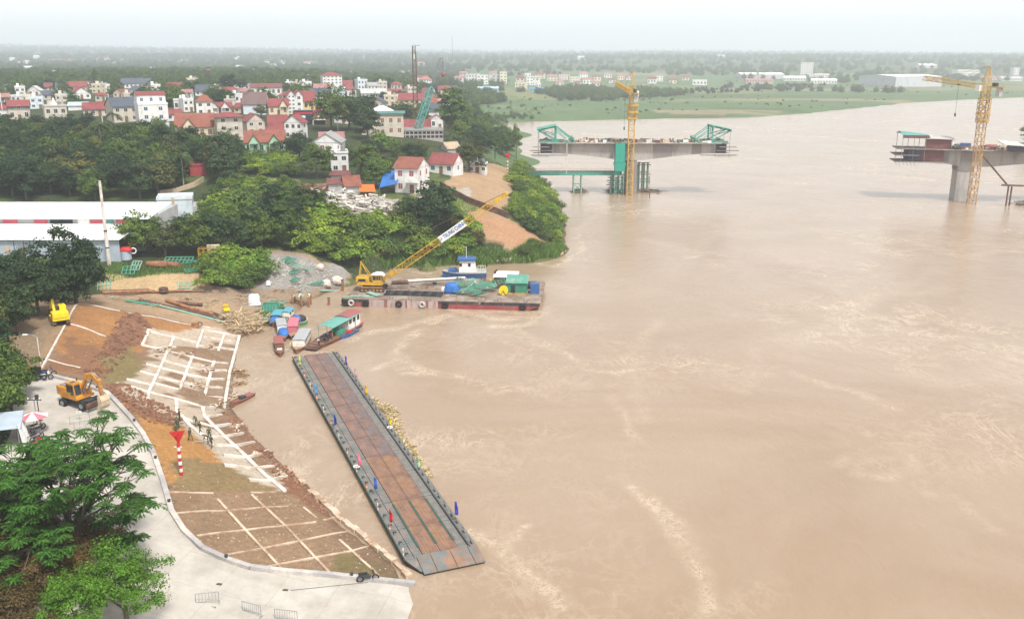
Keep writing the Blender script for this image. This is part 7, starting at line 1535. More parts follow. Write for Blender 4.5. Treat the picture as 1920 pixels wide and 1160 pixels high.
# ------------------------------------------------------------------ green steel frames and other yard stuff
def yard(name, label, cat, px, py, mb, m, rz=0, rx=0, ry=0, lift=.1, group=None):
    p = T(px,py); o = mb.build(name, M(m) if isinstance(m,str) else m); o.location = (p.x,p.y,gz(p.x,p.y)+lift); o.rotation_euler = (rx,ry,rz); return tag(o, label, cat, group)
GFR = 'green steel formwork frames'
for i, (a, b, w_, h_, rz, rx, m, lb) in enumerate([(242,512,2.6,2.2,.1,.6,'steel_green','green formwork frame propped on the grass rim'),(256,504,2.0,2.2,-.2,.8,'steel_green_pale','pale green frame leaning beside the propped frame'),(335,492,6,2.6,.05,.35,'steel_green','long green frame behind the rusty drum'),(362,508,3.4,2,.5,.1,'steel_green','green frame lying at the edge of the cut bank'),(196,543,2.4,2.4,.2,.9,'steel_green','green frame standing beside the weeping tree'),(350,540,3.2,1.6,.1,.7,'steel_green_pale','pale frame leaning on the tan cut face'),(370,492,5,1.4,-.2,.05,'steel_green','flat green frame near the yellow cage'),(492,480,3.0,2.0,-.6,.4,'steel_green','green frame at the top of the gravel mound'),(262,566,4,1.2,-.1,.05,'steel_green','green frame half buried above the slope edge'),(540,490,4.5,1.8,-.8,.3,'steel_green','green frame sliding down the gravel mound'),(552,500,5,1.6,-.9,.3,'steel_green_pale','pale green frame in the middle of the gravel mound'),(548,512,3,1.4,-.6,.3,'steel_green','small green frame on the gravel mound'),(570,505,5,.8,-.7,.25,'steel_green_pale','narrow pale green frame on the gravel mound'),(550,525,3.5,1.5,-.9,.2,'steel_green','green frame at the foot of the gravel mound'),(590,532,4,1.2,.6,.1,'steel_green','green frame near the white blocks'),(510,600,6,2.4,.2,.1,'steel_green_pale','broad pale green frame beside the driftwood heap'),(480,600,5,2.0,.1,.05,'steel_green_pale','pale green frame sunk in the driftwood heap'),(520,575,3,2,.1,.5,'steel_green','green frame leaning on the green crate'),(60,535,9,.9,.05,0,'steel_green','long green girder on the yard beside the warehouse'),(75,540,8,.9,.2,0,'steel_green_pale','second pale green girder on the yard beside the warehouse'),(45,533,7,.8,-.05,0,'steel_green','short green girder on the yard beside the warehouse')]):
    yard('formwork_frame', lb, 'frame', a, b, panel_frame(MB(), (0,0,0), w_, h_, max(3,int(w_*1.2)), max(2,int(h_)), .16), m, rz, rx, 0, .25+abs(math.sin(rx))*h_*.42)
c = T(508,584); t = thing('skip_crate', 'green steel mesh crate on the muddy shore', 'crate', c, .1)
for a in ((-1.5,0,.9,.12,2.2,1.7),(1.5,0,.9,.12,2.2,1.7),(0,-1.1,.9,2.88,.1,1.7),(0,1.1,.9,2.88,.1,1.7)): MB().box(a[:3],a[3:]).build('side_panel', M('steel_green'), t)
for k in range(5): MB().box((-1.2+k*.6,-1.18,.9),(.08,.06,1.7)).build('rib', M('steel_green_pale'), t)
t = thing('wire_cage', 'yellow open steel cage beside the trees above the cut bank', 'cage', T(388,484), .15); panel_frame(MB(),(0,-.9,1.2),3.2,2.4,3,2,.16,0,math.pi/2).build('front_frame', M('yellow_paint'), t); panel_frame(MB(),(0,.9,1.2),3.2,2.4,3,2,.16,0,math.pi/2).build('back_frame', M('yellow_paint'), t)
for x in (-1.6,1.6): MB().bar((x,-.9,2.4),(x,.9,2.4),.16).build('top_bar', M('yellow_paint'), t)
yard('sheet_stack', 'pale cream sheet stack leaning beside the yellow cage', 'panel', 402, 482, MB().box((0,0,1.5),(2.8,.5,3.0),rx=.15), 'wall_cream', .1, lift=0)
yard('sand_bin', 'white edged bin beside the cream sheets', 'bin', 420, 486, MB().b(-1.6,-.9,0,1.6,.9,1.3), 'concrete_tan', .1, lift=0)
t = thing('storage_tank', 'grey ribbed tank with a red sheet on top below the concrete pole', 'tank', T(236,486), .2); MB().tube((0,0,0),(0,0,1.9),1.3,16).build('body', M('sheet_bluegrey'), t); tarp((0,0,1.9),3.0,2.2,.9,12,3,.15).build('red_sheet', M('red_paint'), t, True); MB().ring((1.7,.2,1.8),.6,.15,(0,1,0)).build('hose', M('white_paint'), t, True)
for a, b, L, r, lb in ((300,500,3.2,.75,'large rusty steel drum lying on the grass rim'),(326,500,2.6,.6,'battered rusty pipe section next to the large drum'),(283,498,1.6,.6,'small rusty drum half left on the grass rim')): yard('steel_drum', lb.replace(' half left',' lying apart'), 'drum', a, b, MB().tube((-L/2,0,r),(L/2,0,r),r,14), 'rust', .1 if r > .7 else -.1, lift=0)
random.seed(8)
for k, (a, b, a2, b2, r, m, lb) in enumerate([(192,552,290,548,.32,'rust','long rusty pile lying below the cut face'),(190,549,280,546,.28,'rust_dark','dark rusty pile lying tight against the cut face'),(280,549,345,547,.22,'rust','thin rusty pile beyond the coiled cable'),(330,547,385,549,.18,'wood_brown','thin brown pole at the end of the pile row'),(262,566,420,603,.4,'rust_dark','very long dark beam lying down to the shore'),(312,566,372,585,.38,'rust','orange rusty beam beside the very long beam'),(330,569,380,574,.34,'rust_dark','short dark beam stacked with the orange one'),(355,580,400,592,.34,'rust','rusty beam end near the yellow chair'),(300,575,420,606,.22,'steel_green_pale','long pale green rail beside the very long beam'),(235,566,300,575,.2,'steel_green','green rail lying above the slope edge'),(395,588,430,602,.3,'rust_dark','dark beam stub in the driftwood'),(600,546,640,543,.2,'steel_green_pale','pale green gangplank pipe reaching to the barge')]):
    p, q = T(a,b), T(a2,b2); p.z = gz(p.x,p.y); q.z = gz(q.x,q.y); c = (p+q)/2; o = MB().tube(p-c,q-c,r,8).build('steel_pile', M(m)); o.location = c+Vector((0,0,r+.1)); tag(o, lb, 'pile')
t = thing('cable_coil', 'dark coil of cable beside the rusty piles', 'coil', T(307,548)); MB().ring((0,0,.35),.75,.3,(0,0,1)).build('coil', M('rust_dark'), t, True); MB().ring((0,0,.8),.7,.26,(0,0,1)).build('coil', M('rust_dark'), t, True)
yard('bulk_sack', 'large white bulk sack standing on the muddy shore', 'sack', 477, 571, tarp((0,0,0),2.4,2.0,2.2,14,2,.1), 'white_sack', .2, lift=0)
yard('bulk_sack', 'small white sack on the gravel near the bright bushes', 'sack', 503, 534, tarp((0,0,0),1.0,1.0,.9,12,6,.12), 'white_sack', .2, lift=0)
for a, b, s, lb in ((612,537,1.9,'big pale stone block at the foot of the gravel mound'),(632,532,2.2,'tall pale stone block beside the barge crane'),(600,476+30,1.6,'white boulder on top of the gravel mound')): yard('stone_block', lb, 'stone', a, b, MB().ball((0,0,s*.42),s*.6,8,6,(1.1,.9,.85),.12), 'concrete_pale', .3, lift=0)
t = thing('timber_jetty', 'rotten timber jetty on rusty posts at the mouth of the inlet', 'jetty', T(566,571))
for x, y in ((-1.7,-1),(1.7,-1),(-1.7,1.2),(1.7,1.2),(.2,-1.2)): MB().tube((x,y,-2),(x,y,2.4),.2,8).build('post', M('rust'), t)
for k in range(6): MB().box((-1.6+k*.64,.1,2.0+.05*(k%2)),(.5,2.6,.12),rz=.05*(k%3)).build('plank', M(['steel_green_pale','wood','concrete_pale'][k%3]), t)
for a, b, h, lb in ((617,572,1.6,'lone rusty mooring pile in the inlet'),(643,545,2.6,'rusty mooring pile beside the barge corner')): p = G(a,b,0); t = thing('mooring_pile', lb, 'pile', p); MB().tube((0,0,-1.5),(0,0,h),.28,10).build('pile', M('rust'), t); MB().tube((0,0,h),(0,0,h+.08),.33,10).build('cap', M('rust_dark'), t)
def wc(pts, s, h): return [(*T(a,b).xy, gz(*T(a,b).xy)+.05, s, h) for a, b in pts]
sticks('driftwood', 'big heap of pale driftwood and sticks on the shore by the boats', 'debris', wc([(425,600),(440,605),(455,608),(465,615),(445,615),(430,592),(470,600)],4.5,1.0), 900, 2.6, .1, ['wood_pale','straw','wood','wood_pale','straw_dark'], seed=15)
sticks('driftwood', 'tangle of driftwood roots on the shore beside the canoe', 'debris', wc([(455,705),(465,712),(450,720),(445,700)],2.2,.8), 420, 1.5, .07, ['wood','straw_dark','straw','wood_brown'], seed=16)
sticks('driftwood', 'loose brush and twigs strewn along the muddy strip', 'debris', wc([(210,560),(240,565),(280,572),(500,625),(540,565),(350,560),(400,565),(480,560),(520,545),(560,545),(450,555)],5,.25), 420, 1.6, .06, ['wood_pale','wood','straw_dark','concrete','steel_green_pale','rust'], seed=17, flat=.1)
sticks('slope_debris', 'broken beam scraps and stones strewn over the lower beam grid', 'debris', wc([(400,760),(430,745),(440,800),(480,850),(520,890),(380,690),(340,665),(360,720),(300,660),(390,650)],3.2,.2), 320, .7, .14, ['concrete_tan','soil_red','concrete_pale','wood'], seed=18, flat=.15)
t = thing('office_chair', 'yellow plastic chair lying on the driftwood heap', 'chair', T(426,592)+Vector((0,0,.8)), .6); MB().box((0,0,.5),(1.1,1.0,.12),rx=.3).build('seat', M('bright_yellow'), t); MB().box((0,.55,1.0),(1.1,.12,1.0),rx=.5).build('backrest', M('bright_yellow'), t)
for x in (-.4,.4):
    for y in (-.4,.4): MB().bar((x,y,-.3),(x,y,.45),.08).build('leg', M('steel_dark'), t)
t = thing('coal_stove', 'small rusty machine beside the slope edge', 'machine', T(366,613), .2); MB().b(-.6,-.4,0,.6,.4,.8).build('body', M('rust'), t); MB().ring((.9,0,.5),.4,.1,(0,1,0)).build('wheel', M('rust_dark'), t, True)
# ------------------------------------------------------------------ soil clods and stones on the slope
pmat('clod', (.25,.125,.075), .95, .3, 1.5, .5, 4, orand=.35)
def clods(label, poly, n, r0, r1, m, seed):
    rnd = random.Random(seed); W = WP(poly); xs = [p[0] for p in W]; ys = [p[1] for p in W]; mb = MB(); k = 0; random.seed(seed)
    while k < n:
        x = rnd.uniform(min(xs),max(xs)); y = rnd.uniform(min(ys),max(ys))
        if not inpoly(x,y,W): continue
        k += 1; r = r0+(r1-r0)*rnd.random()**3; mb.ball((x,y,gz(x,y)+r*.25),r,6,4,(1,1,.75),.25)
    return tag(mb.build('soil_clods', M(m)), label, 'soil', kind='stuff')
clods('red soil clods dumped in a ridge across the orange slope', [(232,588),(262,590),(285,620),(245,655),(215,690),(195,712),(150,702)], 420, .07, .34, 'clod', 1)
clods('red soil clods heaped along the kerb below the excavator', [(195,722),(230,722),(300,755),(350,790),(330,802),(280,790),(230,762)], 560, .07, .36, 'clod', 2)
clods('pale stones scattered over the brown lower slope', [(330,930),(530,930),(700,1030),(740,1075),(480,1060),(380,1025)], 320, .03, .11, 'concrete_tan', 3)
clods('dark soil clods along the waterline of the slope', [(430,770),(455,785),(545,880),(640,972),(600,960),(520,890),(430,800)], 360, .06, .26, 'clod', 4)
clods('rubble stones along the foot of the green bank', [(930,490),(1000,488),(1055,478),(1060,470),(1040,466),(960,480)], 260, .2, .7, 'concrete_tan', 6)
clods('grey gravel lumps on the gravel mound', [(480,485),(540,485),(600,500),(650,512),(640,535),(560,540),(500,535)], 300, .1, .4, 'rubble', 7)
# ------------------------------------------------------------------ excavators
def wheel(parent, c, r, w_, name='wheel', ax=(0,1,0)):
    o = MB().tube(Vector(c)-Vector(ax)*w_/2, Vector(c)+Vector(ax)*w_/2, r, 18).build(name, M('black_rubber'), parent)
    MB().tube(Vector(c)-Vector(ax)*(w_/2+.02), Vector(c)+Vector(ax)*(w_/2+.02), r*.55, 14).build('rim', M('steel_grey'), o); return o
p = T(152,760); ex = thing('wheeled_excavator', 'orange wheeled excavator with its bucket lowered on the quay', 'excavator', p, R(-22))
# local +x: forward (boom side)
for x in (-1.7,1.5):
    for y in (-1.15,1.15): wheel(ex, (x,y,.58), .58, .5)
MB().b(-2.3,-.75,.55,2.1,.75,1.15).build('chassis', M('steel_dark'), ex); MB().box((2.5,0,.62),(.25,2.7,.7),ry=.2).build('dozer_blade', M('rust_dark'), ex)
for y in (-1.0,1.0): MB().bar((2.1,y*.6,.8),(2.5,y,.6),.18).build('blade_arm', M('steel_dark'), ex)
MB().b(-2.5,-.45,.9,-2.2,.45,1.3).build('tool_box', M('steel_dark'), ex)
up = bpy.data.objects.new('upper_body', None); link(up, ex); up.location = (-.2,0,1.25); up.rotation_euler = (0,0,R(-8))
MB().tube((0,0,-.12),(0,0,.05),.85,16).build('slew_ring', M('steel_dark'), up); MB().b(-1.9,-1.3,.05,1.4,1.3,.4).build('deck', M('orange_paint'), up)
MB().b(-2.6,-1.3,.25,-.6,1.3,1.5).build('engine_cover', M('orange_paint'), up, bevel=.15); MB().b(-2.2,-1.0,1.51,-.8,.2,1.6).build('cover_panel', M('steel_grey'), up); MB().tube((-1.2,.8,1.5),(-1.2,.8,2.1),.08,8).build('exhaust', M('steel_dark'), up)
MB().b(-.6,.25,.4,1.0,1.3,1.0).build('side_box', M('orange_paint'), up)
MB().loft([[(-.5,-1.3,.4),(1.3,-1.3,.4),(1.3,-.3,.4),(-.5,-.3,.4)],[(-.5,-1.3,2.15),(.95,-1.3,2.15),(.95,-.3,2.15),(-.5,-.3,2.15)]]).build('cab', M('orange_paint'), up)
MB().b(-.35,-1.335,1.0,.35,-1.302,1.95).build('cab_window', M('glass_dark'), up); MB().b(.42,-1.335,.7,.95,-1.302,1.95).build('cab_window', M('glass_dark'), up); MB().loft([[(1.285,-1.2,.75),(1.285,-.4,.75),(1.02,-.4,2.0),(1.02,-1.2,2.0)],[(1.32,-1.2,.75),(1.32,-.4,.75),(1.06,-.4,2.0),(1.06,-1.2,2.0)]]).build('windscreen', M('glass_dark'), up); MB().b(-.55,-1.35,2.16,1.0,-.25,2.24).build('cab_roof', M('orange_paint'), up); MB().b(0,-1.1,2.25,.6,-.5,2.29).build('hatch', M('glass_dark'), up)
bp = [(.6,.15,.7),(1.9,.15,3.0),(3.3,.15,3.35),(4.3,.15,2.75)]
mb = MB(); mb.loft([[(x-.0,y-.25,z-s),(x,y+.25,z-s),(x,y+.25,z+s),(x,y-.25,z+s)] for (x,y,z), s in zip(bp,(.25,.42,.34,.22))]); boom = mb.build('boom', M('orange_paint'), up)
MB().tube((1.2,-.18,.7),(2.6,-.18,2.75),.1,8).build('boom_cylinder', M('steel_grey'), boom); MB().tube((1.2,.48,.7),(2.6,.48,2.75),.1,8).build('boom_cylinder', M('steel_grey'), boom)
st_ = MB().loft([[(4.05,-.07,3.15),(4.05,.37,3.15),(4.45,.37,3.0),(4.45,-.07,3.0)],[(4.5,-.05,.75),(4.5,.35,.75),(4.78,.35,.8),(4.78,-.05,.8)]]).build('stick', M('orange_paint'), up)
MB().tube((3.0,.15,3.75),(4.3,.15,3.25),.1,8).build('stick_cylinder', M('steel_grey'), up)
bk = [(4.45,1.0),(4.95,1.05),(5.25,.5),(5.15,-.2),(4.7,-.75),(4.25,-.95),(4.1,-.8),(4.5,-.1)]
MB().loft([[(x,-.5,z-.05) for x,z in bk],[(x,.8,z-.05) for x,z in bk]]).build('bucket', M('wood_pale'), up)
p = T(112,606); yx = thing('tracked_excavator', 'bright yellow tracked excavator parked at the top of the orange slope', 'excavator', p, R(125))
for s in (-1.05,1.05):
    rp = []
    for k in range(16):
        q = 2*math.pi*k/16; rp.append(((1.5 if math.cos(q) > 0 else -1.5)+.45*math.cos(q), .45+.42*math.sin(q)))
    tr_ = MB().loft([[(x,s-.3,z) for x,z in rp],[(x,s+.3,z) for x,z in rp]]).build('track', M('rust_dark'), yx)
    for k in range(5): MB().tube((-1.3+k*.65,s+(.31 if s > 0 else -.31),.4),(-1.3+k*.65,s+(.35 if s > 0 else -.35),.4),.22,8).build('roller', M('rust'), tr_)
MB().b(-1.2,-.8,.5,1.2,.8,.95).build('car_body', M('steel_dark'), yx); MB().b(-2.0,-1.25,.95,1.5,1.25,1.35).build('deck', M('bright_yellow'), yx); MB().b(-2.1,-1.25,1.3,-.3,1.25,2.35).build('engine_cover', M('bright_yellow'), yx, bevel=.15)
cb_ = MB().b(-.25,-1.25,1.35,1.4,-.2,3.0).build('cab', M('bright_yellow'), yx, bevel=.08)
for a in ((-.1,-1.285,1.9,.6,-1.252,2.8),(.7,-1.285,1.7,1.3,-1.252,2.8),(1.402,-1.15,1.7,1.44,-.3,2.85),(-.1,-.198,1.9,1.2,-.165,2.8)): MB().b(*a).build('cab_window', M('glass_dark'), cb_)
mb = MB(); mb.loft([[(x,y-.2,z-s),(x,y+.2,z-s),(x,y+.2,z+s),(x,y-.2,z+s)] for (x,y,z), s in zip([(.9,.4,1.4),(2.2,.4,3.4),(4.4,.4,3.6)],(.2,.35,.18))]); mb.build('boom', M('bright_yellow'), yx)
MB().bar((4.4,.4,3.7),(4.9,.4,1.4),.3,.4).build('stick', M('bright_yellow'), yx); MB().loft([[(x,.0,z) for x,z in ((4.6,1.5),(5.2,1.3),(5.2,.4),(4.5,.2))],[(x,.8,z) for x,z in ((4.6,1.5),(5.2,1.3),(5.2,.4),(4.5,.2))]]).build('bucket', M('rust_dark'), yx)
# ------------------------------------------------------------------ motorbikes, cart, parasol, barriers
def motorbike(label, px, py, rz, paint, pos=None, lean=.12, group=None):
    p = pos or T(px,py); t = thing('motorbike', label, 'motorbike', p+Vector((0,0,.03)), rz, group)
    for x in (-.62,.62):
        wv = MB().ring((x,0,.3),.25,.055,(0,1,0),16,6).build('wheel', M('black_rubber'), t, True); mb = MB()
        for k in range(4): a = k*math.pi/4; mb.bar((x-math.cos(a)*.22,0,.3-math.sin(a)*.22),(x+math.cos(a)*.22,0,.3+math.sin(a)*.22),.02)
        mb.build('spokes', M('steel_grey'), wv)
    MB().loft([[(-.35,-.12,.35),(.2,-.12,.3),(.2,.12,.3),(-.35,.12,.35)],[(-.3,-.1,.62),(.25,-.08,.5),(.25,.08,.5),(-.3,.1,.62)]]).build('engine', M('steel_dark'), t)
    MB().loft([[(-.75,-.07,.6),(-.75,.07,.6),(-.72,.07,.72),(-.72,-.07,.72)],[(-.1,-.13,.55),(-.1,.13,.55),(-.1,.12,.74),(-.1,-.12,.74)],[(.15,-.08,.5),(.15,.08,.5),(.15,.07,.62),(.15,-.07,.62)]]).build('body_panel', M(paint), t)
    MB().box((-.38,0,.78),(.72,.24,.1)).build('seat', M('black_rubber'), t); MB().bar((.62,0,.3),(.4,0,.95),.07).build('fork', M('steel_grey'), t); MB().box((.45,0,.82),(.16,.3,.3),ry=-.3).build('front_cowl', M(paint), t); MB().bar((.38,-.34,1.0),(.38,.34,1.0),.04).build('handlebar', M('steel_dark'), t)
    for s in (-.3,.3): MB().tube((.36,s,1.0),(.34,s*1.1,1.2),.02,5).build('mirror', M('steel_dark'), t)
    return t
motorbike('black motorbike parked alone against the kerb near the water', 690, 1090, .25, 'steel_dark').scale = (1.25,)*3
for i, (a, b, rz, pm, lb) in enumerate([(84,712,.3,'white_paint','white motorbike parked at the upper end of the kerb'),(90,706,.5,'blue_paint','dark motorbike behind the white one at the kerb'),(72,808,1.2,'white_paint','white motorbike under the red and white parasol'),(70,826,1.3,'steel_grey','silver motorbike next in the row below the parasol'),(68,840,1.25,'red_paint','red motorbike at the end of the row below the parasol')]): motorbike(lb, a, b, rz, pm).scale = (1.25,)*3
t = thing('cargo_tricycle', 'dark cargo cart with a red load parked under the trees by the kerb', 'cart', T(58,712), .1); MB().b(-1.6,-.8,.6,1.2,.8,.75).build('bed', M('steel_dark'), t); MB().b(-1.6,-.85,.75,1.2,-.78,1.6).build('side_panel', M('pipe_black'), t); MB().b(-1.6,.78,.75,1.2,.85,1.6).build('side_panel', M('pipe_black'), t); tarp((-.4,0,.76),1.6,1.3,1.2,12,3,.15).build('load', M('red_paint'), t, True)
for x, y in ((-1.0,-.7),(-1.0,.7),(1.8,0)): wheel(t, (x,y,.35), .35, .14)
MB().bar((1.2,0,.7),(1.8,0,.5),.1).build('fork', M('steel_dark'), t)
p = T(66,812); t = thing('parasol', 'red and white striped parasol over the parked motorbikes', 'parasol', p); MB().tube((0,0,-.1),(0,0,2.5),.035,8).build('pole', M('steel_grey'), t)
for k in range(8):
    a0, a1 = 2*math.pi*k/8, 2*math.pi*(k+1)/8; r = 1.75; A = (r*math.cos(a0),r*math.sin(a0),2.2); B = (r*math.cos(a1),r*math.sin(a1),2.2); Tp = (0,0,2.75); MB().add([A,B,Tp,(A[0],A[1],2.16),(B[0],B[1],2.16),(0,0,2.71)],[(0,1,2),(5,4,3),(0,3,4,1),(1,4,5,2),(2,5,3,0)]).build('canopy_panel', M('pink_paint' if k % 2 else 'white_paint'), t)
MB().tube((0,0,-.02),(0,0,.12),.4,12).build('base', M('concrete'), t)
def barrier(label, a, b, hpx, bars=7, m='steel_grey'):
    p, q = T(*a), T(*b); c = (p+q)/2; d = q-p; L = d.length; t = thing('barrier', label, 'barrier', c, math.atan2(d.y,d.x)); h = 1.15
    mb = MB(); mb.tube((-L/2,0,.25),(L/2,0,.25),.028,6); mb.tube((-L/2,0,h),(L/2,0,h),.028,6)
    for x in (-L/2,L/2): mb.tube((x,0,.0),(x,0,h),.028,6); mb.tube((x,-.3,.03),(x,.3,.03),.028,6)
    mb.build('frame', M(m), t)
    for k in range(1,bars): MB().tube((-L/2+L*k/bars,0,.25),(-L/2+L*k/bars,0,h),.018,5).build('bar', M(m), t)
barrier('thin grey crowd barrier with open bars near the lime green tree', (368,1130), (411,1132), 20, 7); barrier('grey crowd barrier set at an angle on the quay', (455,1144), (490,1158), 20, 9); barrier('grey crowd barrier beside the angled one on the quay', (516,1159), (558,1168), 20, 9)
barrier('large grey barrier frame with a white tag before the excavator', (132,796), (169,792), 20, 2, 'steel_grey'); barrier('second grey barrier frame near the feathery tree', (140,808), (172,804), 20, 3, 'steel_grey')
p = T(150,788); t = thing('notice_board', 'small white tag board hung on the large barrier frame', 'sign', p+Vector((0,0,.85))); MB().box((0,-.06,.3),(.7,.03,.35)).build('board', M('white_paint'), t); MB().bar((0,-.03,.1),(0,-.03,.6),.04).build('bracket', M('steel_grey'), t)
# white sheets and a roof at the edge
t = thing('market_stall', 'stall with white plastic sheets at the left end of the quay', 'stall', T(8,830), .4); t['label'] = 'stall hung with white plastic sheets beside the quay lane'
for x in (-1.8,1.8):
    for y in (-2,2): MB().tube((x,y,-.2),(x,y,2.6),.06,6).build('post', M('steel_grey'), t)
MB().sheet([(-2.2,-2.4,2.6),(2.2,-2.4,2.5),(2.2,2.4,2.9),(-2.2,2.4,3.0)],.08).build('roof', M('sheet_bluegrey'), t)
mb = MB(); secs = []
for k in range(12): y = -2.6+k*.47; secs.append([(2.3+.25*math.sin(k*1.7),y,0),(2.0+.12*math.sin(k*2.3),y,2.6),(1.95+.12*math.sin(k*2.3),y,2.6),(2.24+.25*math.sin(k*1.7),y,0)])
mb.loft(secs).build('sheet', M('white_sack'), t); MB().b(1.4,2.35,.2,2.1,2.45,1.6).build('yellow_cloth', M('bright_yellow'), t)
# rope and drain marks on the quay
p, q = T(545,1107), T(690,1092); c = (p+q)/2; o = MB().tube(p-c+Vector((0,0,.05)),q-c+Vector((0,0,.05)),.02,5).build('mooring_rope', M('steel_dark')); o.location = c+Vector((0,0,.03)); tag(o, 'thin rope stretched over the quay to the parked motorbike', 'rope')
for i, (a, b, lb) in enumerate([(411,1095,'small dark drain cover near the kerb bend'),(399,1139,'small dark drain cover beside the crowd barrier'),(535,1106,'small dark anchor plate at the end of the rope')]): p = T(a,b); t = thing('drain_cover', lb, 'drain', p+Vector((0,0,.03))); MB().box((0,0,.02),(.55,.25,.05)).build('plate', M('rust_dark'), t); MB().ring((0,0,.06),.08,.02,(0,1,0),10,5).build('ring', M('steel_dark'), t)
# ------------------------------------------------------------------ people
pmat('uniform', (.045,.065,.035), .9, .3, 4, c2=(.10,.10,.055), c2amt=.5, c2scale=5); pmat('skin', (.36,.2,.13), .7, .1, 4); pmat('hair', (.012,.01,.009), .8, .2, 6); pmat('shirt_red', (.4,.03,.04), .8, .15, 4); pmat('shirt_dark', (.03,.03,.05), .8, .2, 4); pmat('shirt_white', (.65,.65,.63), .8, .1, 4)
def body(pose, mats):
    """skinned figure: joints as connected edges with a radius each; pose in ('stand','walk','bend','squat','sit')"""
    J = {'pel':(0,0,.95),'spi':(0,.0,1.18),'che':(0,.0,1.38),'nek':(0,.01,1.5),'hed':(0,.03,1.6),'top':(0,.03,1.72)}
    for s, k in ((-1,'l'),(1,'r')): J.update({'hip'+k:(s*.1,0,.92),'kne'+k:(s*.11,.03,.5),'ank'+k:(s*.12,0,.09),'toe'+k:(s*.13,.17,.05),'sho'+k:(s*.19,0,1.42),'elb'+k:(s*.25,.02,1.13),'wri'+k:(s*.24,.14,.9),'han'+k:(s*.23,.2,.82)})
    if pose == 'walk': J.update({'knel':(-.11,.2,.53),'ankl':(-.12,.22,.1),'toel':(-.12,.4,.06),'kner':(.11,-.06,.5),'ankr':(.12,-.28,.16),'toer':(.12,-.14,.06),'wril':(-.25,-.1,.92),'hanl':(-.25,-.1,.84),'wrir':(.25,.25,.98),'hanr':(.24,.32,.93)})
    if pose == 'bend':
        J.update({'spi':(0,.12,1.12),'che':(0,.34,1.2),'nek':(0,.45,1.22),'hed':(0,.55,1.24),'top':(0,.66,1.28)})
        for s, k in ((-1,'l'),(1,'r')): J.update({'sho'+k:(s*.19,.38,1.2),'elb'+k:(s*.22,.45,.92),'wri'+k:(s*.16,.52,.68),'han'+k:(s*.14,.55,.6),'kne'+k:(s*.13,.1,.5)})
    if pose == 'squat':
        J.update({'pel':(0,-.1,.38),'spi':(0,-.02,.6),'che':(0,.1,.78),'nek':(0,.17,.88),'hed':(0,.22,.97),'top':(0,.25,1.09)})
        for s, k in ((-1,'l'),(1,'r')): J.update({'hip'+k:(s*.11,-.1,.36),'kne'+k:(s*.17,.28,.5),'ank'+k:(s*.14,.05,.1),'toe'+k:(s*.15,.22,.05),'sho'+k:(s*.19,.1,.8),'elb'+k:(s*.24,.3,.58),'wri'+k:(s*.16,.48,.45),'han'+k:(s*.14,.54,.4)})
    E_ = [('pel','spi'),('spi','che'),('che','nek'),('nek','hed'),('hed','top')]
    for k in 'lr': E_ += [('pel','hip'+k),('hip'+k,'kne'+k),('kne'+k,'ank'+k),('ank'+k,'toe'+k),('che','sho'+k),('sho'+k,'elb'+k),('elb'+k,'wri'+k),('wri'+k,'han'+k)]
    rad = {'pel':.14,'spi':.125,'che':.145,'nek':.06,'hed':.095,'top':.075,'hip':.1,'kne':.065,'ank':.045,'toe':.045,'sho':.07,'elb':.048,'wri':.034,'han':.04}
    names = list(J); me = bpy.data.meshes.new('body'); me.from_pydata([J[n] for n in names], [(names.index(a),names.index(b)) for a, b in E_], []); o = bpy.data.objects.new('body', me); col.objects.link(o)
    sk = o.modifiers.new('skin','SKIN'); ss = o.modifiers.new('sub','SUBSURF'); ss.levels = 1; ss.render_levels = 1
    for i, n in enumerate(names):
        r = rad[n] if n in rad else rad[n[:3]]; v = me.skin_vertices[0].data[i]; v.radius = (r,r*.85 if n in ('che','spi','pel') else r); v.use_root = n == 'pel'
    dg = bpy.context.evaluated_depsgraph_get(); m2 = bpy.data.meshes.new_from_object(o.evaluated_get(dg)); bpy.data.objects.remove(o); m2.name = 'body'
    m2.materials.clear()
    for m in mats: m2.materials.append(M(m))
    hz_ = Vector(J['nek']).z; hd = Vector(J['hed'])
    for f in m2.polygons:
        c = f.center; head = (c-hd).length < .17; hand = min((c-Vector(J['hanl'])).length,(c-Vector(J['hanr'])).length) < .09; f.use_smooth = True
        f.material_index = 1 if (head or hand) else (2 if c.z < Vector(J['pel']).z-.02 and pose != 'squat' else 0)
    # hands: fingers and thumb, and hair / cap
    ex = []
    for k, s in (('l',-1),('r',1)):
        h = Vector(J['han'+k]); d = (h-Vector(J['wri'+k])).normalized(); sd = Vector((1,0,0))
        for i in range(4): ex.append((h+sd*(i-1.5)*.019, h+sd*(i-1.5)*.02+d*(.085-.008*abs(i-1.2))+Vector((0,.012,-.012)), .009))
        ex.append((h-d*.02+Vector((-s*.03,0,0)), h+d*.035+Vector((-s*.055,.02,0)), .010))
    return m2, ex, Vector(J['top']), hd
BODY = {}
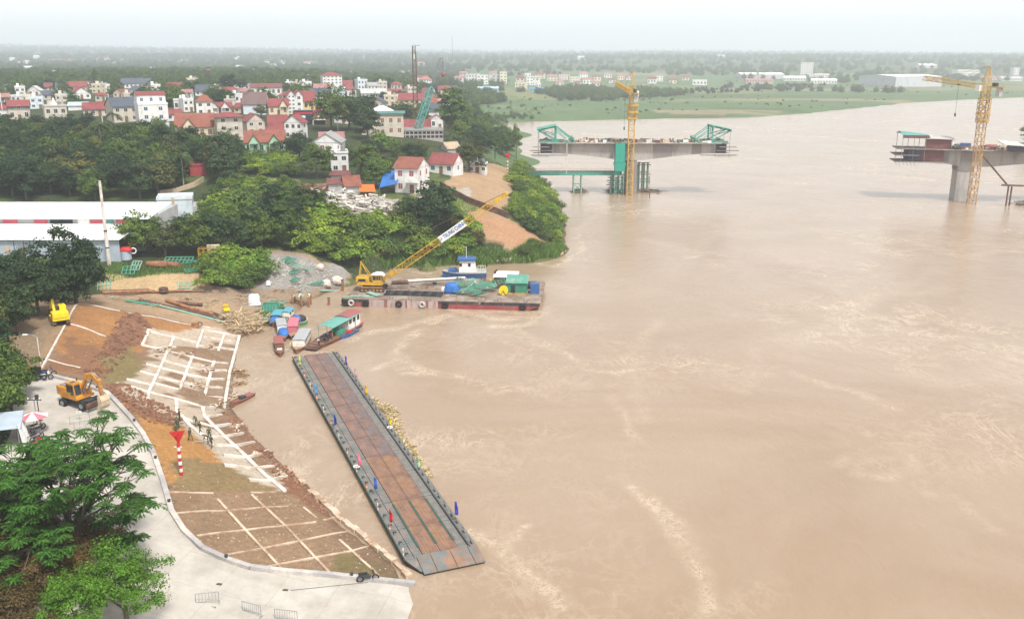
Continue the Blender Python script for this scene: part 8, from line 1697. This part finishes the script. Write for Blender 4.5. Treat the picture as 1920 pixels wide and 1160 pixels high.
def person(label, px, py, rz, pose, mats=('uniform','skin','uniform'), cap='uniform', pos=None, hold=None, group=None):
    key = (pose,mats)
    if key not in BODY: BODY[key] = body(pose, mats)
    m2, ex, top, hd = BODY[key]; p = pos or T(px,py); 
    if pos is None: p.z = gz(p.x,p.y)
    t = thing('person', label, 'person', p, rz, group); inst('body', m2, t); mb = MB()
    for a, b, r in ex: mb.tube(a,b,r,5,r*.8)
    mb.build('fingers', M('skin'), t); t.children[-1]['kind'] = 'stuff'
    MB().ball(hd+Vector((0,-.015,.055)),.108,10,6,(1,1.08,.9)).build('cap', M(cap), t, True); MB().box(hd+Vector((0,.115,.05)),(.14,.1,.02)).build('cap_brim', M(cap), t)
    MB().loft([[hd+Vector((-.018,.09,-.03)),hd+Vector((.018,.09,-.03)),hd+Vector((0,.09,.03))],[hd+Vector((-.006,.125,-.028)),hd+Vector((.006,.125,-.028)),hd+Vector((0,.1,.02))]]).build('nose', M('skin'), t)
    for s in (-1,1): MB().ball(hd+Vector((s*.036,.098,.02)),.012,6,4).build('eye', M('hair'), t); MB().ball(hd+Vector((s*.1,0,0)),.022,6,4,(.5,1,1.3)).build('ear', M('skin'), t)
    MB().box(hd+Vector((0,.093,-.055)),(.04,.012,.008)).build('mouth', M('boat_roof_red'), t)
    t.scale = (1.08,)*3; return t
SOL = 'soldiers working on the slope'
for a, b, rz, ps, lb in [(334,802,.5,'bend','soldier in green uniform bending at the end of the white beam'),(338,792,2.2,'stand','soldier in green uniform standing behind the bending one'),(332,808,1.4,'squat','soldier squatting in front of the bending one'),(357,826,-1.9,'walk','soldier walking alone beside the red triangle mark'),(369,800,.7,'bend','soldier bending over on the white beam edge'),(376,812,2.5,'walk','soldier stepping down below the white beam edge'),(393,822,.3,'stand','soldier standing behind the pair at the beam ribs'),(397,838,-.4,'walk','soldier striding with a pole below the beam ribs'),(391,830,1.9,'bend','soldier stooping beside the pole carrier')]: person(lb, a, b, rz, ps, group=SOL)
pp_ = T(397,838); t = thing('carrying_pole', 'thin bamboo pole carried by the striding soldier', 'pole', (pp_.x,pp_.y,gz(pp_.x,pp_.y)+.9)); MB().tube((-2.6,-.4,.1),(1.0,.5,.2),.03,6).build('pole', M('wood_pale'), t); MB().ring((1.0,.5,.2),.03,.01,(1,0,0),8,4).build('binding', M('wood_brown'), t)
person('person in a red shirt sitting in the shade of the ferry roof', 625, 628, .8, 'squat', ('shirt_red','skin','shirt_dark'), 'hair', pos=G(623,634,.78))
person('person in a white shirt bending on the ferry deck near its bow', 598, 646, 2.4, 'bend', ('shirt_white','skin','shirt_dark'), 'hair', pos=G(599,648,.75))
person('person in dark clothes standing under the ferry roof', 612, 640, .4, 'stand', ('shirt_dark','skin','shirt_dark'), 'hair', pos=G(615,640,.75))
motorbike('dark motorbike carried on the ferry deck under the green roof', 0, 0, 2.6, 'shirt_dark' and 'steel_dark', pos=G(606,642,.72)); motorbike('second motorbike on the ferry deck beside the dark one', 0, 0, 2.5, 'blue_paint', pos=G(611,636,.72))
